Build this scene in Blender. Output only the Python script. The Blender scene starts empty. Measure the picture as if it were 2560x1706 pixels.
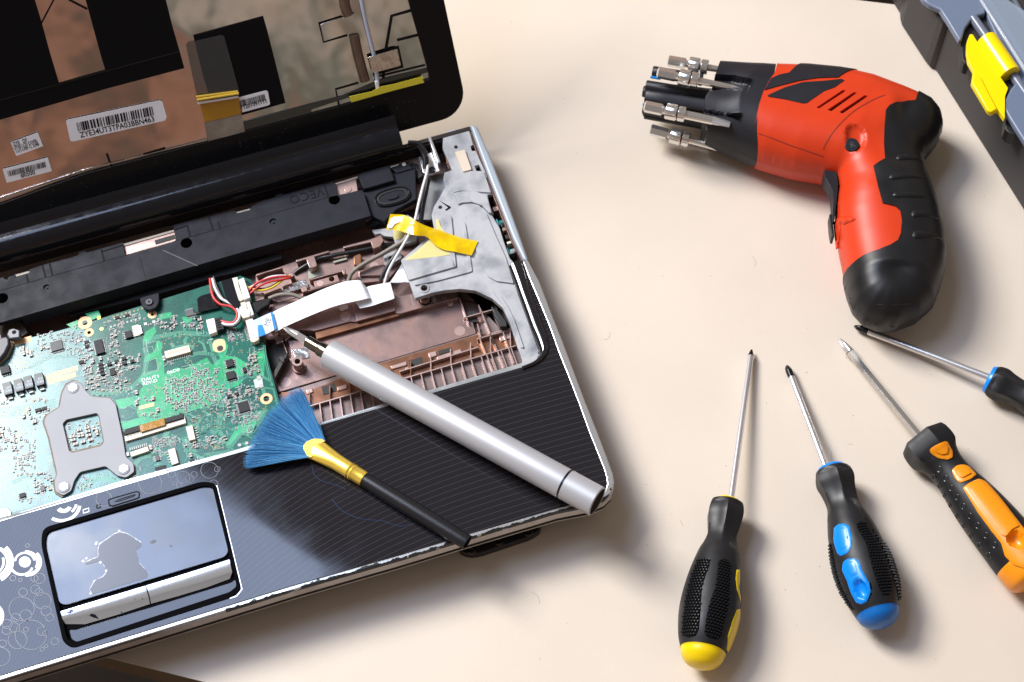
import bpy, bmesh, math, random
import numpy as np
from mathutils import Vector, Matrix
from mathutils.geometry import tessellate_polygon, delaunay_2d_cdt
random.seed(11)
SC = bpy.context.scene
COL = SC.collection
# ------------------------------------------------------------------ camera
# world frame = the laptop: X along its front edge, Y to its rear, Z up, table top at z = 0 (metres)
RM = np.array([[0.9521084, 0.27863558, -0.12590398],
               [-0.30506737, 0.83796187, -0.4524973],
               [-0.02057911, 0.46923568, 0.88283315]])
CAM = np.array([-0.13411359, -0.31846548, 0.85298569])
FPX = 4300.0
# orthonormalise and turn into a camera matrix (columns are the camera axes in the world)
U_, S_, Vt_ = np.linalg.svd(RM); RM = U_ @ Vt_
cam_d = bpy.data.cameras.new('camera'); cam = bpy.data.objects.new('camera', cam_d); COL.objects.link(cam)
cam_d.sensor_fit = 'HORIZONTAL'; cam_d.sensor_width = 36.0; cam_d.lens = 36.0 * FPX / 2560.0
cam_d.clip_start = 0.05; cam_d.clip_end = 60.0
mw = Matrix([[*RM[0], CAM[0]], [*RM[1], CAM[1]], [*RM[2], CAM[2]], [0, 0, 0, 1]])
cam.matrix_world = mw
cam_d.dof.use_dof = True; cam_d.dof.focus_distance = 0.90; cam_d.dof.aperture_fstop = 18.0
SC.camera = cam
# ------------------------------------------------------------------ light
SC.view_settings.view_transform = 'Standard'; SC.view_settings.look = 'None'
SC.view_settings.exposure = 0.0; SC.view_settings.gamma = 1.0
W = bpy.data.worlds.new('World'); SC.world = W; W.use_nodes = True
wn = W.node_tree.nodes; wl = W.node_tree.links
bg = wn['Background']
tc = wn.new('ShaderNodeTexCoord'); sep = wn.new('ShaderNodeSeparateXYZ'); wl.new(tc.outputs['Generated'], sep.inputs[0])
rmp = wn.new('ShaderNodeValToRGB'); wl.new(sep.outputs['Z'], rmp.inputs[0])
rmp.color_ramp.elements[0].position = 0.0; rmp.color_ramp.elements[0].color = (0.42, 0.33, 0.27, 1)
rmp.color_ramp.elements[1].position = 0.55; rmp.color_ramp.elements[1].color = (0.25, 0.22, 0.20, 1)
# the dim room round the table: warm blotches added for foil reflections, greyer above
rn = wn.new('ShaderNodeTexNoise'); rn.inputs['Scale'].default_value = 5.0; rn.inputs['Detail'].default_value = 1.5; wl.new(tc.outputs['Generated'], rn.inputs['Vector'])
rr_ = wn.new('ShaderNodeValToRGB'); wl.new(rn.outputs[0], rr_.inputs[0]); ce = rr_.color_ramp.elements
ce[0].position = .30; ce[0].color = (0.06, 0.05, 0.045, 1); ce[1].position = .63; ce[1].color = (0.95, 0.80, 0.68, 1)
for p_, c_ in ((.38, (0.16, 0.14, 0.12, 1)), (.44, (0.50, 0.27, 0.19, 1)), (.52, (0.56, 0.34, 0.26, 1)), (.56, (0.22, 0.26, 0.21, 1))):
    e_ = ce.new(p_); e_.color = c_
zf = wn.new('ShaderNodeMapRange'); zf.interpolation_type = 'SMOOTHSTEP'; zf.inputs[1].default_value = .25; zf.inputs[2].default_value = .60; wl.new(sep.outputs['Z'], zf.inputs[0])
mxw = wn.new('ShaderNodeMix'); mxw.data_type = 'RGBA'; wl.new(zf.outputs[0], mxw.inputs[0]); wl.new(rr_.outputs[0], mxw.inputs[6]); wl.new(rmp.outputs[0], mxw.inputs[7])
wl.new(mxw.outputs[2], bg.inputs[0]); bg.inputs[1].default_value = 0.86
def area(name, loc, xx, yy, sx, sy, power, col):
    d = bpy.data.lights.new(name, 'AREA'); d.shape = 'RECTANGLE'; d.size = sx; d.size_y = sy; d.energy = power; d.color = col
    o = bpy.data.objects.new(name, d); COL.objects.link(o); xx = Vector(xx).normalized(); zz = xx.cross(Vector(yy)).normalized(); yy = zz.cross(xx)
    o.matrix_world = Matrix([[xx.x, yy.x, zz.x, loc[0]], [xx.y, yy.y, zz.y, loc[1]], [xx.z, yy.z, zz.z, loc[2]], [0, 0, 0, 1]])
    return o
# a bluish window high behind the table and a warmer softbox lower down beside it
area('window_light', (-0.796, 0.842, 2.442), (-0.6757, -0.7372, 0), (0.5717, -0.5241, 0.6313), 1.16, 0.90, 28.0, (0.56, 0.69, 1.0))
area('softbox_light', (-1.15, 1.49, 1.99), (-0.78, -0.62, 0), (0.42, -0.53, 0.74), 0.90, 0.88, 117.0, (1.0, 0.975, 0.945))
# ------------------------------------------------------------------ pixel -> place helpers (photograph is 2560 wide)
VW = dict(A=(0, 0, 3.0625), B=(560, 0, 3.0618), C=(860, 280, 2.376), D=(0, 420, 3.267), M=(0, 780, 3.0157), E=(560, 600, 2.941),
          F=(0, 1140, 2.77), G=(580, 940, 2.401), H=(1560, 100, 4.356), I=(1840, 120, 2.1786), J=(2160, 0, 2.9025),
          K=(1660, 840, 1.811), L=(2040, 780, 2.177), N=(1000, 1100, 3.92), O=(0, 1400, 2.139), Q=(640, 360, 4.6125),
          R=(600, 620, 5.6), S=(980, 300, 3.919), T=(0, 800, 4.9), P=(0, 0, 1.0), V=(1160, 560, 2.12))
def px(v, *c):
    x0, y0, s = VW[v]
    return [(x0 + c[i] / s, y0 + c[i + 1] / s) for i in range(0, len(c), 2)]
def ray(u, v):
    return RM @ np.array([u - 1280.0, 853.0 - v, -FPX])
def at(u, v, z):
    r = ray(u, v); t = (z - CAM[2]) / r[2]
    return Vector(CAM + r * t)
def ats(pts, z): return [at(u, v, z) for u, v in pts]
def ppm(p):                                   # pixels per metre at a place
    return FPX / -float(RM.T[2] @ (np.array(p) - CAM))
LT = math.radians(34); LY = np.array([0, math.sin(LT), math.cos(LT)]); LN = np.array([0, -math.cos(LT), math.sin(LT)])
LP = np.array([0, 0.262, 0.035])
def onlid(u, v, h=0.0):                       # a point of the tilted lid, h above its foil
    r = ray(u, v); p0 = LP + LN * h; t = ((p0 - CAM) @ LN) / (r @ LN)
    return Vector(CAM + r * t)
def lids(pts, h=0.0): return [onlid(u, v, h) for u, v in pts]
UP = Vector((0, 0, 1)); NL = Vector(LN)
# ------------------------------------------------------------------ object helpers
def tag(o, label=None, cat=None, group=None, kind=None):
    if label: o['label'] = label
    if cat: o['category'] = cat
    if group: o['group'] = group
    if kind: o['kind'] = kind
    return o
def empty(name, loc, label, cat, group=None):
    o = bpy.data.objects.new(name, None); COL.objects.link(o); o.location = loc; o.empty_display_size = 0.01
    return tag(o, label, cat, group)
def wloc(o):
    v = Vector((0, 0, 0))
    while o is not None: v = v + o.location; o = o.parent
    return v
def emit(name, verts, faces, mat, parent=None, smooth=None, mats=None, fm=None, origin=None):
    """one mesh object from world-space vertices"""
    verts = [Vector(v) for v in verts]
    if origin is None:
        lo = Vector([min(v[i] for v in verts) for i in range(3)]); hi = Vector([max(v[i] for v in verts) for i in range(3)])
        origin = Vector(((lo.x + hi.x) / 2, (lo.y + hi.y) / 2, lo.z))
    me = bpy.data.meshes.new(name)
    me.from_pydata([tuple(v - origin) for v in verts], [], faces)
    for m in (mats or [mat]): me.materials.append(m)
    if fm: me.polygons.foreach_set('material_index', fm)
    me.update()
    bm = bmesh.new(); bm.from_mesh(me); bmesh.ops.recalc_face_normals(bm, faces=bm.faces); bm.to_mesh(me); bm.free()
    if smooth is not None:
        me.shade_smooth()
        if smooth < 180: me.set_sharp_from_angle(angle=math.radians(smooth))
    o = bpy.data.objects.new(name, me); COL.objects.link(o)
    if parent is not None:
        o.parent = parent; o.location = origin - wloc(parent)
    else: o.location = origin
    return o
def bevel_mesh(o, w, seg=2, ang=40, smooth=True):
    me = o.data; bm = bmesh.new(); bm.from_mesh(me)
    es = [e for e in bm.edges if len(e.link_faces) == 2 and e.calc_face_angle(0) > math.radians(ang)]
    r_ = bmesh.ops.bevel(bm, geom=es, offset=w, segments=seg, profile=0.5, affect='EDGES', clamp_overlap=True)
    for f in bm.faces: f.smooth = False
    if smooth:
        for f in r_['faces']: f.smooth = True
    bm.to_mesh(me); bm.free()
    return o
def fillet(pts, r, n=4):
    out = []; N = len(pts)
    for i in range(N):
        a, b, c = pts[i - 1], pts[i], pts[(i + 1) % N]
        d1 = (a - b); d2 = (c - b); l1 = d1.length; l2 = d2.length
        if l1 < 1e-7 or l2 < 1e-7: continue
        rr = min(r, l1 * .45, l2 * .45)
        p1 = b + d1 / l1 * rr; p2 = b + d2 / l2 * rr
        if (d1 / l1).dot(d2 / l2) < -0.995: out.append(b); continue
        for k in range(n + 1):
            t = k / n; out.append(p1 * (1 - t) ** 2 + b * 2 * t * (1 - t) + p2 * t * t)
    return out
def prism(name, top, depth, mat, parent=None, holes=(), up=UP, bev=0.0, seg=2, rnd=0.0, mats=None, smooth=None):
    """polygon (world points of its top face, outer loop) extruded by depth against `up`; may have holes"""
    if rnd: top = fillet(top, rnd)
    loops = [top] + [list(h) for h in holes]
    verts = []; faces = []
    if not holes:
        n = len(top); verts = list(top) + [p - up * depth for p in top]
        faces = [list(range(n)), list(range(2 * n - 1, n - 1, -1))]
    else:
        q = up.to_track_quat('Z', 'Y').to_matrix().transposed()
        flat = [[(q @ p).to_2d().to_3d() for p in l] for l in loops]
        tris = tessellate_polygon(flat)
        allp = [p for l in loops for p in l]; n = len(allp)
        verts = allp + [p - up * depth for p in allp]
        faces = [list(t) for t in tris] + [[i + n for i in reversed(t)] for t in tris]
    n = len(verts) // 2; s = 0
    for l in loops:
        m = len(l)
        for i in range(m):
            a = s + i; b = s + (i + 1) % m
            faces.append([b, a, a + n, b + n])
        s += m
    o = emit(name, verts, faces, mat, parent, mats=mats)
    if bev: bevel_mesh(o, bev, seg)
    return o
def circle3(c, r, ux, uy, n=20, a0=0.0):
    return [c + ux * (r * math.cos(a0 + 2 * math.pi * i / n)) + uy * (r * math.sin(a0 + 2 * math.pi * i / n)) for i in range(n)]
EX = Vector((1, 0, 0)); EY = Vector((0, 1, 0)); LYV = Vector(LY)
def disc(name, c, r, h, mat, parent, n=20, bev=0.0, hole=0.0, up=UP):
    ux = EX; uy = up.cross(ux).normalized(); ux = uy.cross(up)
    return prism(name, circle3(c, r, ux, uy, n), h, mat, parent, holes=[circle3(c, hole, ux, uy, n)] if hole else (), up=up, bev=bev)
def obox(c, sx, sy, sz, rot=0.0):
    """8 verts, 6 faces of a box standing on c, turned about z"""
    ca, sa = math.cos(rot), math.sin(rot)
    vs = [Vector((c[0] + x * sx / 2 * ca - y * sy / 2 * sa, c[1] + x * sx / 2 * sa + y * sy / 2 * ca, c[2] + z * sz))
          for z in (0, 1) for x, y in ((-1, -1), (1, -1), (1, 1), (-1, 1))]
    fs = [[3, 2, 1, 0], [4, 5, 6, 7], [0, 1, 5, 4], [1, 2, 6, 5], [2, 3, 7, 6], [3, 0, 4, 7]]
    return vs, fs
def box(name, c, sx, sy, sz, mat, parent=None, rot=0.0, bev=0.0, seg=2):
    vs, fs = obox(c, sx, sy, sz, rot); o = emit(name, vs, fs, mat, parent)
    if bev: bevel_mesh(o, bev, seg)
    return o
class Heap:                                   # many pieces joined in one mesh
    def __init__(s): s.v = []; s.f = []; s.m = []
    def add(s, vs, fs, m=0):
        n = len(s.v); s.v += vs; s.f += [[i + n for i in f] for f in fs]; s.m += [m] * len(fs)
    def box(s, c, sx, sy, sz, rot=0.0, m=0): s.add(*obox(c, sx, sy, sz, rot), m)
    def ribbon(s, pts, w, up=UP, m=0, closed=False):
        """flat printed line along pts"""
        n = len(pts)
        if n < 2: return
        L = []
        for i in range(n):
            a = pts[i - 1] if (i > 0 or closed) else pts[i]; b = pts[(i + 1) % n] if (i < n - 1 or closed) else pts[i]
            d = (b - a)
            if d.length < 1e-9: d = EX
            d.normalize(); side = d.cross(up); side.normalize(); L.append((pts[i] + side * w / 2, pts[i] - side * w / 2))
        vs = [p for pr in L for p in pr]
        fs = [[2 * i, 2 * i + 1, 2 * i + 3, 2 * i + 2] for i in range(n - 1)]
        if closed: fs.append([2 * n - 2, 2 * n - 1, 1, 0])
        s.add(vs, fs, m)
    def poly(s, pts, m=0): s.add(list(pts), [list(range(len(pts)))], m)
    def disc(s, c, r, n=8, m=0, up=UP):
        uy = up.cross(EX).normalized(); s.poly(circle3(c, r, uy.cross(up), uy, n), m)
    def emit(s, name, mats, parent=None, smooth=None):
        return emit(name, s.v, s.f, None, parent, mats=mats, fm=s.m, smooth=smooth)
def spline(pts, n=8):
    P = [Vector(p) for p in pts]; P = [P[0] * 2 - P[1]] + P + [P[-1] * 2 - P[-2]]; out = []
    for i in range(1, len(P) - 2):
        a, b, c, d = P[i - 1:i + 3]
        for k in range(n):
            t = k / n
            out.append(0.5 * ((2 * b) + (c - a) * t + (2 * a - 5 * b + 4 * c - d) * t * t + (3 * b - a - 3 * c + d) * t ** 3))
    out.append(P[-2]); return out
def tube_geo(path, r, ns=8, caps=True):
    n = len(path); vs = []; fs = []
    ref = UP
    for i, p in enumerate(path):
        t = (path[min(i + 1, n - 1)] - path[max(i - 1, 0)]).normalized()
        rr = r[i] if isinstance(r, (list, tuple)) else r
        s = t.cross(ref)
        if s.length < 1e-4: s = t.cross(EX)
        s.normalize(); u = s.cross(t)
        vs += [p + s * (rr * math.cos(2 * math.pi * k / ns)) + u * (rr * math.sin(2 * math.pi * k / ns)) for k in range(ns)]
    for i in range(n - 1):
        for k in range(ns):
            a = i * ns + k; b = i * ns + (k + 1) % ns
            fs.append([a, b, b + ns, a + ns])
    if caps: fs += [list(range(ns - 1, -1, -1)), [(n - 1) * ns + k for k in range(ns)]]
    return vs, fs
def tube(name, pts, r, mat, parent=None, ns=10, n=8, smooth=60):
    path = spline(pts, n) if n > 1 else [Vector(p) for p in pts]
    vs, fs = tube_geo(path, r, ns); return emit(name, vs, fs, mat, parent, smooth=smooth)
def zs(v, flat, zz):
    """pixel points with a height each"""
    p = px(v, *flat)
    if not isinstance(zz, (list, tuple)): zz = [zz] * len(p)
    return [at(u, w, z) for (u, w), z in zip(p, zz)]
class Axis:                                   # a turned body: stations along an axis
    def __init__(s, p0, p1, upref=UP):
        s.p0 = Vector(p0); s.p1 = Vector(p1); s.L = (s.p1 - s.p0).length; s.a = (s.p1 - s.p0).normalized()
        s.side = s.a.cross(upref).normalized(); s.up = s.side.cross(s.a).normalized()
    def P(s, t, phi, r):                      # t in metres along the axis, phi = 0 on top
        return s.p0 + s.a * t + s.up * (r * math.cos(phi)) + s.side * (r * math.sin(phi))
    def lathe(s, name, prof, mat, parent, ns=24, fn=None, smooth=40, a0=0.0, caps=True):
        """prof: (t, r) list; fn(t, phi, r) -> r"""
        vs = []; fs = []; n = len(prof)
        for t, r in prof:
            for k in range(ns):
                ph = a0 + 2 * math.pi * k / ns; vs.append(s.P(t, ph, fn(t, ph, r) if fn else r))
        for i in range(n - 1):
            for k in range(ns):
                a = i * ns + k; b = i * ns + (k + 1) % ns; fs.append([a, b, b + ns, a + ns])
        if caps: fs += [list(range(ns)), [(n - 1) * ns + k for k in reversed(range(ns))]]
        return emit(name, vs, fs, mat, parent, smooth=smooth)
def smoothprof(st, n=6):
    P = spline([Vector((a, b, 0)) for a, b in st], n); return [(p.x, max(p.y, 1e-5)) for p in P]
def text(name, body, origin, xd, yd, size, mat, parent, align='LEFT', ext=0.0, bold=0.0, wscale=1.0):
    cu = bpy.data.curves.new(name, 'FONT'); cu.body = body; cu.size = size; cu.align_x = align; cu.extrude = ext; cu.offset = bold
    cu.resolution_u = 2
    t = bpy.data.objects.new(name, cu); COL.objects.link(t)
    dg = bpy.context.evaluated_depsgraph_get(); me = bpy.data.meshes.new_from_object(t.evaluated_get(dg))
    bpy.data.objects.remove(t)
    xd = xd.normalized(); zd = xd.cross(yd).normalized(); yd = zd.cross(xd)
    for v in me.vertices:
        v.co = xd * v.co.x * wscale + yd * v.co.y + zd * v.co.z
    me.name = name; me.materials.clear(); me.materials.append(mat)
    o = bpy.data.objects.new(name, me); COL.objects.link(o)
    if parent is not None: o.parent = parent; o.location = origin - wloc(parent)
    else: o.location = origin
    return o
def inset(poly, d):
    out = []; N = len(poly)
    ar = sum(poly[i].x * poly[(i + 1) % N].y - poly[(i + 1) % N].x * poly[i].y for i in range(N)); sg = 1 if ar > 0 else -1
    for i in range(N):
        e1 = (poly[i] - poly[i - 1]).normalized(); e2 = (poly[(i + 1) % N] - poly[i]).normalized()
        n = Vector((-(e1.y + e2.y), e1.x + e2.x, 0)) * sg
        if n.length < 1e-6: n = Vector((-e1.y, e1.x, 0)) * sg
        out.append(poly[i] + n.normalized() * d)
    return out
# ------------------------------------------------------------------ materials
def lin(h):
    h = h.lstrip('#'); c = [int(h[i:i + 2], 16) / 255 for i in (0, 2, 4)]
    return tuple((x / 12.92 if x <= .04045 else ((x + .055) / 1.055) ** 2.4) for x in c) + (1,)
def mat(name, col, rough=0.5, metal=0.0, spec=0.5, coat=0.0, bump=0.0, bscale=400.0, var=0.0, vscale=60.0, col2=None, rvar=0.0,
        alpha=1.0, trans=0.0, aniso=0.0, ior=1.5, sss=0.0, coatr=0.05, bdist=0.0004, vdet=4.0, vramp=(0.35, 0.65)):
    m = bpy.data.materials.new(name); m.use_nodes = True; nt = m.node_tree; N = nt.nodes; Lk = nt.links
    b = N['Principled BSDF']
    col = lin(col) if isinstance(col, str) else tuple(col) + (1,)
    b.inputs['Base Color'].default_value = col; b.inputs['Roughness'].default_value = rough; b.inputs['Metallic'].default_value = metal
    b.inputs['Specular IOR Level'].default_value = spec; b.inputs['Coat Weight'].default_value = coat; b.inputs['Coat Roughness'].default_value = coatr
    b.inputs['Alpha'].default_value = alpha; b.inputs['Transmission Weight'].default_value = trans; b.inputs['IOR'].default_value = ior
    b.inputs['Anisotropic'].default_value = aniso
    if sss: b.inputs['Subsurface Weight'].default_value = sss; b.inputs['Subsurface Scale'].default_value = 0.002
    g = N.new('ShaderNodeNewGeometry')
    if var or col2 or rvar:
        no = N.new('ShaderNodeTexNoise'); no.inputs['Scale'].default_value = vscale; no.inputs['Detail'].default_value = vdet
        Lk.new(g.outputs['Position'], no.inputs['Vector'])
        mp = N.new('ShaderNodeMapRange'); mp.inputs[1].default_value = vramp[0]; mp.inputs[2].default_value = vramp[1]
        Lk.new(no.outputs[0], mp.inputs[0])
        if var or col2:
            mx = N.new('ShaderNodeMix'); mx.data_type = 'RGBA'; Lk.new(mp.outputs[0], mx.inputs[0])
            c2 = (lin(col2) if isinstance(col2, str) else tuple(col2) + (1,)) if col2 else tuple(c * (1 - var) for c in col[:3]) + (1,)
            mx.inputs[6].default_value = col; mx.inputs[7].default_value = c2
            Lk.new(mx.outputs[2], b.inputs['Base Color'])
        if rvar:
            mr = N.new('ShaderNodeMapRange'); mr.inputs[3].default_value = rough - rvar; mr.inputs[4].default_value = rough + rvar
            Lk.new(mp.outputs[0], mr.inputs[0]); Lk.new(mr.outputs[0], b.inputs['Roughness'])
    if bump:
        n2 = N.new('ShaderNodeTexNoise'); n2.inputs['Scale'].default_value = bscale; n2.inputs['Detail'].default_value = 3
        Lk.new(g.outputs['Position'], n2.inputs['Vector'])
        bp = N.new('ShaderNodeBump'); bp.inputs['Strength'].default_value = bump; bp.inputs['Distance'].default_value = bdist
        Lk.new(n2.outputs[0], bp.inputs['Height']); Lk.new(bp.outputs[0], b.inputs['Normal'])
        if coat: Lk.new(bp.outputs[0], b.inputs['Coat Normal'])
    return m
class NT:                                     # small node-building shorthand
    def __init__(s, m): s.m = m; s.nt = m.node_tree; s.b = s.nt.nodes['Principled BSDF']; s.g = s.nt.nodes.new('ShaderNodeNewGeometry')
    def link(s, a, b): s.nt.links.new(a, b)
    def math(s, op, a, b=None, c=None):
        n = s.nt.nodes.new('ShaderNodeMath'); n.operation = op
        for i, x in enumerate((a, b, c)):
            if x is None: continue
            if isinstance(x, (int, float)): n.inputs[i].default_value = x
            else: s.link(x, n.inputs[i])
        return n.outputs[0]
    def noise(s, scale, det=3, vec=None):
        n = s.nt.nodes.new('ShaderNodeTexNoise'); n.inputs['Scale'].default_value = scale; n.inputs['Detail'].default_value = det
        s.link(vec or s.g.outputs['Position'], n.inputs['Vector']); return n.outputs[0]
    def xyz(s):
        n = s.nt.nodes.new('ShaderNodeSeparateXYZ'); s.link(s.g.outputs['Position'], n.inputs[0]); return n.outputs
    def mix(s, f, a, b):
        n = s.nt.nodes.new('ShaderNodeMix'); n.data_type = 'RGBA'
        for i, x in ((0, f), (6, a), (7, b)):
            if isinstance(x, (int, float)): n.inputs[i].default_value = x
            elif isinstance(x, tuple): n.inputs[i].default_value = x
            else: s.link(x, n.inputs[i])
        return n.outputs[2]
    def smooth(s, v, a, b):
        n = s.nt.nodes.new('ShaderNodeMapRange'); n.interpolation_type = 'SMOOTHSTEP'; n.inputs[1].default_value = a; n.inputs[2].default_value = b
        s.link(v, n.inputs[0]); return n.outputs[0]
MT = {}
MT['table'] = mat('table_laminate', (0.650, 0.568, 0.474), 0.42, spec=0.35, bump=0.45, bscale=1300, bdist=0.0002, var=0.06, vscale=14, vdet=8, rvar=.05)
MT['edge'] = mat('table_edge_band', (0.20, 0.145, 0.095), 0.5, var=0.15, vscale=30)
MT['floor'] = mat('floor_boards', (0.014, 0.008, 0.005), 0.7, var=0.4, vscale=6, spec=.1)
MT['gloss'] = mat('gloss_black_plastic', (0.006, 0.006, 0.008), 0.09, spec=0.5, rvar=0.03, vscale=90)
MT['bezel'] = mat('lid_black_plastic', (0.0045, 0.0043, 0.005), 0.30, spec=0.15, bump=0.05, bscale=200)
MT['blackpl'] = mat('black_matte_plastic', (0.014, 0.0155, 0.023), 0.5, spec=0.16, bump=0.25, bscale=1500, bdist=0.00015, rvar=0.07, vscale=120, var=0.25)
MT['blackdk'] = mat('black_plastic_dark', (0.008, 0.008, 0.009), 0.5)
MT['sheet'] = mat('black_sheet', (0.003, 0.003, 0.0035), 0.6, spec=0.12, bump=0.3, bscale=2500, bdist=0.00008)
MT['silver'] = mat('silver_paint_trim', (0.62, 0.64, 0.66), 0.22, metal=0.75, var=0.12, vscale=150)
MT['case'] = mat('case_side_plastic', (0.045, 0.036, 0.032), 0.3, metal=0.3, var=0.2, vscale=60)
MT['caselow'] = mat('case_lower_silver', (0.62, 0.57, 0.54), 0.35, metal=0.2, var=0.2, vscale=80)
MT['mag'] = mat('magnesium_frame', (0.40, 0.405, 0.42), 0.55, metal=0.15, spec=.3, bump=0.35, bscale=220, bdist=0.0003, col2=(0.185, 0.195, 0.22), vscale=75, vramp=(0.45, 0.72), vdet=6)
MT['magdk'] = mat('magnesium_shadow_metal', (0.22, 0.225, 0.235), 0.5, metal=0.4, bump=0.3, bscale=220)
MT['copper'] = mat('copper_coated_plastic', (0.40, 0.285, 0.265), 0.30, metal=0.7, bump=0.12, bscale=260, bdist=0.0003, col2=(0.27, 0.165, 0.14), vscale=80, rvar=0.08)
MT['copperlt'] = mat('copper_coating_light', (0.55, 0.39, 0.35), 0.30, metal=0.6, bump=0.1, bscale=300, var=0.15, vscale=120)
MT['ribfl'] = mat('rib_bay_floor', (0.27, 0.20, 0.185), 0.33, metal=0.6, var=.25, vscale=150)  # floor darker, ribs lighter: lit rib tops put into the colour
MT['coppdk'] = mat('copper_wall', (0.36, 0.17, 0.10), 0.28, metal=0.8, var=0.4, vscale=120)
MT['darkhole'] = mat('dark_opening', (0.012, 0.010, 0.009), 0.6)
MT['white'] = mat('white_plastic', (0.78, 0.78, 0.76), 0.4)
MT['cream'] = mat('cream_nylon', (0.72, 0.66, 0.52), 0.42, var=0.08, vscale=400)
MT['ffc'] = mat('ribbon_cable_white', (0.80, 0.81, 0.84), 0.3)
MT['label'] = mat('label_paper', (0.80, 0.80, 0.84), 0.4, var=0.05, vscale=60)
MT['ink'] = mat('black_ink', (0.010, 0.010, 0.011), 0.6, spec=0.08)
MT['gapblk'] = mat('gap_shade_black', (0.002, 0.002, 0.003), 0.6, spec=0.02)  # near-black: inner shadow round the touchpad put into the colour
MT['silk'] = mat('silkscreen_white', (0.52, 0.62, 0.60), 0.5, spec=.2)
MT['chip'] = mat('chip_epoxy', (0.014, 0.015, 0.018), 0.45, spec=0.22, bump=0.15, bscale=3000, bdist=0.0001)
MT['chipg'] = mat('chip_epoxy_grey', (0.075, 0.08, 0.085), 0.5, var=0.3, vscale=300)
MT['tant'] = mat('capacitor_dark_blue_grey', (0.018, 0.02, 0.027), 0.35)
MT['tantg'] = mat('capacitor_grey_band', (0.10, 0.12, 0.16), 0.4)
MT['solder'] = mat('solder_tin', (0.30, 0.30, 0.29), 0.42, metal=0.45, spec=.3, bump=0.3, bscale=1500, bdist=0.0001)
MT['ceram'] = mat('ceramic_tan', (0.30, 0.22, 0.15), 0.4, var=0.3, vscale=800)
MT['resist'] = mat('resistor_black', (0.02, 0.02, 0.022), 0.4)
MT['gold'] = mat('gold_pad', (0.74, 0.46, 0.24), 0.45, metal=0.1)
MT['goldm'] = mat('gold_metal', (1.0, 0.70, 0.11), 0.30, metal=0.70, bump=0.12, bscale=260, bdist=0.0002)
MT['kapton'] = mat('kapton_tape', (0.90, 0.64, 0.0), 0.12, spec=0.7, alpha=0.72, col2=(0.70, 0.44, 0.0), vscale=130, bump=0.9, bscale=240, bdist=0.0005)
MT['kaptondk'] = mat('kapton_tape_amber', (0.42, 0.20, 0.006), 0.16, alpha=0.88, bump=0.4, bscale=300)
MT['ytape'] = mat('yellow_tape', (0.62, 0.55, 0.03), 0.35, bump=0.3, bscale=400, bdist=0.0002)
MT['clear'] = mat('clear_film', (0.10, 0.10, 0.10), 0.16, spec=.3, alpha=0.30, bump=0.6, bscale=160, bdist=0.0005)
MT['foil'] = mat('crumpled_foil', (0.82, 0.83, 0.85), 0.16, metal=1.0, bump=.5, bscale=260, bdist=0.0006)
MT['plate'] = mat('backplate_steel', (0.34, 0.35, 0.38), 0.5, metal=0.0, spec=.25, bump=0.12, bscale=1800, bdist=0.0001, var=0.06, vscale=60)
MT['insul'] = mat('insulator_amber_edge', (0.16, 0.10, 0.045), 0.5, var=0.5, vscale=200)
MT['bolt'] = mat('bolt_bright', (0.86, 0.86, 0.84), 0.25, metal=0.5)
MT['screw'] = mat('screw_dark', (0.06, 0.06, 0.065), 0.3, metal=0.9)
MT['screwb'] = mat('screw_bright', (0.22, 0.19, 0.15), 0.25, metal=1.0)
MT['red'] = mat('wire_red', (0.55, 0.03, 0.03), 0.35)
MT['yellow'] = mat('wire_yellow', (0.7, 0.48, 0.02), 0.35)
MT['wwhite'] = mat('wire_white', (0.72, 0.72, 0.74), 0.35)
MT['wblack'] = mat('wire_black', (0.01, 0.01, 0.011), 0.35)
MT['wgrey'] = mat('wire_grey_brown', (0.20, 0.175, 0.145), 0.5, bump=0.4, bscale=600)
MT['teal'] = mat('teal_plastic', (0.01, 0.19, 0.19), 0.35)
MT['blue'] = mat('blue_tab', (0.0, 0.22, 0.65), 0.3)
MT['alu'] = mat('anodised_aluminium', (0.44, 0.445, 0.47), 0.46, metal=0.35, bump=0.18, bscale=4500, bdist=0.00006)
MT['chrome'] = mat('chrome_steel', (0.80, 0.78, 0.75), 0.16, metal=0.93)
MT['brushed'] = mat('satin_steel', (0.76, 0.75, 0.76), 0.28, metal=0.85)
MT['nickel'] = mat('black_nickel', (0.28, 0.25, 0.21), 0.16, metal=1.0)
MT['tipblk'] = mat('blackened_tip', (0.05, 0.05, 0.052), 0.22, metal=0.9, var=0.4, vscale=500)
MT['rubber'] = mat('black_rubber', (0.0095, 0.0095, 0.011), 0.47, spec=.38, bump=0.2, bscale=1800, bdist=0.0001, rvar=0.08, vscale=100)
MT['drillred'] = mat('red_plastic', (0.57, 0.040, 0.007), 0.40, spec=0.35, bump=0.08, bscale=2000, bdist=0.0001, var=0.06, vscale=60)
MT['drillblk'] = mat('drill_black_rubber', (0.008, 0.008, 0.009), 0.42, spec=.35, bump=0.15, bscale=1500, bdist=0.0001, rvar=0.06, vscale=60)
MT['drillgr'] = mat('drill_grey_plastic', (0.012, 0.012, 0.016), 0.46, spec=.32, bump=0.35, bscale=1700, bdist=0.00012, rvar=0.06, vscale=60)
MT['yinlay'] = mat('yellow_plastic', (0.80, 0.56, 0.0), 0.3, sss=0.05)
MT['binlay'] = mat('blue_plastic', (0.0, 0.22, 0.72), 0.3)
MT['bcap'] = mat('blue_cap_plastic', (0.0, 0.12, 0.42), 0.35)
MT['oinlay'] = mat('orange_plastic', (0.80, 0.27, 0.005), 0.32, sss=0.05)
MT['bristle'] = mat('blue_bristle', (0.055, 0.25, 0.52), 0.42)
MT['bristle2'] = mat('blue_bristle_light', (0.14, 0.40, 0.68), 0.42)
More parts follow.
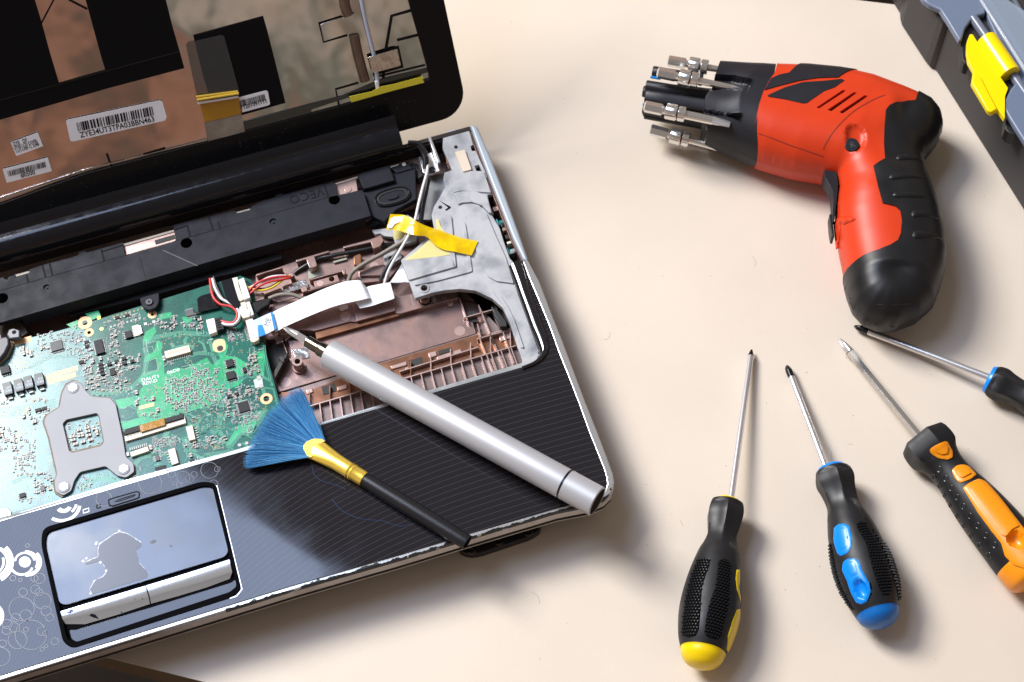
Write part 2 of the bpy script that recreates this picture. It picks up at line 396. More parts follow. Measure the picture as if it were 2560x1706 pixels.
MT['bristle3'] = mat('blue_bristle_dark', (0.015, 0.12, 0.33), 0.42)
MT['brushh'] = mat('brush_handle_black', (0.009, 0.009, 0.011), 0.36, spec=.4, bump=0.15, bscale=1200)
MT['boxgrey'] = mat('toolbox_dark_plastic', (0.034, 0.031, 0.032), 0.5, spec=.3, bump=0.3, bscale=1400, bdist=0.00015)
MT['nubpanel'] = mat('grip_panel_matte', (0.004, 0.004, 0.005), 0.85, spec=0.08)
MT['boxblue'] = mat('toolbox_blue_grey_plastic', (0.135, 0.17, 0.245), 0.38, bump=0.3, bscale=1600, bdist=0.00015)
MT['latch'] = mat('yellow_latch_plastic', (0.88, 0.66, 0.0), 0.26, sss=0.05)
MT['glass'] = mat('clear_lid_plastic', (0.35, 0.42, 0.52), 0.06, alpha=0.45, spec=0.8, ior=1.5)
MT['graytr'] = mat('pale_residue', (0.80, 0.74, 0.30), 0.5, alpha=0.62, var=0.1)
# ------------------------------------------------------------------ the table and the floor
t0, t1 = at(*px('O', 610, 530)[0], 0), at(*px('O', 1100, 655)[0], 0)
b0, b1 = at(2138, 0, 0), at(2246, 13, 0)
dA = (t1 - t0).normalized(); dB = (b1 - b0).normalized()
pa, pb = t0 - dA * 0.32, t0 + dA * 0.9
pc, pd = b0 + dB * 0.75, b0 - dB * 0.75
top = [pa, pb, pc, pd]
tbl = empty('table', (0, 0, -0.74), 'cream laminate table top with dark edge carrying the opened laptop and the tools', 'table')
ts = fillet(top, 0.03, 6)
prism('tabletop', [p - UP * 0.0002 + UP * 0.0002 for p in ts], 0.0012, MT['table'], tbl)
prism('edge_band', [p - UP * 0.0012 for p in inset(ts, 0.0004)], 0.024, MT['edge'], tbl)
for c in [inset(top, 0.09)[i] for i in range(4)]:
    box('leg', Vector((c.x, c.y, -0.74)), 0.05, 0.05, 0.715, MT['blackdk'], tbl, bev=0.004)
fl = [Vector((-4, -4, -0.74)), Vector((4, -4, -0.74)), Vector((4, 4, -0.74)), Vector((-4, 4, -0.74))]
tag(emit('floor', fl, [[0, 1, 2, 3]], MT['floor']), kind='structure')
# ------------------------------------------------------------------ the laptop: case, palm rest, touchpad
lap = empty('laptop', (-0.17, 0.12, 0), 'opened laptop with keyboard and screen removed, circuit board and copper tray laid bare', 'laptop')
ZT = 0.0305
XL = -0.374
oR = ats(px('C', 790, 82, 872, 270, 960, 500, 1040, 720) + px('V', 345, 190, 400, 310, 460, 470, 520, 620, 580, 780, 640, 940, 700, 1090, 750, 1220, 788, 1325) + px('N', 2098, 420, 2066, 520, 2000, 588, 1860, 648)
         + px('P', 1393, 1281, 1171, 1347, 1000, 1399, 729, 1477, 0, 1702), ZT)
outer = [Vector((XL, 0.247, ZT))] + [Vector((0.003, 0.2475, ZT))] + oR + [Vector((XL, 0.003, ZT))]
outer = outer[::-1]
out2 = [p.copy() for p in outer]
def lev(poly, z, d): return [Vector((p.x, p.y, z)) for p in inset(poly, d)]
# case wall: a shell lofted through levels, open on top
levels = [(ZT - 0.003, 0.0002), (0.0225, -0.0002), (0.0222, 0.0006), (0.0190, 0.0006), (0.0188, 0.0), (0.0165, 0.0004), (0.0120, 0.004), (0.0085, 0.011), (0.0065, 0.020)]
vs = []; fs = []; fm = []; n = len(outer)
for z, d in levels: vs += lev(outer, z, d)
for i in range(len(levels) - 1):
    for k in range(n):
        a = i * n + k; b = i * n + (k + 1) % n; fs.append([a, b, b + n, a + n]); fm.append(1 if i in (0, 4) else 0)
fs.append([(len(levels) - 1) * n + k for k in range(n)]); fm.append(0)
vi = lev(outer, ZT - 0.003, 0.0030); s0 = len(vs); vs += vi; vs += lev(outer, 0.0088, 0.0035)
for k in range(n):
    b = (k + 1) % n
    fs.append([k, s0 + k, s0 + b, b]); fm.append(0); fs.append([s0 + k, s0 + n + k, s0 + n + b, s0 + b]); fm.append(0)
fs.append([s0 + n + k for k in range(n)]); fm.append(0)
emit('bottom_case', vs, fs, None, lap, mats=[MT['case'], MT['caselow']], fm=fm, smooth=35)
# tray floor, copper coated
trayfl = [Vector((XL + .006, 0.010, 0.0100)), Vector((-0.006, 0.010, 0.0100)), Vector((0.000, 0.240, 0.0100)), Vector((XL + .006, 0.240, 0.0100))]
prism('tray_floor', trayfl, 0.0011, MT['copper'], lap)
# palm rest
palm_in = px('P', 43, 1291, 633, 1122, 812, 1060, 1308, 918, 1344, 905) + px('C', 1185, 1450, 1214, 1380, 1190, 1290, 1100, 1050, 1068, 930, 1062, 882)
palm_out = px('V', 310, 197, 345, 290, 400, 420, 450, 540, 500, 680, 560, 830, 610, 960, 660, 1100, 700, 1200, 740, 1300, 755, 1350, 757, 1380, 745, 1420) + px('N', 1900, 580) + px('P', 1393, 1271, 1171, 1336, 1000, 1388, 729, 1465, 0, 1690)
ZP = 0.0308
pi_ = ats(palm_in, ZP); po = ats(palm_out, ZP)
palm = [Vector((XL + .003, pi_[0].y - 0.001, ZP))] + pi_ + po + [Vector((XL + .003, po[-1].y, ZP))]
tp = fillet(ats(px('F', 285, 610, 296, 500, 1400, 178, 1495, 190, 1672, 930, 1610, 975, 500, 1330, 438, 1290), ZP), 0.006, 6)
mp_ = mat('palm_rest_gloss', (0.010, 0.010, 0.013), 0.09, spec=0.50)
k = NT(mp_); X, Y, Z = k.xyz()
s = k.math('MULTIPLY', X, -1.0)
s3 = k.math('MULTIPLY', k.math('POWER', k.math('MAXIMUM', s, 0.0), 3.0), 5.2)
c = k.math('ADD', k.math('ADD', Y, s3), k.math('MULTIPLY', s, -0.03))
fr = k.math('FRACT', k.math('DIVIDE', c, 0.00325))
ln = k.math('LESS_THAN', fr, 0.070)
msk = k.smooth(k.noise(25), 0.25, 0.6)
k.link(k.mix(ln, (0.013, 0.012, 0.015, 1), (0.046, 0.045, 0.051, 1)), k.b.inputs['Base Color'])
sm = k.noise(38, 4); dust = k.math('GREATER_THAN', k.noise(900, 1), 0.80)
k.link(k.math('ADD', k.math('MULTIPLY', k.smooth(sm, 0.35, 0.8), 0.07), 0.035), k.b.inputs['Roughness'])
prism('palm_rest', palm, 0.0022, mp_, lap, holes=[tp], bev=0.0004)
# silver trim round the palm rest, its front edge chipped to black
mtm = mat('silver_trim_worn', (0.66, 0.67, 0.67), 0.2, metal=0.8)
k = NT(mtm); X, Y, Z = k.xyz()
nz = k.noise(230, 5)
wob = k.math('MULTIPLY', k.math('SUBTRACT', nz, 0.5), 0.006)
d = k.math('SUBTRACT', k.math('ADD', Y, wob), k.math('ADD', 0.0014, k.math('MULTIPLY', k.math('MINIMUM', k.math('MAXIMUM', k.math('MULTIPLY', X, -1.0), 0.0), 0.165), 0.011)))
chip = k.math('MULTIPLY', k.math('LESS_THAN', d, 0.0), k.math('GREATER_THAN', X, -0.20))
chip = k.math('MAXIMUM', chip, k.math('MULTIPLY', k.math('LESS_THAN', Y, 0.02), k.math('GREATER_THAN', k.noise(330, 4), 0.70)))
k.link(k.mix(chip, (0.66, 0.67, 0.67, 1), (0.015, 0.016, 0.015, 1)), k.b.inputs['Base Color'])
k.link(k.math('SUBTRACT', 0.8, k.math('MULTIPLY', chip, 0.8)), k.b.inputs['Metallic'])
po2 = ats(palm_out, ZP); oo = [p for p in oR if p.y < at(1319, 650, ZT).y + 0.004]
oo = [at(1319, 651, ZT)] + [p for p in oR if p.y < at(1319, 651, ZT).y - 0.001]
trim = oo + [Vector((XL, 0.003, ZT)), Vector((XL, po2[-1].y, ZT))] + [Vector((p.x, p.y, ZT)) for p in po2[::-1]]
prism('edge_trim', [Vector((p.x, p.y, 0.0309)) for p in trim], 0.0034, mtm, lap, bev=0.0006, seg=3)
# blue-grey side cover beside the bare frame, rounded on top
sc = zs('C', (745, 78, 768, 74, 792, 82, 872, 270, 960, 500, 1040, 720, 1096, 880, 1066, 882, 1000, 740, 930, 560, 860, 380, 800, 220, 757, 100), 0.0300)
prism('side_cover', sc, 0.012, mat('side_cover_blue_grey', (0.33, 0.38, 0.43), 0.42, metal=0.1), lap, bev=0.0022, seg=4)
prism('side_lip', zs('C', (741, 88, 757, 112, 800, 226, 860, 386, 930, 566, 1000, 746, 1064, 884, 1052, 886, 985, 752, 915, 574, 843, 392, 783, 234, 739, 120), 0.0268), 0.008, mat('side_lip_brown', (0.10, 0.05, 0.04), .35, metal=.4), lap, bev=0.0003)
# touchpad well and its parts
prism('touchpad_frame', fillet(ats(px('F', 284, 610, 295, 499, 1400, 176, 1496, 188, 1674, 930, 1611, 977, 500, 1332, 436, 1291), 0.0313), .006, 6), 0.0012,
      MT['gapblk'], lap, holes=[fillet(ats(px('F', 312, 612, 322, 525, 1400, 208, 1470, 212, 1640, 905, 1592, 945, 505, 1296, 462, 1262), 0.0313), .006, 6)], bev=0.0004)
prism('frame_highlight', fillet(ats(px('F', 1478, 198, 1505, 206, 1679, 925, 1640, 975, 1590, 990, 1592, 984, 1636, 968, 1670, 925, 1500, 212), 0.0311), .0004, 2), 0.0006, MT['brushed'], lap)
mtp = mat('touchpad_surface', (0.025, 0.035, 0.06), 0.17, spec=0.88, rvar=0.06, vscale=40, bump=0.05, bscale=2500, bdist=0.0001)
prism('touchpad', fillet(ats(px('F', 308, 620, 318, 520, 1400, 200, 1478, 212, 1592, 690, 412, 1046), 0.0300), .005, 5), 0.001, mtp, lap, bev=0.0002)
prism('well_floor', fillet(ats(px('F', 308, 620, 318, 520, 1400, 200, 1478, 212, 1645, 905, 1592, 950, 505, 1300, 455, 1262), 0.0287), .005, 5), 0.001, MT['gapblk'], lap)
bm_ = mat('button_silver', (0.72, 0.74, 0.77), 0.16, metal=0.8)
k = NT(bm_); X, Y, Z = k.xyz(); g = k.math('GREATER_THAN', k.noise(170, 5), 0.66)
k.link(k.mix(g, (0.72, 0.74, 0.77, 1), (0.03, 0.035, 0.05, 1)), k.b.inputs['Base Color'])
bmr = mat('button_silver_clean', (0.72, 0.74, 0.77), 0.16, metal=0.8)
def tbutton(back, mid, bot, m, lab):
    rows = [zs('F', back, .0290), zs('F', back, .0310), zs('F', mid, .0312), [p - UP * .0003 + Vector((0, -.00035, 0)) for p in zs('F', mid, .0312)], zs('F', bot, .0292), zs('F', bot, .0285)]
    n = len(rows[0]); vs = [p for r in rows for p in r]; fs = [[i * n + j, i * n + j + 1, (i + 1) * n + j + 1, (i + 1) * n + j] for i in range(len(rows) - 1) for j in range(n - 1)]
    fs += [[i * n for i in range(len(rows))], [i * n + n - 1 for i in range(len(rows))][::-1], [j for j in range(n)] + [(len(rows) - 1) * n + j for j in range(n)][::-1]]
    emit('touchpad_button', vs, fs, m, lap, smooth=55)['label'] = lab
tbutton((418, 1078, 560, 1035, 800, 963, 1005, 901), (424, 1130, 570, 1100, 812, 1036, 1028, 975), (452, 1165, 590, 1166, 822, 1098, 1038, 1026), bm_, 'left touchpad button with chipped paint')
tbutton((1013, 899, 1200, 842, 1400, 780, 1588, 718), (1036, 972, 1220, 920, 1420, 862, 1606, 800), (1046, 1024, 1235, 971, 1430, 912, 1590, 852), bmr, 'right touchpad button with clean silver paint')
prism('touchpad_chin', fillet(ats(px('F', 478, 1205, 530, 1204, 1050, 1048, 1600, 878, 1632, 855, 1640, 905, 1590, 945, 530, 1290, 495, 1270), 0.0299), .001, 3), 0.0012, MT['gloss'], lap, bev=0.0003)
patch = px('F', 580, 745, 640, 716, 682, 700, 680, 650, 690, 612, 735, 580, 790, 545, 830, 528, 885, 540, 945, 580, 978, 600, 978, 625, 948, 645, 950, 690, 965, 745, 1000, 780, 1028, 815, 1020, 845, 900, 880, 640, 958, 622, 925, 655, 865, 715, 835, 742, 800, 712, 745, 680, 728, 600, 755)
rr = random.Random(3)
def rough_px(p, a, n=3):
    out = []
    for i in range(len(p)):
        (x0, y0), (x1, y1) = p[i], p[(i + 1) % len(p)]
        for k in range(n): t = k / n; out.append((x0 + (x1 - x0) * t + rr.uniform(-a, a), y0 + (y1 - y0) * t + rr.uniform(-a, a)))
    return out
cx = sum(p[0] for p in patch) / len(patch); cy = sum(p[1] for p in patch) / len(patch)
edge = [(cx + (x - cx) * 1.012 - .9, cy + (y - cy) * 1.012 - 1.1) for x, y in patch]
prism('worn_edge', ats(rough_px(edge, 0.8), 0.03006), 0.00004, mat('peeled_film_edge', (0.55, 0.58, 0.62), 0.4), lap)
prism('worn_patch', ats(rough_px(patch, 0.8), 0.03014), 0.00006, mat('worn_touchpad_patch', (0.052, 0.062, 0.095), 0.30), lap)
for c in ((825, 520, 8), (665, 610, 9), (668, 600, 7), (575, 728, 9), (598, 710, 8), (735, 795, 8), (695, 738, 9), (625, 955, 6)):
    disc('film_scrap', at(*px('F', c[0], c[1])[0], 0.0302), c[2] / 2.77 / 4600, 0.00012, MT['white'], lap, n=7)
for pl_ in ((1040, 600, 1050, 585, 1075, 580, 1084, 592, 1065, 605, 1045, 608), (1172, 622, 1184, 616, 1194, 624, 1184, 634)):
    prism('worn_spot', ats(px('F', *pl_), 0.03008), 0.00006, MT['chipg'], lap)
# wide button, small lamp and printed marks above the touchpad
rb = fillet(ats(px('F', 748, 305, 770, 295, 945, 245, 968, 252, 965, 290, 940, 300, 780, 350, 755, 345), 0.0310), .0006, 3)
prism('status_key', rb, 0.0009, MT['gloss'], lap, bev=0.0003)
H_ = Heap()
def line(v, flat, z, w, closed=False, hp=None): (hp or H_).ribbon(zs(v, flat, z), w, closed=closed)
dk = Heap()
dk.ribbon([Vector((p.x, p.y, .03108)) for p in inset(rb, .0002)], 0.0007, closed=True)
dk.ribbon(zs('F', (790, 320, 830, 300, 925, 270, 940, 268, 925, 280, 830, 312), 0.03114), 0.0005, closed=True)
dk.ribbon(fillet(zs('F', (668, 342, 694, 336, 697, 358, 671, 364), 0.03090), .0005), 0.0006, closed=True)
dk.emit('key_outline', [MT['ink']], lap)
wh = Heap()
def arc_px(v, c, r, a0, a1, z, w, n=24, sq=0.93):
    pts = px(v, *[q for i in range(n + 1) for q in (c[0] + r * math.cos(math.radians(a0 + (a1 - a0) * i / n)), c[1] + r * sq * math.sin(math.radians(a0 + (a1 - a0) * i / n)))])
    return ats(pts, z)
z1 = ZP + 0.00008
wh.ribbon(zs('F', (575, 374, 615, 362, 616, 386, 577, 397), z1), .0006, closed=True)
for (c, r, a0, a1, w) in [((425, 330), 128, 8, 120, .0017), ((430, 318), 100, 12, 48, .0014), ((440, 340), 45, 20, 140, .0022),
                          ((172, 735), 68, 185, 350, .0011), ((180, 738), 80, 265, 30, .0014), ((185, 738), 92, -45, 95, .0020), ((150, 750), 78, 20, 170, .0012),
                          ((-60, 735), 115, -60, 70, .0018), ((-70, 735), 150, -45, 60, .0024), ((-80, 1110), 92, -60, 60, .0024), ((-70, 735), 95, -20, 50, .0012)]:
    if a1 < a0: a1 += 360
    z1 += .000008; wh.ribbon(arc_px('F', c, r, a0, a1, z1, w), w)
wh.poly(arc_px('F', (172, 735), 41, 0, 345, z1, 0))
wh.emit('printed_arcs', [mat('white_print', (0.75, 0.77, 0.8), 0.3)], lap)
fc = Heap(); rr = random.Random(5)
circ = [(1315, 160, 28), (1270, 150, 45), (1345, 130, 22), (1210, 190, 16), (1242, 208, 18), (1480, 195, 30), (1450, 100, 60), (1505, 92, 20), (1040, 190, 80), (720, 300, 55), (190, 622, 14), (295, 1005, 60), (160, 945, 30), (245, 925, 32),
        (275, 850, 38), (90, 848, 20), (142, 860, 12), (110, 1120, 30), (150, 1060, 88), (50, 1165, 34), (320, 1075, 36), (380, 1285, 26), (122, 1275, 66), (180, 1205, 18), (45, 1210, 30), (290, 1215, 32), (345, 1120, 28), (20, 1300, 26),
        (215, 1240, 110), (180, 1105, 40), (0, 1390, 70), (292, 1340, 14), (310, 1233, 16), (270, 945, 26), (320, 1318, 12), (240, 850, 25), (100, 1190, 36), (1165, 90, 14), (1190, 130, 26)]
gpm = mat('grey_print', (0.13, 0.14, 0.17), 0.3)
for x, y, r in circ:
    fc = Heap(); fc.ribbon(arc_px('F', (x, y), r, 0, 352, z1, 0, n=22), .00026, closed=True); fc.emit('printed_circle', [gpm], lap)
# bright chamfer between palm rest and opening
cham = ats(px('P', -40, 1316, 43, 1291, 633, 1122, 812, 1060, 1308, 918), 0.0300)
cham2 = ats(px('P', -40, 1303, 43, 1283, 290, 1206, 633, 1112, 812, 1053, 1308, 906), 0.0285)
prism('opening_lip', [cham[0], cham[1], cham[2], cham[3], cham[4]] + cham2[::-1], 0.002, mat('opening_lip_silver', (0.62, 0.66, 0.68), 0.25, metal=0.6, col2=(0.45, 0.5, 0.52), vscale=120), lap, bev=0.0004)
# glossy curved rail at the right of the opening
rail = zs('C', (978, 925, 1000, 905, 1045, 884, 1062, 900, 1100, 1048, 1190, 1290, 1216, 1375, 1206, 1440, 1150, 1500, 1075, 1536, 1060, 1526, 1085, 1505, 1140, 1475, 1160, 1420, 1110, 1290, 1040, 1095), 0.0322)
RL = spline(zs('C', (978, 925, 1010, 1010, 1040, 1095, 1075, 1190, 1110, 1290, 1140, 1360, 1160, 1420, 1152, 1462, 1115, 1492, 1055, 1517), 0.0300), 3)
RR_ = spline(zs('C', (1052, 880, 1078, 965, 1105, 1060, 1140, 1150, 1182, 1260, 1207, 1330, 1218, 1385, 1208, 1440, 1160, 1495, 1062, 1537), 0.0305), 3)
vs = []; fs = []; K_ = 11
for a, b in zip(RL, RR_):
    for j in range(K_):
        th = math.pi * j / (K_ - 1); f = .5 - .5 * math.cos(th); vs.append(a.lerp(b, f) + UP * .0024 * math.sin(th))
for i in range(len(RL) - 1):
    for j in range(K_ - 1): x = i * K_ + j; fs.append([x, x + 1, x + K_ + 1, x + K_])
    fs.append([i * K_ + K_ - 1, i * K_, (i + 1) * K_, (i + 1) * K_ + K_ - 1])
fs.append(list(range(K_))); fs.append([(len(RL) - 1) * K_ + j for j in range(K_)])
emit('gloss_rail', vs, fs, mat('rail_gloss', (0.008, 0.008, 0.010), 0.08, spec=.7, coat=0.5), lap, smooth=70)
prism('opening_skirt', zs('C', (1060, 1526, 1085, 1505, 1140, 1475, 1160, 1440, 1140, 1430, 1120, 1455, 1058, 1480), 0.0296), .016, MT['mag'], lap)
# rubber foot with three screws under the front edge
ft = fillet(zs('N', (560, 1065, 612, 1112, 695, 1132, 790, 1118, 1280, 955, 1368, 898, 1385, 845, 1300, 800, 620, 1010), 0.0052), .003, 4)
foot = prism('rubber_foot', ft, 0.0052, MT['blackdk'], lap, bev=0.001)
for c in ((700, 1078), (970, 992), (1258, 902)):
    s_ = disc('screw', at(*px('N', *c)[0], 0.0058), 0.0024, 0.0008, MT['screwb'], foot, n=18, bev=0.0003, hole=0.0009)
for x in (-0.33,):
    for y in (0.03, 0.22): disc('rubber_foot', Vector((x, y, 0.0068)), 0.006, 0.0068, MT['blackdk'], lap)
disc('rubber_foot', Vector((-0.025, 0.22, 0.0068)), 0.006, 0.0068, MT['blackdk'], lap)
# ------------------------------------------------------------------ copper tray
tray = empty('copper_tray', (-0.07, 0.12, 0.010), None, None); tray.parent = lap; tray.location = Vector((-0.07, 0.12, 0.010)) - lap.location
def blk(name, v, flat, z, depth, m, par, bev=0.0003, rnd=0.0, holes=()):
    return prism(name, zs(v, flat, z), depth, MT[m] if isinstance(m, str) else m, par, bev=bev, rnd=rnd, holes=holes)
blk('drive_plate', 'E', (385, 1030, 500, 850, 470, 740, 680, 735, 1290, 560, 1720, 430, 1795, 600, 1830, 605, 1853, 690, 1160, 897, 400, 1122), 0.0140, 0.004, 'copper', tray, rnd=.0008)
blk('shelf', 'E', (330, 480, 640, 400, 930, 330, 1060, 440, 1250, 380, 1300, 410, 1700, 330, 1725, 428, 1290, 545, 1250, 530, 975, 605, 930, 600, 670, 670, 560, 660, 420, 700, 330, 640), 0.0180, 0.007, 'copper', tray, rnd=.0008)
blk('shelf_step', 'E', (945, 470, 1250, 400, 1262, 520, 975, 600), 0.0192, 0.002, 'copper', tray)
blk('rear_shelf', 'E', (230, 260, 600, 130, 1300, -60, 1420, 60, 1290, 200, 1200, 300, 900, 330, 400, 460, 240, 400), 0.0165, 0.006, 'copper', tray)
blk('orange_wall', 'E', (670, 672, 930, 602, 975, 607, 1250, 532, 1290, 547, 1290, 556, 680, 728), 0.0168, 0.003, 'coppdk', tray, bev=0.0)
prism('rib_floor', zs('E', (405, 1135, 1160, 900, 1860, 690, 2000, 480, 1750, 420, 1700, 300, 2150, 600, 2280, 920, 740, 1380, 400, 1300), 0.0136), 0.0020, MT['ribfl'], tray)
prism('amber_channel', zs('E', (420, 1120, 600, 1118, 1160, 905, 1860, 700, 2150, 655, 2158, 765, 600, 1222, 440, 1260), 0.0137), .0003, MT['coppdk'], tray)
# ribs: cross ribs along the front, one long rib, taller ribs further right
def rib(a, b, z, h, w=0.0008, m='copperlt'):
    d = (b - a); d.z = 0; s = Vector((-d.y, d.x, 0)).normalized() * w / 2
    q = [a + s, b + s, b - s, a - s]; q = [Vector((p.x, p.y, z)) for p in q]
    return prism('rib', q, h, MT[m], tray)
def ezp(u, w, z): return at(*px('E', u, w)[0], z)
lo0, lo1 = ezp(620, 1400, .017), ezp(2205, 900, .017); r10, r11 = ezp(600, 1228, .017), ezp(2155, 772, .017)
up0, up1 = ezp(600, 1120, .017), ezp(2150, 650, .017)
rib(r10, r11, .0166, .0034, w=.0006)
for i in range(21):
    t = (i + .35) / 21; a = lo0.lerp(lo1, t); b = r10.lerp(r11, t)
    rib(a, b, .0164, .0032, w=.0006)
    if i % 2 == 0:
        rib(b, up0.lerp(up1, t), .0165, .0032, w=.0006, m='coppdk' if i < 11 else 'copperlt')
rib(ezp(1290, 965, .017), ezp(1870, 785, .017), .0166, .0035, w=.0006, m='copperlt')
for a, b in (((1870, 470), (1990, 760)), ((1930, 690), (2110, 640)), ((1760, 565), (1975, 505)), ((1780, 580), (1800, 600)), ((1862, 610), (1890, 720)), ((1860, 720), (2110, 650)), ((2040, 640), (2130, 900)), ((1960, 690), (2060, 930)), ((1880, 720), (1980, 960)), ((1990, 470), (2070, 650)), ((1730, 420), (1790, 590))):
    rib(ezp(*a, .018), ezp(*b, .018), .0168, .0032, w=.0006)
for q in ((1355, 890, 1450, 860, 1470, 930, 1370, 955), (1575, 815, 1670, 790, 1680, 815, 1580, 845), (715, 1080, 810, 1055, 825, 1110, 730, 1140), (1770, 540, 1840, 520, 1870, 600, 1790, 610)):
    blk('slot', 'E', q, 0.0141, .0003, 'darkhole', tray, bev=0)
for q in ((1220, 930, 1340, 890, 1345, 920, 1240, 950), (1560, 860, 1740, 800, 1750, 830, 1570, 890), (1330, 940, 1355, 930, 1365, 960, 1335, 970), (600, 1100, 650, 1090, 655, 1120, 610, 1135), (830, 1080, 900, 1060, 905, 1090, 835, 1110), (1500, 830, 1560, 815, 1565, 850, 1510, 870), (2020, 700, 2100, 670, 2110, 720, 2030, 750)):
    blk('tray_step', 'E', q, 0.0146, .003, 'copperlt', tray)
for c, r, z in (((1735, 670), 42, .0140), ((895, 562), 41, .0180), ((455, 1046), 42, .0140), ((1105, 193), 36, .0165), ((1665, 470), 24, .0150), ((770, 655), 34, .0150)):
    disc('mould_mark', at(*px('E', *c)[0], z + .00012), r / 2.941 / 4750, .0002, MT['copperlt'], tray, n=28)
def boss(v, c, zb, zt, ro, ri, m='copper', par=tray):
    b = at(*px(v, *c)[0], zt); disc('screw_boss', b, ro, zt - zb, MT[m], par, n=28, bev=.0004, hole=ri)
    disc('boss_ring', Vector((b.x, b.y, zb + .002)), ro * 1.28, .002, MT[m], par, n=28, bev=.0003, hole=ro)
    disc('boss_hole', Vector((b.x, b.y, zt - .003)), ri, .0005, MT['darkhole'], par, n=20)
boss('E', (540, 893), .014, .0225, .0029, .0016)
boss('E', (1475, 420), .016, .0215, .0029, .0014)
for v, q, z in (('E', (500, 805, 545, 800, 612, 790, 632, 865, 570, 878, 520, 862), .0144), ('R', (590, 545, 640, 520, 920, 440, 960, 560, 900, 560, 620, 635), .0195), ('E', (840, 500, 880, 480, 910, 480, 915, 505, 860, 525), .0185)):
    prism('foil_patch', fillet(zs(v, q, z), .0004), .0003, MT['foil'], tray, bev=.0001)
prism('black_gasket', zs('E', (370, 960, 400, 905, 460, 830, 470, 838, 440, 900, 375, 1020), 0.021), .008, MT['blackdk'], tray, bev=.0003)
prism('black_gasket', zs('E', (400, 865, 425, 850, 448, 868, 440, 905, 420, 895), 0.022), .006, MT['blackdk'], tray, bev=.0003)
for v, q, z in (('R', (780, 170, 1245, 33, 1255, 62, 785, 200), .0215), ('R', (920, 150, 1040, 105, 1082, 240, 1060, 270, 970, 288), .0222),
                ('R', (965, 440, 1475, 295, 1484, 368, 1443, 378, 1430, 330, 975, 458), .0215), ('R', (870, 628, 940, 592, 1400, 462, 1406, 482, 950, 612), .0205),
                ('R', (848, 570, 878, 533, 932, 528, 952, 600, 872, 628), .0208), ('R', (220, 368, 350, 330, 570, 262, 600, 285, 350, 352, 232, 396), .0215),
                ('R', (200, 655, 330, 620, 335, 645, 560, 560, 600, 592, 590, 620, 545, 600, 340, 665, 345, 720, 215, 752), .0205),
                ('Q', (1003, 1182, 1320, 1098, 1440, 1050, 1477, 1110, 1432, 1184, 1350, 1212, 1322, 1132, 1010, 1205), .0225),
                ('E', (300, 712, 440, 690, 500, 700, 440, 755, 470, 830, 462, 838, 430, 750, 385, 768, 375, 730, 315, 738), .0150),
                ('R', (680, 350, 745, 340, 765, 390, 700, 420), .0228), ('E', (1180, 180, 1200, 260, 1000, 265, 985, 230, 1100, 190), .0185)):
    blk('tray_bracket', v, q, z, .008, 'copper', tray, bev=.0004)
pc_ = at(*px('R', 1285, 435)[0], .0205)
blk('screw_lug', 'R', (1030, 470, 1360, 375, 1395, 465, 1050, 562), .0205, .006, 'copper', tray, holes=[circle3(pc_, .0016, EX, EY, 18)])
disc('mould_mark', at(*px('R', 1120, 497)[0], .02062), .0019, .0002, MT['copperlt'], tray)
blk('arch', 'R', (1585, 130, 1600, 108, 1680, 75, 1700, 100, 1700, 250, 1590, 235), .0212, .007, 'coppdk', tray, bev=.0005)
for v, q, z in (('R', (940, 290, 1100, 230, 1160, 370, 960, 440), .0168), ('R', (1300, 190, 1490, 135, 1500, 160, 1310, 210), .0180)):
    blk('pale_slot', v, q, z, .0004, mat('pale_green_pad', (0.30, 0.31, 0.25), 0.4), tray, bev=0)
for q in ((500, 720, 560, 690, 680, 700, 660, 735, 560, 800, 500, 800), (310, 760, 420, 780, 460, 830, 360, 960, 320, 900)):
    blk('dark_recess', 'E', q, 0.0122, .0004, 'darkhole', tray, bev=0)
blk('inner_cover', 'E', (1960, 480, 2020, 520, 2080, 600, 2085, 640, 2030, 640, 1990, 560), .0205, .006, 'blackdk', tray, bev=.0006)
# ------------------------------------------------------------------ magnesium frame at the right
mg = [590, 128, 640, 102, 735, 105, 745, 112, 768, 195, 752, 205, 760, 232, 782, 230, 835, 345, 852, 388, 842, 392, 880, 490, 852, 492, 868, 560, 888, 606, 878, 612, 925, 690, 950, 770, 985, 870, 1005, 890, 985, 930,
      1040, 1098, 1110, 1290, 1160, 1420, 1140, 1474, 1088, 1502, 1068, 1500, 1030, 1390, 985, 1250, 945, 1165, 880, 1108, 780, 1062, 690, 1052, 600, 1060, 520, 1076, 422, 1108,
      385, 1000, 338, 880, 430, 805, 500, 745, 535, 690, 520, 610, 535, 560, 572, 500, 600, 445, 590, 400, 596, 360, 642, 345, 585, 210]
mgw = zs('C', mg, 0.0272)
holes = [zs('C', (640, 413, 680, 400, 702, 458, 662, 470), .0272), zs('C', (776, 322, 802, 313, 820, 348, 792, 360), .0272),
         circle3(at(*px('C', 666, 208)[0], .0272), .0011, EX, EY, 16), circle3(at(*px('C', 476, 1046)[0], .0272), .0021, EX, EY, 20),
         circle3(at(*px('C', 573, 566)[0], .0272), .0011, EX, EY, 16)]
magf = prism('magnesium_frame', mgw, 0.0035, MT['mag'], lap, holes=holes, bev=0.0005)
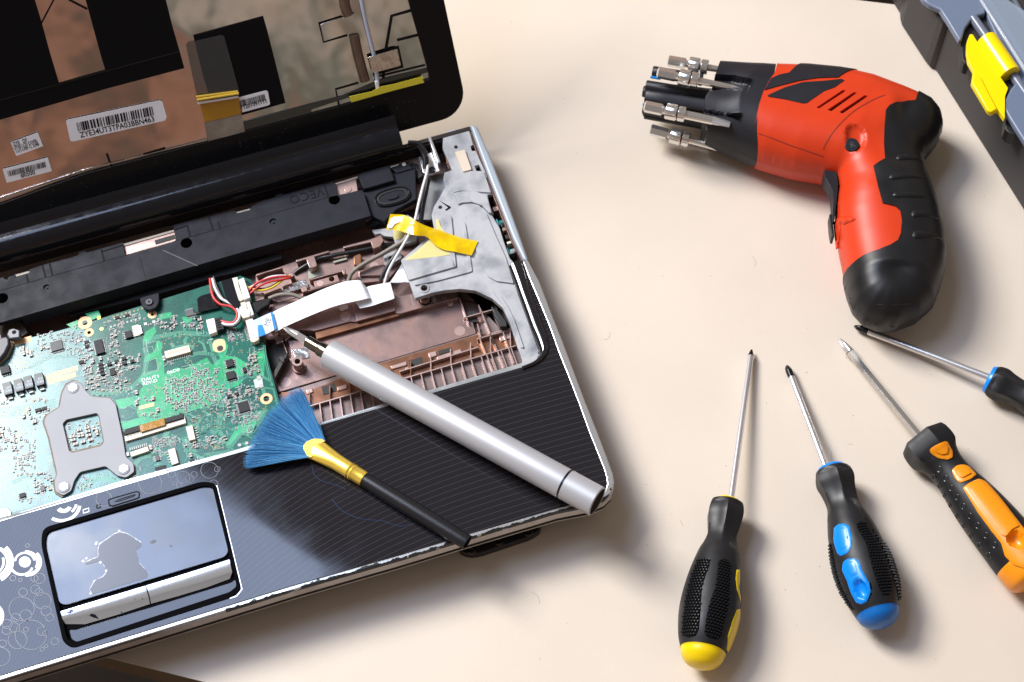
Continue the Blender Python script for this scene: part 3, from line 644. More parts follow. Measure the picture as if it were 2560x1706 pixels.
for q, z in (((680, 548, 740, 540, 800, 552, 846, 600, 900, 730, 960, 862, 1008, 1018, 905, 1005, 860, 980, 822, 920, 755, 745), .0283),
             ((655, 480, 700, 470, 780, 470, 850, 495, 878, 600, 862, 600, 820, 555, 760, 535, 700, 540, 680, 550), .0294),
             ((564, 628, 585, 612, 625, 605, 640, 625, 668, 918, 650, 925, 575, 660), .0283), ((338, 882, 632, 850, 668, 918, 386, 1000), .0283),
             ((600, 362, 642, 345, 740, 350, 830, 352, 874, 480, 700, 468, 655, 478, 610, 400), .0282), ((880, 1060, 930, 1090, 975, 1160, 1010, 1230, 1068, 1400, 1050, 1400, 990, 1230, 940, 1140), .0282),
             ((700, 640, 720, 650, 762, 945, 745, 952, 560, 1002, 420, 1030, 418, 1018, 560, 990, 738, 940), .0281)):
    prism('raised_pad', zs('C', q, z), z - .0270, MT['mag'], magf, bev=.0004, rnd=.0006)
prism('foam_pad', fillet(zs('C', (658, 238, 716, 224, 757, 342, 706, 356), .0290), .0006), .0022, mat('cream_foam', (0.62, 0.53, 0.42), 0.8), magf)
arr = zs('C', (568, 528, 632, 562, 636, 570, 606, 588, 600, 582, 618, 568), .02735)
prism('inked_arrow', arr, .0001, MT['ink'], magf)
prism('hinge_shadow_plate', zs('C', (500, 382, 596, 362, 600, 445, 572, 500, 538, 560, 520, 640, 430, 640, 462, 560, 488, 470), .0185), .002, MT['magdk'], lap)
prism('frame_foot', zs('C', (165, 702, 250, 690, 375, 608, 425, 640, 445, 700, 430, 770, 340, 790, 305, 782, 292, 742, 240, 738, 215, 722, 185, 728), .0212), .003, MT['mag'], lap, bev=.0004)
blk('frame_lug', 'E', (1170, 120, 1200, 100, 1290, 70, 1310, 130, 1230, 180, 1190, 190), .0205, .004, 'mag', lap, rnd=.0008)
disc('lug_hole', at(*px('E', 1225, 133)[0], .0206), .0013, .0002, MT['darkhole'], lap)
disc('countersink', at(*px('C', 476, 1046)[0], .0276), .0030, .0010, MT['mag'], magf, n=26, bev=.0003, hole=.0019)
prism('pale_glue', zs('C', (345, 892, 440, 820, 520, 745, 548, 700, 545, 635, 560, 640, 575, 680, 600, 720, 610, 670, 640, 760, 635, 848), .02802), .00008, MT['graytr'], magf)
prism('pale_glue', zs('C', (300, 760, 290, 700, 400, 690, 425, 720, 380, 745), .02135), .00006, MT['graytr'], lap)
# slot with an amber wrapped coil and hinge hardware
prism('amber_coil', fillet(zs('C', (588, 200, 612, 192, 655, 320, 620, 345), .0225), .001), .006, mat('amber_wrap', (0.42, 0.10, 0.02), 0.15, alpha=0.95, col2=(0.12, 0.03, 0.01), vscale=300), lap, bev=.0008)
prism('coil_end', fillet(zs('C', (617, 318, 652, 312, 662, 342, 622, 352), .0228), .0006), .006, MT['blackdk'], lap, bev=.0005)
prism('hinge_bracket', zs('C', (440, 270, 520, 238, 545, 300, 572, 300, 572, 352, 500, 375, 470, 360), .0245), .0012, MT['brushed'], lap, bev=.0003)
prism('hinge_bar', zs('C', (500, 150, 516, 146, 573, 296, 556, 308), .0300), .009, MT['brushed'], lap, bev=.0004)
for c in ((476, 262, .0024), (522, 340, .0020)):
    disc('screw', at(*px('C', c[0], c[1])[0], .0262), c[2], .0014, MT['screw'], lap, n=20, bev=.0004)
prism('hinge_pad', zs('C', (395, 300, 440, 310, 470, 380, 440, 400, 400, 350), .0235), .006, MT['blackdk'], lap, bev=.0005)
# port openings along the side: copper bits and teal buttons
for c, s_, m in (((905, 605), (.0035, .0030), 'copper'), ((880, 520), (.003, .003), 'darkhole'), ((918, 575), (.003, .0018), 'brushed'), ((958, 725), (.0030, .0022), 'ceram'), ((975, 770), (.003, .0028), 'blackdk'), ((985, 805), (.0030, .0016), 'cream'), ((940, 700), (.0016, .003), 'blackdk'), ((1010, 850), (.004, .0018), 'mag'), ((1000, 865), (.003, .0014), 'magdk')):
    box('port_piece', at(*px('C', *c)[0], .0195), s_[0], s_[1], .0055, MT[m], lap, rot=-.03, bev=.0003)
for c in ((935, 657), (998, 827)):
    p = at(*px('C', *c)[0], .0245); tb = box('side_switch', p - UP * .004, .0048, .0030, .0042, MT['teal'], lap, rot=-.05, bev=.0005)
    box('switch_flange', p - UP * .004 + Vector((-.0022, .0, 0)), .0011, .0052, .0052, MT['teal'], tb, rot=-.05, bev=.0005)
prism('rear_edge', [Vector((-0.372, .2475, .0262)), Vector((0.002, .2480, .0262)), Vector((0.002, .2435, .0262)), Vector((-0.372, .2430, .0262))], .012, MT['blackdk'], lap, bev=.0006)
prism('rear_shelf_metal', [Vector((-0.36, .243, .0175)), Vector((-0.03, .243, .0175)), Vector((-0.03, .212, .0175)), Vector((-0.36, .212, .0175))], .004, MT['copperlt'], lap)
# ------------------------------------------------------------------ speaker bar
bar = empty('speaker_bar', (-.15, .21, .02), None, None); bar.parent = lap; bar.location = Vector((-.15, .21, .02)) - lap.location
Zb = .0288
bp_ = zs('D', (-80, 925, 28, 890, 30, 905, 60, 915, 68, 892, 125, 872, 128, 893, 238, 862, 240, 830, 340, 795, 560, 737, 640, 712, 640, 690, 700, 675, 700, 692, 780, 672, 1000, 608, 1020, 712, 1100, 700, 1128, 715, 1335, 652, 1440, 588, 1415, 470, 1468, 455, 1700, 400, 1918, 345, 1930, 372, 2044, 342, 2050, 318), Zb) + \
      zs('Q', (45, 665, 220, 618, 222, 590, 300, 568, 305, 590, 410, 565, 780, 460, 795, 470, 905, 436, 945, 595, 1200, 535, 1240, 560, 1330, 830, 1275, 850), Zb)
front = zs('P', 0 and () or (914, 546, 640, 623, 55, 794, -30, 818), Zb)
ph = [circle3(at(*px('D', 1525, 622)[0], Zb), .0033, EX, EY, 24), circle3(at(*px('D', 22, 1072)[0], Zb), .0033, EX, EY, 24), circle3(at(*px('Q', 905, 655)[0], Zb), .0033, EX, EY, 24)]
prism('housing', bp_ + front, .0022, MT['blackpl'], bar, holes=ph, bev=.0003)
seam = zs('P', (-30, 733, 0, 727, 640, 547, 822, 493, 903, 476), Zb + .0010)
tpq = seam + zs('Q', (1240, 560, 1322, 826, 1272, 846), Zb + .0010) + [Vector((p.x, p.y, Zb + .0010)) for p in front]
phs = [[Vector((p.x, p.y, Zb + .001)) for p in h] for h in ph]
dim = [circle3(at(*px('D', 380, 975)[0], Zb + .001), .0019, EX, EY, 20), circle3(at(*px('Q', 198, 898)[0], Zb + .001), .0022, EX, EY, 20)]
prism('housing_top', tpq, .0011, MT['blackpl'], bar, holes=phs + dim, bev=.0004)
for h in ph:
    c = sum(h, Vector()) / len(h)
    wo = [Vector((p.x, p.y, Zb - .0005)) for p in circle3(c, .0040, EX, EY, 24)]; wi = [Vector((p.x, p.y, Zb - .0005)) for p in circle3(c, .0033, EX, EY, 24)]
    prism('screw_well', wo, .010, MT['blackdk'], bar, holes=[wi])
    disc('well_floor', Vector((c.x, c.y, .0190)), .0034, .001, MT['darkhole'], bar); disc('well_ring', Vector((c.x, c.y, .0205)), .0021, .0012, MT['copper'], bar, hole=.0010)
for h in dim:
    c = sum(h, Vector()) / len(h); disc('pin', Vector((c.x, c.y, Zb + .0006)), .0006, .0008, MT['blackpl'], bar, n=12)
# sloping front face
a = [Vector((p.x, p.y, Zb + .0006)) for p in front[:3]]
b = zs('P', (915, 566, 640, 645, 62, 815), .0215)
vs = a + b; emit('front_slope', vs + [Vector((v.x, v.y + .004, v.z - .003)) for v in vs], [[0, 1, 4, 3], [1, 2, 5, 4], [6, 9, 10, 7], [7, 10, 11, 8], [3, 4, 10, 9], [4, 5, 11, 10], [0, 3, 9, 6], [2, 8, 11, 5]], MT['blackpl'], bar)
prism('front_ledge', zs('D', (560, 1215, 1140, 1070, 1290, 1030, 1790, 885, 1900, 860, 2091, 800, 2300, 740, 2300, 700, 2091, 745, 560, 1150), .0190), .006, MT['blackdk'], bar)
# seams and small ribs in the rear strip
for v, q in (('D', (345, 797, 375, 903)), ('D', (405, 782, 430, 888)), ('D', (825, 665, 852, 765)), ('D', (835, 682, 1000, 632)), ('D', (1530, 470, 1552, 560)), ('D', (1425, 505, 1530, 470)), ('D', (1705, 400, 1740, 508)), ('D', (1780, 440, 1795, 492)), ('Q', (785, 460, 832, 610)), ('D', (215, 870, 232, 945))):
    pp = zs(v, q, Zb + .0002); d = (pp[1] - pp[0]).normalized(); sd = Vector((-d.y, d.x, 0)) * .00045
    prism('seam', [pp[0] + sd, pp[1] + sd, pp[1] - sd, pp[0] - sd], .0004, MT['ink'], bar)
for v_, q in (('D', (1003, 622, 1420, 505, 1422, 520, 1006, 640)), ('D', (125, 872, 240, 842, 242, 856, 128, 890)), ('D', (1928, 362, 2042, 332, 2044, 346, 1932, 376)), ('Q', (905, 455, 1170, 375, 1172, 392, 912, 472)), ('Q', (1545, 262, 1645, 232, 1648, 244, 1550, 276))):
    prism('bright_strip', zs(v_, q, .0268), .0015, MT['table'], bar)
for v_, q in (('D', (1005, 642, 1425, 522, 1436, 600, 1335, 660, 1120, 722, 1020, 720)), ('D', (128, 892, 242, 858, 244, 875, 132, 900)), ('Q', (915, 478, 1150, 405, 1170, 540, 945, 600))):
    prism('slot_floor', zs(v_, q, .0262), .001, MT['copperlt'], bar)
prism('slot_hole', zs('D', (1262, 592, 1425, 545, 1432, 580, 1272, 628), .0264), .0001, MT['darkhole'], bar)
disc('mould_mark', at(*px('Q', 1060, 520)[0], .0266), .0022, .0004, MT['copperlt'], bar, n=24, bev=.0002)
sp_ = [(0, 727), (575, 564), (640, 546), (822, 493)]
h_ = Heap(); h_.ribbon(zs('P', [c_ for p_ in sp_ for c_ in p_], Zb + .00112), .00030); h_.emit('seam', [MT['ink']], bar)
pp = zs('D', (1140, 725, 1193, 920), Zb + .0011); sd = Vector((.00012, 0, 0)); prism('seam', [pp[0] + sd, pp[1] + sd, pp[1] - sd, pp[0] - sd], .0002, MT['ink'], bar)
pp = zs('D', (1330, 672, 1612, 800), Zb + .0011); sd = Vector((.00025, .0001, 0)); prism('ridge', [pp[0] + sd, pp[1] + sd, pp[1] - sd, pp[0] - sd], .0002, MT['chipg'], bar)
o_ = at(*px('Q', 770, 500)[0], Zb + .00012)
e_ = at(*px('Q', 440, 590)[0], Zb + .00012) - o_
text('moulded_letters', 'VECO', o_, e_, Vector((0, -1, 0)), .0082, MT['ink'], bar, ext=.0001, wscale=.95)
# screw lug over the board
lg = fillet(zs('D', (1138, 1062, 1200, 1045, 1300, 1015, 1300, 1100, 1275, 1145, 1210, 1165, 1160, 1135), .0242), .0015, 4)
prism('screw_lug', lg, .003, MT['blackpl'], bar, bev=.0004)
sw = disc('lug_screw', at(*px('D', 1217, 1092)[0], .0250), .0022, .0010, MT['screw'], bar, n=24, bev=.0004)
h2 = Heap(); c0 = at(*px('D', 1217, 1092)[0], .02505)
h2.box(c0, .0020, .00045, .00005, .3); h2.box(c0, .00045, .0020, .00006, .3); h2.emit('cross_slot', [MT['ink']], sw)
# speaker
spz = .0262
prism('speaker_mount', zs('Q', (1240, 560, 1540, 470, 1610, 440, 1600, 330, 1840, 270, 1850, 640, 1620, 760, 1480, 900, 1330, 830), spz), .004, MT['blackpl'], bar, bev=.0005)
blk('speaker_block', 'Q', (1170, 362, 1235, 330, 1530, 240, 1600, 420, 1310, 505, 1240, 520), .0290, .008, 'blackpl', bar, bev=.0005)
blk('mount_arm', 'Q', (1550, 275, 1650, 240, 1700, 200, 1760, 210, 1790, 260, 1830, 280, 1620, 340), .0270, .004, 'blackpl', bar, bev=.0006)
disc('arm_hole', at(*px('Q', 1705, 235)[0], .02705), .0012, .0003, MT['table'], bar)
blk('mount_arm', 'Q', (1300, 880, 1370, 850, 1440, 905, 1380, 940, 1300, 945), .0225, .004, 'blackpl', bar, bev=.0004)
disc('arm_hole', at(*px('Q', 1350, 905)[0], .02255), .0011, .0003, MT['darkhole'], bar)
def oval(c, rl, rs, z, ang, n=36):
    c = at(*px('Q', *c)[0], z); ca, sa = math.cos(ang), math.sin(ang); out = []
    for i in range(n):
        t = 2 * math.pi * i / n; x = math.copysign(abs(math.cos(t)) ** .75, math.cos(t)) * rl; y = math.copysign(abs(math.sin(t)) ** .85, math.sin(t)) * rs
        out.append(Vector((c.x + x * ca - y * sa, c.y + x * sa + y * ca, z)))
    return out
sc_ = (1575, 605)
prism('speaker_ring', oval(sc_, .0105, .0058, spz + .0010, .0), .0012, MT['gloss'], bar, holes=[oval(sc_, .0096, .0049, spz + .0010, .0)], bev=.0004)
prism('speaker_surround', oval(sc_, .0092, .0045, spz + .0007, .0), .0009, MT['rubber'], bar, holes=[oval(sc_, .0078, .0034, spz + .0007, .0)], bev=.0004)
prism('speaker_cone', oval(sc_, .0078, .0034, spz + .0003, .0), .0004, MT['blackpl'], bar)
prism('speaker_dome', oval(sc_, .0036, .0019, spz + .0011, .0), .0008, MT['blackpl'], bar, bev=.0006)
# left end of the bar: cavity, grey lug and hinge plate
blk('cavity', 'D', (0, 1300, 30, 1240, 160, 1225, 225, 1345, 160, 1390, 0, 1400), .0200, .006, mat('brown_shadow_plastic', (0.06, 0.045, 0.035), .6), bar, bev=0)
blk('grey_lug', 'D', (55, 1360, 70, 1320, 110, 1308, 160, 1325, 160, 1385, 75, 1395), .0262, .004, mat('grey_lug_plastic', (0.12, 0.12, 0.14), .35), bar, bev=.0006)
disc('lug_hole', at(*px('D', 115, 1342)[0], .0263), .0012, .0002, MT['ink'], bar)
blk('fan_corner', 'T', (-60, 230, 80, 200, 108, 235, 108, 300, 60, 400, -20, 500, -80, 500), .0258, .004, mat('fan_housing', (0.06, 0.06, 0.07), .4), bar, bev=.0008)
blk('fan_rim', 'T', (108, 255, 150, 255, 158, 310, 100, 440, -20, 560, -40, 500, 60, 410, 108, 300), .0228, .002, 'ceram', bar, bev=.0004)
# ------------------------------------------------------------------ main circuit board
ZB = 0.0202
def Mz(u, w, z=ZB): return at(*px('M', u, w)[0], z)
def pcb_mat(name, c1, c2, rough=.2):
    m = mat(name, c1, rough, spec=0.6); k = NT(m)
    n1 = k.smooth(k.noise(70, 2), .45, .5); fine = k.math('GREATER_THAN', k.noise(1500, 1), .62)
    X, Y, Z = k.xyz()
    # fine parallel track relief in patches
    st = k.math('GREATER_THAN', k.math('FRACT', k.math('MULTIPLY', k.math('ADD', X, k.math('MULTIPLY', Y, .05)), 900)), .55)
    pat = k.math('MULTIPLY', st, k.smooth(k.noise(45, 1), .56, .6))
    c = k.mix(k.math('MULTIPLY', n1, .6), tuple(c1) + (1,), tuple(c2) + (1,)); c = k.mix(k.math('MULTIPLY', fine, .35), c, tuple(min(1, x * 2.2) for x in c2) + (1,))
    c = k.mix(k.math('MULTIPLY', pat, .5), c, tuple(x * 1.5 for x in c2) + (1,))
    k.link(c, k.b.inputs['Base Color'])
    return m
MP1 = pcb_mat('solder_mask_dark', (0.003, 0.080, 0.060), (0.006, 0.12, 0.085))
MP2 = pcb_mat('solder_mask_light', (0.018, 0.31, 0.13), (0.025, 0.37, 0.16))
MP3 = pcb_mat('solder_mask_glare', (0.035, 0.15, 0.15), (0.08, 0.25, 0.24), .24)  # paler, greyer mask: reflected wash on the left put into the colour
MT['silkb'] = mat('board_lettering', (.7, .78, .76), .5)
MTR = mat('copper_track_under_mask', (0.11, 0.40, 0.27), .25)
MTR2 = mat('copper_track_dark', (0.05, 0.26, 0.22), .25)
cor = px('P', 600, 690, 628, 700, 640, 760, 652, 835, 700, 1010, 718, 1075, 640, 1125, 43, 1318, -60, 1348)
pcbo = ats(cor, ZB); pcbo = [Vector((XL + .02, .190, ZB)), Vector((pcbo[0].x - .02, .196, ZB))] + pcbo + [Vector((XL + .02, pcbo[-1].y, ZB))]
ringc = [(640, 82, 58, 22), (672, 156, 37, 15), (1148, 20, 37, 13), (2008, 655, 48, 24), (1660, 275, 0, 26)]
pholes = [circle3(Mz(c[0], c[1]), c[3] / 3.0157 / 4750, EX, EY, 18) for c in ringc]
pcb = prism('circuit_board', pcbo, .0012, MP1, lap, holes=pholes)
def pz(q, z=ZB): return zs('M', q, z)
POUR = [(MP3, (-30, 330, 95, 240, 250, 190, 420, 150, 560, 110, 640, 140, 700, 240, 700, 420, 640, 470, 640, 600, 700, 690, 850, 650, 900, 800, 940, 1100, 1010, 1190, 930, 1330, 60, 1520, -30, 1560)),  # first outline is the reflected wash, painted as a pour
        (MP2, (1190, 210, 1225, 240, 1215, 300, 1235, 360, 1240, 470, 1330, 420, 1390, 430, 1560, 345, 1600, 400, 1660, 350, 1640, 310, 1600, 300, 1600, 240, 1640, 205, 1690, 200, 1720, 260, 1700, 330, 1780, 340, 1850, 380, 1870, 480, 1790, 560, 1660, 600, 1680, 650, 1620, 690, 1340, 780, 1180, 790, 1050, 800, 1030, 760, 1050, 600, 1080, 560, 1040, 520, 1080, 460, 1190, 440, 1180, 350, 1080, 380, 1100, 330, 1160, 300)),
        (MP2, (870, 665, 1045, 630, 1060, 700, 900, 735)), (MP2, (880, 810, 940, 830, 1060, 795, 1180, 800, 1300, 770, 1300, 790, 920, 890)),
        (MP2, (500, 95, 590, 60, 575, 110, 600, 135, 560, 130)), (MP2, (640, 15, 740, -10, 760, 30, 700, 60)), (MP2, (1100, 150, 1165, 110, 1180, 150, 1120, 230, 1085, 230, 1080, 190)),
        (MP2, (1370, 40, 1450, 30, 1445, 75, 1390, 85)), (MP2, (1900, 310, 1985, 290, 2000, 330, 1990, 490, 1960, 480, 1920, 420)), (MP2, (1790, 860, 1900, 830, 1960, 740, 1990, 760, 1910, 880, 1800, 930, 1740, 1000, 1700, 1010)),
        (MP1, (880, 740, 1000, 700, 1030, 790, 960, 815, 890, 800)), (MP2, (1190, 20, 1290, 0, 1300, 40, 1210, 60))]
for i, (m, q) in enumerate(POUR):
    prism('copper_pour', pz(q, ZB + .00004 + i * .000004), .00004, m, pcb)
# pads and rings
for c in ringc[:4]:
    ce = Mz(c[0], c[1], ZB + .00012); disc('gold_ring', ce, c[2] / 3.0157 / 4750, .00006, MT['gold'], pcb, n=32, hole=c[3] / 3.0157 / 4750)
ov = fillet(pz((1602, 262, 1606, 222, 1650, 202, 1695, 212, 1702, 262, 1700, 288, 1650, 308, 1612, 296), ZB + .00012), .002, 4)
prism('gold_ring', ov, .00006, MT['gold'], pcb, holes=[circle3(Mz(1660, 275, ZB + .00012), .0018, EX, EY, 18)])
disc('hole_shade', Mz(1660, 275, ZB + .00015), .0017, .00005, MT['darkhole'], pcb, n=20)
for c in ringc: disc('hole_shade', Mz(c[0], c[1], ZB - .0014), c[3] / 3.0157 / 4600, .0003, MT['darkhole'], pcb, n=16)
for q in ((92, 218, 236, 180, 240, 222, 98, 262), (1046, 712, 1160, 682, 1163, 710, 1050, 738), (-20, 300, 10, 290, 12, 330, -20, 340)): prism('gold_pad', pz(q, ZB + .0001), .00006, MT['gold'], pcb)
for r_ in range(2):
    for i in range(11):
        t = i / 10; u = (355 + 222 * t) if r_ == 0 else (368 + 195 * t); w = (490 - 66 * t) if r_ == 0 else (530 - 56 * t)
        prism('edge_contact', pz((u - 9, w - 16, u + 7, w - 20, u + 12, w + 16, u - 4, w + 20), ZB + .0001), .00005, MT['gold'], pcb)
for c in ((745, 45, 10, 20), (765, 128, 12, 18)): disc('gold_ring', Mz(c[0], c[1], ZB + .0001), .0010, .00006, MT['goldm'], pcb, n=16, hole=.0004)
CH = 0
def chip(u, w, su, sw, h, m='chip', pins=0, sides='ud', rot=0.0, bev=.00012, name='chip', par=pcb):
    """package of su x sw pixels (in the 3x view) with a row of pins on its sides"""
    c = Mz(u, w, ZB + .0001); k = 3.0157 * 4800; sx = su / k; sy = sw / k / .90
    o = box(name, c, sx, sy, h, MT[m] if isinstance(m, str) else m, par, rot=rot, bev=bev)
    if pins:
        H = Heap(); ca, sa = math.cos(rot), math.sin(rot)
        for sd in sides:
            for i in range(pins):
                f = (i + .5) / pins - .5
                if sd in 'ud': x, y, a, b = f * sx * .95, (sy / 2 + .00035) * (1 if sd == 'u' else -1), sx / pins * .5, .0010
                else: x, y, a, b = (sx / 2 + .00035) * (1 if sd == 'r' else -1), f * sy * .95, .0010, sy / pins * .5
                H.box(Vector((c.x + x * ca - y * sa, c.y + x * sa + y * ca, ZB + .0001)), a, b, h * .35, rot)
        H.emit('pins', [MT['solder']], par)
    return o
chip(430, 262, 92, 78, .0013, 'chipg', 14, 'udlr')
chip(752, 272, 66, 112, .0016, 'chip', 12, 'lr')
chip(972, 178, 56, 58, .0016, 'chip', 4, 'lr')
chip(1735, 395, 58, 60, .0016, 'chip', 4, 'lr')
chip(1742, 486, 70, 62, .0016, 'chip', 4, 'ud')
chip(1846, 442, 26, 38, .0012, 'chip', 3, 'lr')
chip(1838, 720, 82, 80, .0010, 'chip', 10, 'udlr')
chip(852, 456, 44, 58, .0011, 'chip', 5, 'ud')
chip(617, 384, 42, 26, .0011, 'chip', 3, 'ud')
chip(43, 445, 72, 62, .0018, 'chip', 4, 'd')
chip(1433, 75 - 60, 0.1, 0.1, .0001, 'chip')
chip(1415, 14, 10, 8, .0008, 'chip')
chip(1213, 1190, 82, 42, .0010, 'chip')
chip(1188, 1105, 30, 44, .0008, 'chipg', 4, 'lr')
chip(1030, 145, 54, 90, .0008, MT['cream'], 0); chip(1058, 142, 30, 70, .0012, 'silver')
chip(172, 1388, 44, 32, .0012, 'chip', 3, 'd'); chip(290, 745, 46, 24, .0011, 'chip', 1, 'd'); chip(338, 733, 42, 24, .0011, 'chip', 1, 'd')
for c in ((760, 398), (764, 422), (770, 446), (775, 472), (826, 398), (882, 378), (936, 356), (940, 392), (1000, 376), (655, 232), (658, 262), (1730, 640), (1785, 624), (1450, 1128), (1490, 12), (1490, 48), (1290, 105), (960, 30), (886, 48)):
    chip(c[0], c[1], 36, 22, .0009, 'chip', 1, 'lr', rot=rr.uniform(-.05, .05))
chip(1410 + 22, 12, 66, 52, .0010, 'chipg', 6, 'ud')
chip(324, 1334, 34, 44, .0008, 'resist', 2, 'ud')
# four tall dark capacitors with a grey band and an upside-down marking
for c in ((66, 592), (150, 568), (222, 545), (305, 524)):
    o = chip(c[0], c[1], 66, 100, .0026, 'tant', 1, 'd', bev=.0002, name='tall_capacitor')
    cc = Mz(c[0] - 2, c[1] - 4, ZB + .0027); kx = 1 / (3.0157 * 4800)
    sx = 66 * kx; sy = 100 * kx / .9
    vs, fs = obox(Vector((o.location.x + wloc(pcb).x, o.location.y + wloc(pcb).y - sy * .18, ZB + .0027)), sx * .96, sy * .42, .00006); emit('grey_band', vs, fs, MT['tantg'], pcb)
    for i_, tx in enumerate(('NEX', 'JN8')):
        text('marking', tx, Vector((cc.x + sx * .42, cc.y + sy * (.02 + .26 * i_), ZB + .00277)), Vector((-1, 0, 0)), Vector((0, -1, 0)), .0019, MT['silk'], pcb)
    box('solder_foot', Vector((cc.x, cc.y - sy * .60, ZB + .0001)), sx * .6, .0012, .0012, MT['solder'], pcb, bev=.0003)
# connectors
def conn(q, z0, h, m='cream', bev=.0002, nm='connector'): return prism(nm, pz(q, ZB + h), h - z0, MT[m], pcb, bev=bev)
conn((936, 925, 1392, 780, 1404, 838, 945, 978), 0, .0016); conn((922, 905, 940, 900, 948, 885, 1060, 850, 1290, 790, 1345, 775, 1360, 762, 1382, 765, 1384, 800, 935, 930), 0, .0024, 'chip', nm='flip_lock')
H = Heap()
for i in range(44):
    t = i / 43; H.box(Mz(952 + 440 * t, 985 - 138 * t, ZB), .00028, .0014, .0004)
H.emit('pins', [MT['solder']], pcb)
H = Heap()
for i in range(40):
    t = i / 39; H.box(Mz(960 + 420 * t, 940 - 132 * t, ZB + .0016), .00025, .0011, .0001)
H.emit('contact_slots', [MT['ink']], pcb)
prism('amber_tape', pz((1050, 856, 1238, 800, 1246, 852, 1060, 908), ZB + .0027), .0002, MT['kaptondk'], pcb)
def small_conn(q, ax, npn, hh=.0022):
    o = conn(q, 0, hh); P_ = pz(q, ZB + hh); c = sum(P_, Vector()) / len(P_)
    return o
small_conn((1238, 298, 1424, 250, 1440, 300, 1250, 352), 0, 12); prism('connector_slot', pz((1258, 306, 1420, 264, 1424, 280, 1262, 324), ZB + .00225), .0001, mat('slot_shade_cream', (.52, .46, .36), .5), pcb)
H = Heap()
for i in range(13): t = i / 12; H.box(Mz(1268 + 165 * t, 372 - 44 * t, ZB), .0004, .0016, .0005)
for c in ((1236, 345), (1440, 295), (1240, 365)): H.box(Mz(c[0], c[1], ZB), .0012, .0012, .0010)
H.emit('pins', [MT['solder']], pcb)
small_conn((980, 1058, 1112, 1012, 1126, 1048, 990, 1094), 0, 8, .0018)
H = Heap()
for i in range(9): t = i / 8; H.box(Mz(985 + 122 * t, 1040 - 35 * t, ZB + .0012), .0004, .0016, .0010)
for c in ((965, 1078), (1135, 1022)): H.box(Mz(c[0], c[1], ZB), .0014, .0022, .0010)
H.emit('pins', [MT['solder']], pcb)
small_conn((1400, 868, 1450, 852, 1475, 960, 1425, 972), 1, 5, .0020); small_conn((1264, 1040, 1318, 1024, 1348, 1138, 1296, 1156), 1, 5, .0020)
H = Heap()
for (a, b) in (((1462, 880), (1478, 950)), ((1268, 1060), (1290, 1135))):
    for i in range(5): t = i / 4; H.box(Mz(a[0] + (b[0] - a[0]) * t + (14 if a[0] > 1400 else -6), a[1] + (b[1] - a[1]) * t, ZB), .0014, .00045, .0005)
H.emit('pins', [MT['solder']], pcb)
# right edge: audio, lid and ribbon connectors
cn = lambda v, q, z, h, m, nm='connector', bev=.0003: prism(nm, zs(v, q, z), h, MT[m], pcb, bev=bev)
cn('M', (1552, 60, 1615, 45, 1636, 150, 1578, 170), ZB + .0036, .0036, 'white'); cn('M', (1612, 50, 1670, 36, 1690, 130, 1640, 148), ZB + .0034, .0030, 'chip', 'plug')
H = Heap()
for i in range(5): H.box(Mz(1640 + i * 5, 62 + i * 18, ZB + .0035), .0022, .00035, .0002)
H.emit('plug_ribs', [MT['ink']], pcb)
cn('D', (1895, 900, 1940, 890, 1950, 960, 1990, 1075, 1965, 1090, 1940, 1080), .0262, .005, 'cream'); cn('D', (1945, 915, 1990, 895, 2045, 1058, 1990, 1078), .0270, .006, 'white')
cn('D', (1950, 1105, 2005, 1090, 2020, 1150, 2050, 1170, 2040, 1215, 1985, 1230, 1960, 1190), .0255, .005, 'cream'); cn('D', (2005, 1090, 2035, 1080, 2075, 1195, 2045, 1212), .0250, .004, 'white')
ffcc = cn('R', (72, 1005, 115, 990, 175, 985, 190, 1020, 225, 1130, 270, 1250, 262, 1290, 190, 1325, 150, 1310), .0240, .0036, 'cream')
cn('R', (120, 1000, 178, 988, 262, 1245, 205, 1262), .0243, .001, 'white', 'flip_lock')
H = Heap()
for i in range(13): t = i / 12; H.box(at(*px('R', 62 + 62 * t, 1065 + 225 * t)[0], ZB), .0016, .0004, .0004)
H.emit('pins', [MT['solder']], pcb)
H = Heap()
for i in range(6): t = i / 5; H.box(at(*px('D', 1965 + 45 * t, 925 + 130 * t)[0], .0270), .0016, .0003, .0001)
H.emit('connector_slots', [mat('slot_shade', (.45, .43, .38), .5)], pcb)
prism('black_film', fillet(zs('D', (1610, 1070, 1640, 1045, 1760, 1010, 1795, 1060, 1800, 1140, 1620, 1180), .0222), .001), .0003, mat('black_film', (0.008, 0.009, 0.012), .12, bump=.4, bscale=120, bdist=.0005), pcb)
prism('black_film', fillet(zs('D', (1805, 925, 1895, 900, 1940, 1050, 1965, 1120, 1920, 1145, 1850, 1080), .0262), .0008), .0004, mat('black_film_shiny', (0.012, 0.013, 0.018), .08, bump=.5, bscale=160, bdist=.0008), pcb)
# silver pads block at the right
for q in ((1910, 512, 1975, 495, 1985, 560, 1925, 575),): prism('tinned_pad', pz(q, ZB + .0001), .00006, MT['silk'], pcb)
for q in ((1935, 485, 1965, 478, 1970, 505, 1940, 512), (1950, 550, 1985, 542, 1988, 568, 1958, 576), (1790, 995, 1818, 990, 1822, 1012, 1796, 1018), (1845, 980, 1872, 976, 1874, 998, 1850, 1002), (578, 212, 602, 206, 604, 226, 582, 230), (618, 200, 642, 196, 646, 216, 622, 220), (1082, 82, 1108, 76, 1112, 98, 1086, 104), (1145, 66, 1172, 60, 1174, 82, 1150, 88)):
    prism('tinned_pad', pz(q, ZB + .0003), .0003, MT['solder'], pcb, bev=.0001)
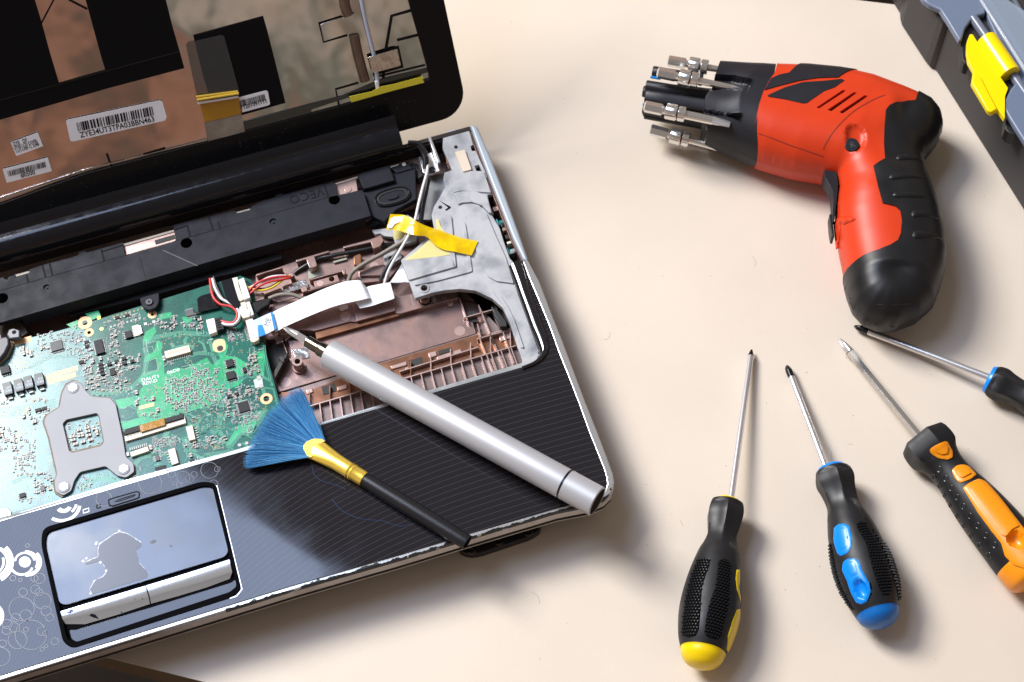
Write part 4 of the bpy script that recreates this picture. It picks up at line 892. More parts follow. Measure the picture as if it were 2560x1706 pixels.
# ---- small components
Hc = {'capacitor': None}
def comp_mesh(nm, L, Wd, h, body):
    H = Heap(); H.box(Vector((0, 0, 0)), L * .62, Wd, h, m=0); H.box(Vector((-L * .38, 0, 0)), L * .26, Wd * 1.04, h * 1.03, m=1); H.box(Vector((L * .38, 0, 0)), L * .26, Wd * 1.04, h * 1.03, m=1)
    me = bpy.data.meshes.new(nm); me.from_pydata([tuple(v) for v in H.v], [], H.f); me.materials.append(body); me.materials.append(MT['solder']); me.polygons.foreach_set('material_index', H.m); me.update(); return me, H
KIND = [comp_mesh('capacitor', .0016, .0009, .0008, MT['ceram']), comp_mesh('resistor', .0015, .0008, .0005, MT['resist']), comp_mesh('capacitor', .0010, .00055, .0005, MT['ceram']), comp_mesh('resistor', .0010, .0005, .0004, MT['resist']), comp_mesh('capacitor', .0022, .0014, .0011, MT['ceram'])]
KN = ['capacitor', 'resistor', 'capacitor', 'resistor', 'capacitor']
BLOCK = [(430, 262, 60, 50), (752, 272, 52, 72), (972, 178, 50, 40), (1735, 395, 50, 40), (1742, 486, 48, 48), (1838, 720, 56, 56), (852, 456, 30, 42), (43, 445, 50, 55), (640, 82, 66, 62), (672, 156, 45, 42), (1148, 20, 48, 45), (2008, 655, 58, 58), (1655, 260, 62, 66), (185, 570, 185, 85), (470, 475, 130, 72),
         (1165, 870, 250, 70), (1340, 300, 120, 65), (1050, 1055, 85, 50), (1436, 912, 55, 66), (1305, 1090, 55, 72), (1213, 1190, 50, 32), (1620, 100, 90, 70), (165, 222, 80, 45), (1042, 140, 45, 55), (1945, 530, 50, 50), (1105, 710, 64, 34), (1130, 540, 80, 50), (1310, 450, 70, 22)]
platep = [(x, y) for x, y in zip(*[iter((500, 548, 560, 518, 612, 542, 640, 590, 690, 640, 830, 650, 872, 700, 925, 950, 948, 1092, 1005, 1145, 1012, 1205, 950, 1250, 885, 1235, 795, 1162, 602, 1207, 560, 1270, 535, 1350, 475, 1385, 420, 1352, 410, 1280, 432, 1220, 372, 950, 332, 830, 350, 782, 448, 720, 470, 610))] * 2)]
def inpoly(x, y, P):
    r = False; j = len(P) - 1
    for i in range(len(P)):
        if (P[i][1] > y) != (P[j][1] > y) and x < (P[j][0] - P[i][0]) * (y - P[i][1]) / (P[j][1] - P[i][1]) + P[i][0]: r = not r
        j = i
    return r
placed = []; comps = []
# clusters: u0,v0,u1,v1 (before shear along the board), how many, kinds
CL = [(280, 170, 360, 290, 16, (1, 3, 0)), (370, 150, 620, 225, 42, (3, 2)), (560, 110, 640, 240, 18, (3, 2)), (500, 270, 640, 330, 26, (2, 3)), (640, 230, 700, 470, 30, (1, 0, 3)), (830, 130, 900, 330, 34, (0, 3, 2)), (780, 60, 930, 140, 20, (3, 2)),
      (640, 430, 980, 600, 95, (2, 3, 0)), (820, 330, 1060, 440, 34, (3, 2, 0)), (930, 20, 1180, 110, 18, (3, 1)), (1180, 30, 1330, 130, 26, (3, 0)), (1360, 85, 1550, 130, 14, (0, 3)), (1230, 380, 1300, 470, 10, (3,)),
      (1290, 500, 1440, 740, 110, (3, 3, 1)), (1450, 420, 1660, 700, 125, (3, 1, 3)), (1240, 510, 1290, 690, 18, (2,)), (1430, 480, 1480, 700, 20, (2, 3)), (1860, 290, 1960, 480, 20, (0, 2)), (1710, 130, 1780, 220, 22, (1, 3, 2)), (1790, 130, 1870, 220, 12, (3,)),
      (1720, 570, 1960, 660, 34, (0, 1, 2)), (1700, 660, 1780, 800, 18, (2, 0)), (1890, 660, 1960, 820, 24, (2, 3)), (1760, 780, 1900, 900, 20, (3, 2)), (1560, 940, 1700, 1000, 16, (0, 2)), (1150, 950, 1340, 1020, 70, (3,)), (1400, 990, 1480, 1040, 12, (0, 3)), (1160, 1040, 1260, 1080, 8, (3,)),
      (0, 860, 130, 1060, 30, (1, 3, 0)), (90, 950, 260, 1120, 46, (3, 2, 1)), (100, 1100, 260, 1240, 36, (3, 2)), (250, 1220, 390, 1370, 30, (3, 0, 1)), (140, 1380, 240, 1440, 12, (2, 3)), (0, 560, 60, 700, 10, (0, 2)), (190, 590, 360, 690, 16, (3, 2)), (180, 730, 440, 850, 16, (0, 3)), (590, 1240, 700, 1340, 18, (3, 2)), (930, 1240, 1010, 1290, 8, (3,)),
      (1010, 640, 1170, 680, 8, (2,)), (1020, 740, 1210, 800, 7, (2,)), (1330, 740, 1420, 760, 4, (3,)), (500, 800, 760, 1040, 66, (3, 2)), (1480, 980, 1560, 1040, 8, (3,)), (150, 270, 250, 340, 8, (4, 2)), (1620, 560, 1720, 640, 10, (3, 2)), (1500, 60, 1560, 110, 5, (4,)), (600, 340, 700, 380, 10, (2,)), (0, 330, 60, 380, 6, (2,))]
rr = random.Random(21)
big = [(600, 895, 1), (660, 880, 1), (665, 905, 1), (672, 935, 1), (548, 945, 1), (555, 970, 1), (572, 1000, 1), (628, 985, 1), (685, 970, 1), (705, 880, 0), (733, 920, 0), (597, 935, 0), (624, 930, 0), (175, 298, 0), (208, 292, 2), (180, 790, 0), (260, 836, 1), (730, 1335 - 900 + 460, 0), (1915, 352, 1), (1922, 375, 1), (1440, 1085, 0), (1140, 1190 - 160, 0), (8, 915, 1), (10, 940, 1), (700, 375, 0), (760, 355, 0), (1030, 612, 0), (1030, 690, 0), (1155, 655, 0), (1190, 742, 0)]
for u, w, o in big: comps.append((4 if o != 2 else 0, u, w, 0.0 if o == 1 else math.pi / 2)); placed.append((u, w, 16))
for (u0, v0, u1, v1, n, ks) in CL:
    horiz = rr.random() < .5
    for i in range(int(n * 1.15)):
        u = rr.uniform(u0, u1); w = rr.uniform(v0, v1)
        u = round(u / 13) * 13 + rr.uniform(-1.5, 1.5); w = round(w / 11) * 11 - (u % 40) * .1
        kd = rr.choice(ks); rad = 8 if kd in (2, 3) else 12
        if any(abs(u - b[0]) < b[2] and abs(w - b[1]) < b[3] for b in BLOCK): continue
        if inpoly(u, w, platep) and not (515 < u < 760 and 815 < w < 1040): continue
        if any((u - a) ** 2 + (w - b) ** 2 < (rad * .5 + r * .55) ** 2 for a, b, r in placed): continue
        placed.append((u, w, rad)); comps.append((kd, u, w, 0.0 if (rr.random() < .28) != horiz else math.pi / 2))
order = {4: 0, 0: 1, 1: 2, 2: 3, 3: 4}
comps.sort(key=lambda c: order[c[0]])
rest = Heap(); silk = Heap(); pw = wloc(pcb)
for i, (kd, u, w, rot) in enumerate(comps):
    p = Mz(u, w, ZB + .00006); me, H = KIND[kd]
    if i < 290:
        o = bpy.data.objects.new(KN[kd], me); COL.objects.link(o); o.parent = pcb; o.location = p - pw; o.rotation_euler = (0, 0, rot + rr.uniform(-.03, .03))
    else:
        ca, sa = math.cos(rot), math.sin(rot); bs = len(rest.v)
        rest.v += [Vector((p.x + v.x * ca - v.y * sa, p.y + v.x * sa + v.y * ca, p.z + v.z)) for v in H.v]
        rest.f += [[a + bs for a in f] for f in H.f]; rest.m += [(2 if m == 1 else (0 if kd in (0, 2, 4) else 1)) for m in H.m]
    # printed outline round each
    L, Wd = ((.0016, .0009), (.0015, .0008), (.0010, .00055), (.0010, .0005), (.0022, .0014))[kd]
    if rr.random() < .75:
        a, b = (L / 2 + .00032, Wd / 2 + .00030) if rot == 0 else (Wd / 2 + .00030, L / 2 + .00032)
        z = ZB + .00012
        silk.ribbon([Vector((p.x - a, p.y - b, z)), Vector((p.x + a, p.y - b, z)), Vector((p.x + a, p.y + b, z)), Vector((p.x - a, p.y + b, z))], .00014, closed=True)
tag(rest.emit('small_components', [MT['ceram'], MT['resist'], MT['solder']], pcb), kind='stuff')
# printed marks: boxes, tiny designators, lines
for q in ((1078, 208, 1100, 205, 1112, 300, 1090, 306), (1090, 240, 1180, 222, 1195, 290, 1160, 300, 1150, 262, 1105, 268), (1100, 380, 1178, 350, 1195, 440, 1085, 482), (830, 560, 882, 552, 886, 600, 834, 606), (1590, 985, 1660, 970, 1690, 1020, 1610, 1040),
          (1630, 690, 1680, 680, 1684, 735, 1636, 744), (1830, 870, 1905, 850, 1915, 895, 1832, 920), (1370, 415, 1465, 395, 1468, 412, 1372, 435), (1440, 425, 1480, 415, 1500, 690, 1470, 700), (560, 285, 600, 278, 604, 330, 566, 336), (510, 232, 545, 225, 548, 265, 512, 270),
          (1000, 20, 1050, 8, 1056, 60, 1006, 74), (640, 480, 1060, 400, 1064, 414, 644, 494), (1480, 110, 1525, 98, 1535, 160, 1488, 172), (1880, 275, 1915, 265, 1922, 345, 1886, 352), (1250, 520, 1290, 512, 1292, 700, 1256, 708), (1840, 820, 1885, 812, 1888, 835, 1842, 842)):
    silk.ribbon(pz(q, ZB + .00016), .0002, closed=True)
for c in BLOCK[:8]: silk.ribbon([Mz(c[0] + sx * c[2] * .95, c[1] + sy * c[3] * .95 - sx * c[2] * .2, ZB + .00014) for sx, sy in ((-1, -1), (1, -1), (1, 1), (-1, 1))], .00016, closed=True)
for i in range(620):
    u = rr.uniform(0, 2000); w = rr.uniform(100, 1420)
    if inpoly(u, w, platep) or any(abs(u - b[0]) < b[2] and abs(w - b[1]) < b[3] for b in BLOCK): continue
    near = sum(1 for a, b, r in placed if abs(u - a) < 45 and abs(w - b) < 45)
    if near < 2 and rr.random() < .7: continue
    p = Mz(u, w, ZB + .00014); vert = rr.random() < .5; nl = rr.randint(2, 5)
    if inpoly(u / 3.0157, 780 + w / 3.0157, cor) is False: continue
    for j in range(nl):
        d = j * .00055
        q = p + (Vector((0, d, 0)) if vert else Vector((d, 0, 0)))
        silk.box(q, .00030 if not vert else .00055, .00055 if not vert else .00030, .00001)
tag(silk.emit('silkscreen', [MT['silk']], pcb), kind='stuff')
for s_, u, w, sz in (('DAUT1', 1068, 528, .0027), ('REV:D', 1076, 556, .0027), ('06D0', 1262, 470, .0027)):
    o_ = Mz(u, w, ZB + .0002); text('board_text', s_, o_, Mz(u + 130, w - 33, ZB + .0002) - o_, Vector((0, 1, 0)), sz, MT['silkb'], pcb, wscale=1.15, bold=.00006)
# vias and tracks
via = Heap()
def vias(u0, v0, u1, v1, n, step=14):
    for i in range(n):
        u = u0 + round(rr.uniform(0, u1 - u0) / step) * step; w = v0 + round(rr.uniform(0, v1 - v0) / step) * step
        if inpoly(u, w, platep): continue
        p = Mz(u + rr.uniform(-2, 2), w + rr.uniform(-2, 2), ZB + .00013); via.disc(p, .00032, 7, 0); via.disc(p + UP * .00003, .00016, 6, 1)
for a in ((100, 340, 200, 430, 26), (0, 640, 260, 760, 46), (230, 620, 360, 680, 26), (0, 760, 300, 1000, 90), (1080, 560, 1250, 620, 22), (1480, 740, 1700, 900, 40), (1380, 770, 1500, 850, 22), (1240, 200, 1480, 260, 22), (700, 360, 1060, 620, 40), (1560, 980, 1700, 1030, 14), (0, 1040, 400, 1420, 90), (1960, 700, 2010, 760, 10), (1880, 420, 1960, 520, 14), (1180, 130, 1560, 420, 36), (1700, 250, 1960, 480, 20), (1030, 740, 1400, 800, 20), (280, 290, 700, 560, 40), (1250, 480, 1700, 760, 60), (1500, 1000, 1760, 1080, 16)):
    vias(*a)
for i in range(8):
    p = Mz(856 + i * 31, 38 - i * 9 + 0, ZB + .00014); via.disc(p, .00055, 10, 0); via.disc(p + UP * .00003, .0003, 8, 1)
    p = Mz(836 + i * 31, 112 - i * 9, ZB + .00014); via.disc(p, .0006, 10, 2); via.disc(p + UP * .00003, .0002, 8, 1)
tag(via.emit('vias', [mat('via_ring', (.36, .27, .15), .4, metal=.4), MT['darkhole'], MT['solder']], pcb), kind='stuff')
trk = Heap()
def bundle(pts, n, gap, w=.00027, m=0):
    P_ = [Mz(a, b, ZB + .00009) for a, b in zip(*[iter(pts)] * 2)]
    for j in range(n):
        off = (j - (n - 1) / 2) * gap; L = []
        for i in range(len(P_)):
            a = P_[max(i - 1, 0)]; b = P_[min(i + 1, len(P_) - 1)]; d = (b - a).normalized(); L.append(P_[i] + Vector((-d.y, d.x, 0)) * off)
        trk.ribbon(L, w, m=m)
bundle((690, 610, 780, 625, 1000, 570, 1090, 470, 1110, 330, 1090, 270), 5, .0006)
bundle((700, 640, 860, 640, 1040, 590), 4, .0006, m=1); bundle((1090, 250, 1180, 190, 1350, 160, 1560, 170), 5, .00055)
bundle((1400, 340, 1500, 310, 1600, 320, 1640, 400), 4, .0006); bundle((1660, 760, 1650, 900, 1700, 990), 6, .0005); bundle((1720, 1030, 1790, 940, 1900, 900, 1990, 760), 6, .00055)
bundle((1180, 1010, 1160, 1080, 1180, 1160), 4, .0006); bundle((1260, 900, 1240, 960, 1300, 1000), 8, .0004); bundle((90, 1290, 200, 1240, 330, 1260), 5, .0005, m=1)
bundle((220, 330, 260, 280, 500, 250), 4, .0007, m=1); bundle((220, 420, 380, 340, 640, 330), 3, .0007, m=1); bundle((0, 760, 200, 740, 420, 690), 9, .0007, m=1); bundle((110, 470, 220, 420, 330, 440), 2, .0007, m=1)
bundle((1000, 1180, 1060, 1100, 1150, 1080), 5, .0005); bundle((600, 1330, 740, 1250, 870, 1270), 5, .0005); bundle((1500, 30, 1420, 60, 1380, 160, 1300, 190), 3, .0006); bundle((1990, 250, 2010, 400, 2050, 560), 2, .0009); bundle((1900, 560, 2060, 580, 2090, 700), 2, .0006)
bundle((1540, 1080, 1700, 1060, 1760, 1030), 4, .0006); bundle((1380, 950, 1420, 1000, 1400, 1060), 5, .0005)
for i in range(300):
    u = rr.uniform(20, 1950); w = rr.uniform(140, 1350); 
    if inpoly(u, w, platep) or not inpoly(u / 3.0157, 780 + w / 3.0157, cor): continue
    a = rr.choice((0, 45, 90, 135)); L = [u, w]
    for _ in range(rr.randint(2, 4)):
        l = rr.uniform(25, 90); L += [L[-2] + l * math.cos(math.radians(a - 16)), L[-1] + l * math.sin(math.radians(a - 16)) * .9]; a += rr.choice((-45, 45))
    if any(inpoly(x, y, platep) or not inpoly(x / 3.0157 + 6, 780 + y / 3.0157, cor) for x, y in zip(L[::2], L[1::2])): continue
    bundle(L, rr.randint(1, 4), .0005, m=rr.choice((0, 0, 1)))
tag(trk.emit('tracks', [MTR, MTR2], pcb), kind='stuff')
# steel backplate with three hexagonal bolts, on an amber insulator
ppz = ZB + .0020
sq = (472, 842, 500, 812, 728, 762, 748, 782, 786, 978, 762, 1012, 545, 1064, 520, 1048)
flat = [c for p in platep for c in p]
q2 = []; ccx, ccy = 640, 940
for x, y in platep: q2 += [ccx + (x - ccx) * 1.035 - 3, ccy + (y - ccy) * 1.025 + 3]
prism('insulator_sheet', fillet(pz(q2, ZB + .0009), .0006), .0008, MT['insul'], pcb, holes=[pz((480, 846, 502, 822, 724, 770, 742, 788, 776, 972, 756, 1000, 550, 1050, 530, 1038), ZB + .0009)])
prism('cpu_backplate', fillet(pz(flat, ppz), .0012, 3), .0012, MT['plate'], pcb, holes=[fillet(pz(sq, ppz), .0008, 3)], bev=.00025)
for u, w in ((549, 572), (932, 1182), (480, 1318)):
    c = Mz(u, w, ppz + .0004); disc('bolt_collar', c, .0033, .0005, MT['plate'], pcb, n=28, bev=.0003)
    prism('bolt', circle3(c + UP * .0004, .0026, EX, EY, 6, .25), .0005, MT['bolt'], pcb, bev=.0002)
disc('earth_screw', Mz(28, 1530, ZB + .006), .0040, .0020, mat('brushed_pad', (.6, .56, .5), .45, metal=.8, bump=.4, bscale=900), pcb, n=28, bev=.0004)
# ------------------------------------------------------------------ the lid with its screen taken out
lid = empty('lid', (-.17, .262, .035), None, None); lid.parent = lap; lid.location = Vector((-.17, .262, .035)) - lap.location
def lidp(name, v, q, h, d, m, par=None, bev=0, rnd=0, holes=()):
    return prism(name, lids(px(v, *q), h), d, MT[m] if isinstance(m, str) else m, par or lid, up=NL, bev=bev, rnd=rnd, holes=holes)
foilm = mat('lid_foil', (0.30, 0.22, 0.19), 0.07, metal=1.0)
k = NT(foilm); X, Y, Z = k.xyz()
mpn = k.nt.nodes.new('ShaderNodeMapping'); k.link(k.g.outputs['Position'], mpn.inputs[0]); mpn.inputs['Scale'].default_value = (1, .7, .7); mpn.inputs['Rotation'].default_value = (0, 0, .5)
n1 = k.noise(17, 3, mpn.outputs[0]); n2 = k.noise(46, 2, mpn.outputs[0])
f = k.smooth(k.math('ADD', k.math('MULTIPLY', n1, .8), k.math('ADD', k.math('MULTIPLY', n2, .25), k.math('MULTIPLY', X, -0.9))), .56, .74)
c = k.mix(f, (0.40, 0.37, 0.35, 1), (0.52, 0.42, 0.37, 1))  # copper left, grey right: mirrored room tones painted into the foil
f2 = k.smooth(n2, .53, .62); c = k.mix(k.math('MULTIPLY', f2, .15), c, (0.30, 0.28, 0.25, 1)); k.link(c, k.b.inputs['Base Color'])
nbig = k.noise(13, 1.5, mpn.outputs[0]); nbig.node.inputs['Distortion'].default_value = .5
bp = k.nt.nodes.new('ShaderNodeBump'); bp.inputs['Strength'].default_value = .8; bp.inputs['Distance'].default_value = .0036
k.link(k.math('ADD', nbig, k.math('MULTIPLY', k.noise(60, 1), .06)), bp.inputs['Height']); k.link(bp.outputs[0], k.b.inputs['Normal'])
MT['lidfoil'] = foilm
# lid shell
def LP2(x, y, h=0): return Vector((x, 0, 0)) + Vector(LP) + LYV * y + NL * h
rc = .016; xr = .0052; y0 = -.0085; xl = -.372; yt = .232
sh = [LP2(xl, y0), LP2(xr - rc, y0)] + [LP2(xr - rc + rc * math.sin(a), y0 + rc - rc * math.cos(a)) for a in [i * math.pi / 16 for i in range(1, 8)]] + [LP2(xr, y0 + rc), LP2(xr + .0005, yt - rc)] + \
     [LP2(xr - rc + rc * math.cos(a), yt - rc + rc * math.sin(a)) for a in [i * math.pi / 16 for i in range(1, 8)]] + [LP2(xr - rc, yt), LP2(xl, yt)]
inn = lids(px('A', -60, 1572, 0, 1556, 660, 1318, 1960, 978) + px('B', 880, 808, 1566, 600, 1560, 548, 1500, 330, 1450, 160, 1420, 50, 1405, -10)) 
inn = inn + [LP2(inn[-1].x + .001, yt - .012), LP2(inn[0].x, yt - .012)]
prism('back_cover', [p - NL * .0004 for p in sh], .0065, MT['gloss'], lid, up=NL, bev=.0022, seg=4)
prism('rim', [p + NL * .0022 for p in sh], .0026, MT['bezel'], lid, up=NL, bev=.0007, seg=3, holes=[[p + NL * .0022 for p in inn[::-1]]])
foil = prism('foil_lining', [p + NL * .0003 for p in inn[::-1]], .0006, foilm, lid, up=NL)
lidp('foil_edge_strip', 'A', (-60, 1562, 0, 1546, 640, 1320, 660, 1300, 1590, 1080, 1590, 1062, 1080, 1195, 860, 1250, 640, 1300, 0, 1510, -60, 1530), .0012, .0008, mat('foil_edge_glint', (.42, .38, .35), .2, metal=.9, bump=.6, bscale=150, bdist=.001), bev=.0003)  # silver reflection along the foil's edge, put in as a bright strip
lidp('foil_edge_strip', 'B', (150, 1000, 670, 868, 670, 840, 1560, 556, 1560, 520, 1220, 600, 900, 735, 640, 800, 150, 930), .0009, .0006, mat('foil_lip_dark', (.06, .065, .065), .2, metal=.8), bev=.0002)
# black sheets
lidp('black_sheet', 'A', (-60, -80, 242, -80, 265, 0, 320, 180, 380, 400, 452, 640, 640, 585, 806, 540, 770, 420, 655, 0, 630, -80, 1250, -80, 1275, 20, 1320, 200, 1375, 390, 1412, 524, 820, 680, 0, 920, -60, 938), .0012, .0006, 'sheet', bev=.0001)
lidp('sheet_fold', 'A', (-60, 778, 0, 764, 452, 645, 640, 590, 1375, 393, 1376, 398, 640, 597, 452, 652, 0, 772, -60, 786), .00135, .0002, 'gloss')
lidp('black_sheet', 'P', (483, 89, 658, 41, 668, 75, 714, 258, 604, 289, 545, 305, 520, 232, 505, 180), .0010, .0006, 'sheet', bev=.0001)
H = Heap()
def lr(v, q, w, h=.0008, m=0): H.ribbon(lids(px(v, *q), h), w, up=NL, m=m)
fcut = MT['ink']
for v, q, w in (('A', (412, 0, 318, 178), .0008), ('A', (528, 0, 668, 72), .0011), ('B', (905, 126, 728, 180, 762, 325, 945, 272), .0010), ('B', (1030, 636, 856, 686, 882, 812), .0011),
                ('B', (1442, 80, 1284, 125, 1240, 382), .0016), ('B', (1326, 310, 1486, 270), .0014), ('B', (1100, 428, 1334, 366, 1366, 510, 1140, 572), .0020), ('B', (1186, 586, 1540, 500), .0010), ('B', (1222, 556, 1220, 672), .0017), ('A', (818, 1180, 850, 1270), .0012), ('A', (1095, 1186, 1266, 1136), .0010), ('A', (1975, 1560, 1990, 1700), .0001)):
    H = Heap(); H.ribbon(lids(px(v, *q), .0008), w, up=NL); H.emit('foil_cut', [fcut], lid)
# tubes under the foil, tabs, cable
def lidtube(q, r, z, m, nm, sq_=.5):
    P_ = lids(px('B', *q), z); tube(nm, P_, r, MT[m] if isinstance(m, str) else m, lid, ns=14, n=2)
tub = mat('foil_tube', (.165, .12, .095), .3, metal=.7, var=.25, vscale=120)
lidtube((915, -60, 925, 40, 952, 118), .0030, .0008, tub, 'foil_tube'); lidtube((995, 268, 1025, 420, 1080, 620), .0029, .0008, tub, 'foil_tube')
tab = mat('foil_tab', (.5, .45, .40), .16, metal=.9, bump=.8, bscale=120, bdist=.0015)
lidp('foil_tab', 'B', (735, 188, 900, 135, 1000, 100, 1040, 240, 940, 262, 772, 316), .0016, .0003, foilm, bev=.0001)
lidp('foil_tab', 'B', (1104, 440, 1325, 376, 1352, 505, 1138, 562), .0042, .0003, tab, bev=.0001)
tube('lid_cable', lids(px('B', 1040, -60, 1062, 60, 1092, 200, 1148, 425, 1160, 500, 1172, 600, 1176, 680), .0022), .0012, mat('lid_cable', (.42, .45, .55), .35), lid, n=5)
lidp('cable_end', 'B', (1155, 625, 1182, 618, 1192, 690, 1166, 694), .0036, .002, 'white', bev=.0004)
lidp('yellow_tape', 'B', (960, 740, 1130, 702, 1200, 665, 1300, 645, 1520, 586, 1528, 600, 1522, 612, 1534, 634, 1300, 695, 975, 786, 968, 770), .0040, .0003, 'ytape', bev=.0001)
# clear tape, gold bar and amber tape
lidp('clear_tape', 'A', (1425, 352, 1445, 328, 1700, 268, 1716, 280, 1835, 712, 1512, 762), .0016, .0002, 'clear')
lidp('amber_tape', 'A', (1530, 800, 1680, 770, 1828, 745, 1848, 870, 1720, 905, 1566, 936), .0020, .0002, 'kaptondk')
lidp('clear_tape', 'A', (1566, 937, 1720, 906, 1848, 871, 1876, 1010, 1592, 1082), .0019, .0002, mat('cloudy_film', (.33, .28, .22), .25, alpha=.85, bump=.8, bscale=120, bdist=.001, var=.3, vscale=80))
a, b = lids(px('A', 1508, 766, 1828, 716), .0030); tube('gold_rod', [a, a.lerp(b, .5), b], .0008, MT['goldm'], lid, n=2)
a, b = lids(px('A', 1500, 742, 1820, 700), .0024); tube('gold_rod', [a, a.lerp(b, .5), b], .0006, MT['goldm'], lid, n=2)
lidp('pale_strip', 'A', (1512, 785, 1825, 735, 1828, 750, 1515, 800), .0026, .0004, 'ffc')
# labels with bar codes
def sticker(v, q, txts, bars, lab, rnd=.0012, seed=1):
    st = lidp('sticker', v, q, .0016, .0002, 'label', rnd=rnd); st['label'] = lab
    H = Heap(); r_ = random.Random(seed)
    if bars:
        (a, b, c_, d) = [onlid(*p, .00172) for p in px(v, *bars)]       # top-left, top-right, bottom-right, bottom-left
        x = 0.0
        while x < .985:
            w = r_.choice((.006, .006, .012, .018, .024)); g = r_.choice((.007, .007, .013, .02))
            x1 = min(x + w, 1.0); H.poly([d.lerp(c_, x), d.lerp(c_, x1), a.lerp(b, x1), a.lerp(b, x)]); x = x1 + g
        H.emit('bar_code', [MT['ink']], st)
    for (s, u0, w0, u1, w1, sz, wsc) in txts:
        p0, p1 = [onlid(*p, .00172) for p in px(v, u0, w0, u1, w1)]
        xd = p1 - p0; o = text('printed_text', s, p0, xd, NL.cross(xd), sz, MT['ink'], st, bold=.00005)
        L = max(vv.co.dot(xd.normalized()) for vv in o.data.vertices); f = xd.length / L
        xn = xd.normalized()
        for vv in o.data.vertices: t_ = vv.co.dot(xn); vv.co += xn * (t_ * f - t_)
sticker('A', (505, 930, 520, 918, 1225, 770, 1243, 778, 1276, 900, 1262, 925, 560, 1085, 538, 1080), [('ZYE34UT3TPA03BBN463', 617, 1056, 1184, 930, .0046, 1)], (583, 942, 1184, 812, 1196, 880, 598, 1008), 'long rounded white sticker with the widest bar code', .0018, 2)
sticker('A', (82, 1092, 290, 1016, 330, 1120, 125, 1196), [('ZYE   DF', 105, 1120, 212, 1085, .0032, 1), ('UT3D LCD COVER', 113, 1148, 288, 1088, .0027, 1), ('11/11/09 C Z4B', 124, 1176, 302, 1112, .0027, 1)], None, 'small white sticker with three lines of print and no bar code', .0003, 3)
sticker('A', (20, 1297, 366, 1208, 398, 1312, 52, 1401), [('#0500', 163, 1362, 272, 1334, .0037, 1)], (56, 1312, 348, 1238, 356, 1280, 64, 1354), 'small white bar code sticker marked #0500', .0004, 4)
sticker('B', (113, 748, 322, 694, 336, 702, 353, 798, 345, 806, 140, 862), [('11201091111', 130, 842, 328, 788, .0034, 1)], (116, 772, 314, 720, 322, 770, 130, 820), 'white bar code sticker beside the amber tape', .0003, 5)
# hinge cover: glossy barrel along the lid foot
bx0, bx1 = -.372, -.0385
def bprof(yc, zc, rs, a0, a1, n=14): return [Vector((0, yc + rs * math.cos(math.radians(a0 + (a1 - a0) * i / n)), zc + rs * math.sin(math.radians(a0 + (a1 - a0) * i / n)))) for i in range(n + 1)]
pr = [Vector((0, .2545, .0480)), Vector((0, .2520, .0462))] + bprof(.2475, .0345, .0092, 75, 235, 16) + [Vector((0, .256, .0255)), Vector((0, .262, .035))]
vs = [Vector((bx0, p.y, p.z)) for p in pr] + [Vector((bx1, p.y, p.z)) for p in pr]; n = len(pr)
fs = [[i, (i + 1) % n, (i + 1) % n + n, i + n] for i in range(n)] + [list(range(n)), list(range(2 * n - 1, n - 1, -1))]
emit('hinge_cover', vs, fs, mat('hinge_cover_gloss', (.006, .006, .008), .13, spec=.35, rvar=.05, vscale=120, bump=.08, bscale=300), lid, smooth=50)
sp = Heap(); rr = random.Random(8)
for i in range(160):
    t = rr.random(); sp.disc(LP2(rr.uniform(-.33, -.02), rr.uniform(-.006, .013), .00225 + 1e-5 * i % 3e-5), rr.uniform(.00006, .00016), 5, up=NL)
tag(sp.emit('dust_specks', [mat('dust', (.35, .33, .33), .8)], lid), kind='stuff')
# ------------------------------------------------------------------ cables, ribbon and tape
def cab(name, v, q, z, r, m, ns=8, lab=None):
    o = tube(name, zs(v, q, z), r, MT[m], lap, ns=ns, n=6)
    if lab: o['label'] = lab
    return o
cab('black_cable', 'Q', (440, 1500, 500, 1450, 600, 1390, 720, 1325, 860, 1295, 1000, 1265, 1250, 1220, 1480, 1170, 1600, 1165), [.017, .018, .019, .019, .0195, .0195, .0195, .019, .018], .0013, 'wblack')
cab('cable', 'E', (330, 432, 380, 412, 430, 402, 510, 405, 600, 445, 680, 500), [.0220, .0226, .023, .023, .022, .020], .0012, 'wgrey', lab='grey brown cable leaving the white plug')
cab('cable', 'E', (912, 310, 930, 260, 965, 220, 1040, 170, 1150, 110, 1250, 50, 1320, 5, 1360, -60), [.0190, .0205, .022, .023, .024, .0255, .0275, .0285], .0013, 'wgrey', lab='grey brown cable running under the amber tape')
cab('antenna_wire', 'C', (493, 288, 496, 330, 490, 370, 470, 440, 452, 510, 438, 570, 425, 630, 405, 690, 380, 740, 340, 810, 295, 885, 262, 950, 240, 1020), [.028, .029, .030, .0305, .031, .031, .031, .0305, .030, .029, .027, .024, .021], .00082, 'wwhite')
cab('antenna_wire', 'C', (380, 185, 420, 190, 452, 212, 470, 245, 482, 290, 480, 340), [.034, .0335, .033, .0315, .030, .028], .0014, 'wblack')
cab('antenna_wire', 'C', (380, 180, 440, 186, 478, 225, 490, 270, 494, 310), [.036, .0355, .034, .032, .029], .0011, 'wblack')
cab('antenna_wire', 'C', (500, 400, 485, 480, 468, 560, 455, 650, 430, 720), [.026, .026, .027, .027, .026], .0014, 'wblack')
cab('antenna_wire', 'C', (345, 800, 290, 870, 250, 930, 215, 1005), [.026, .025, .023, .020], .0011, 'wblack')
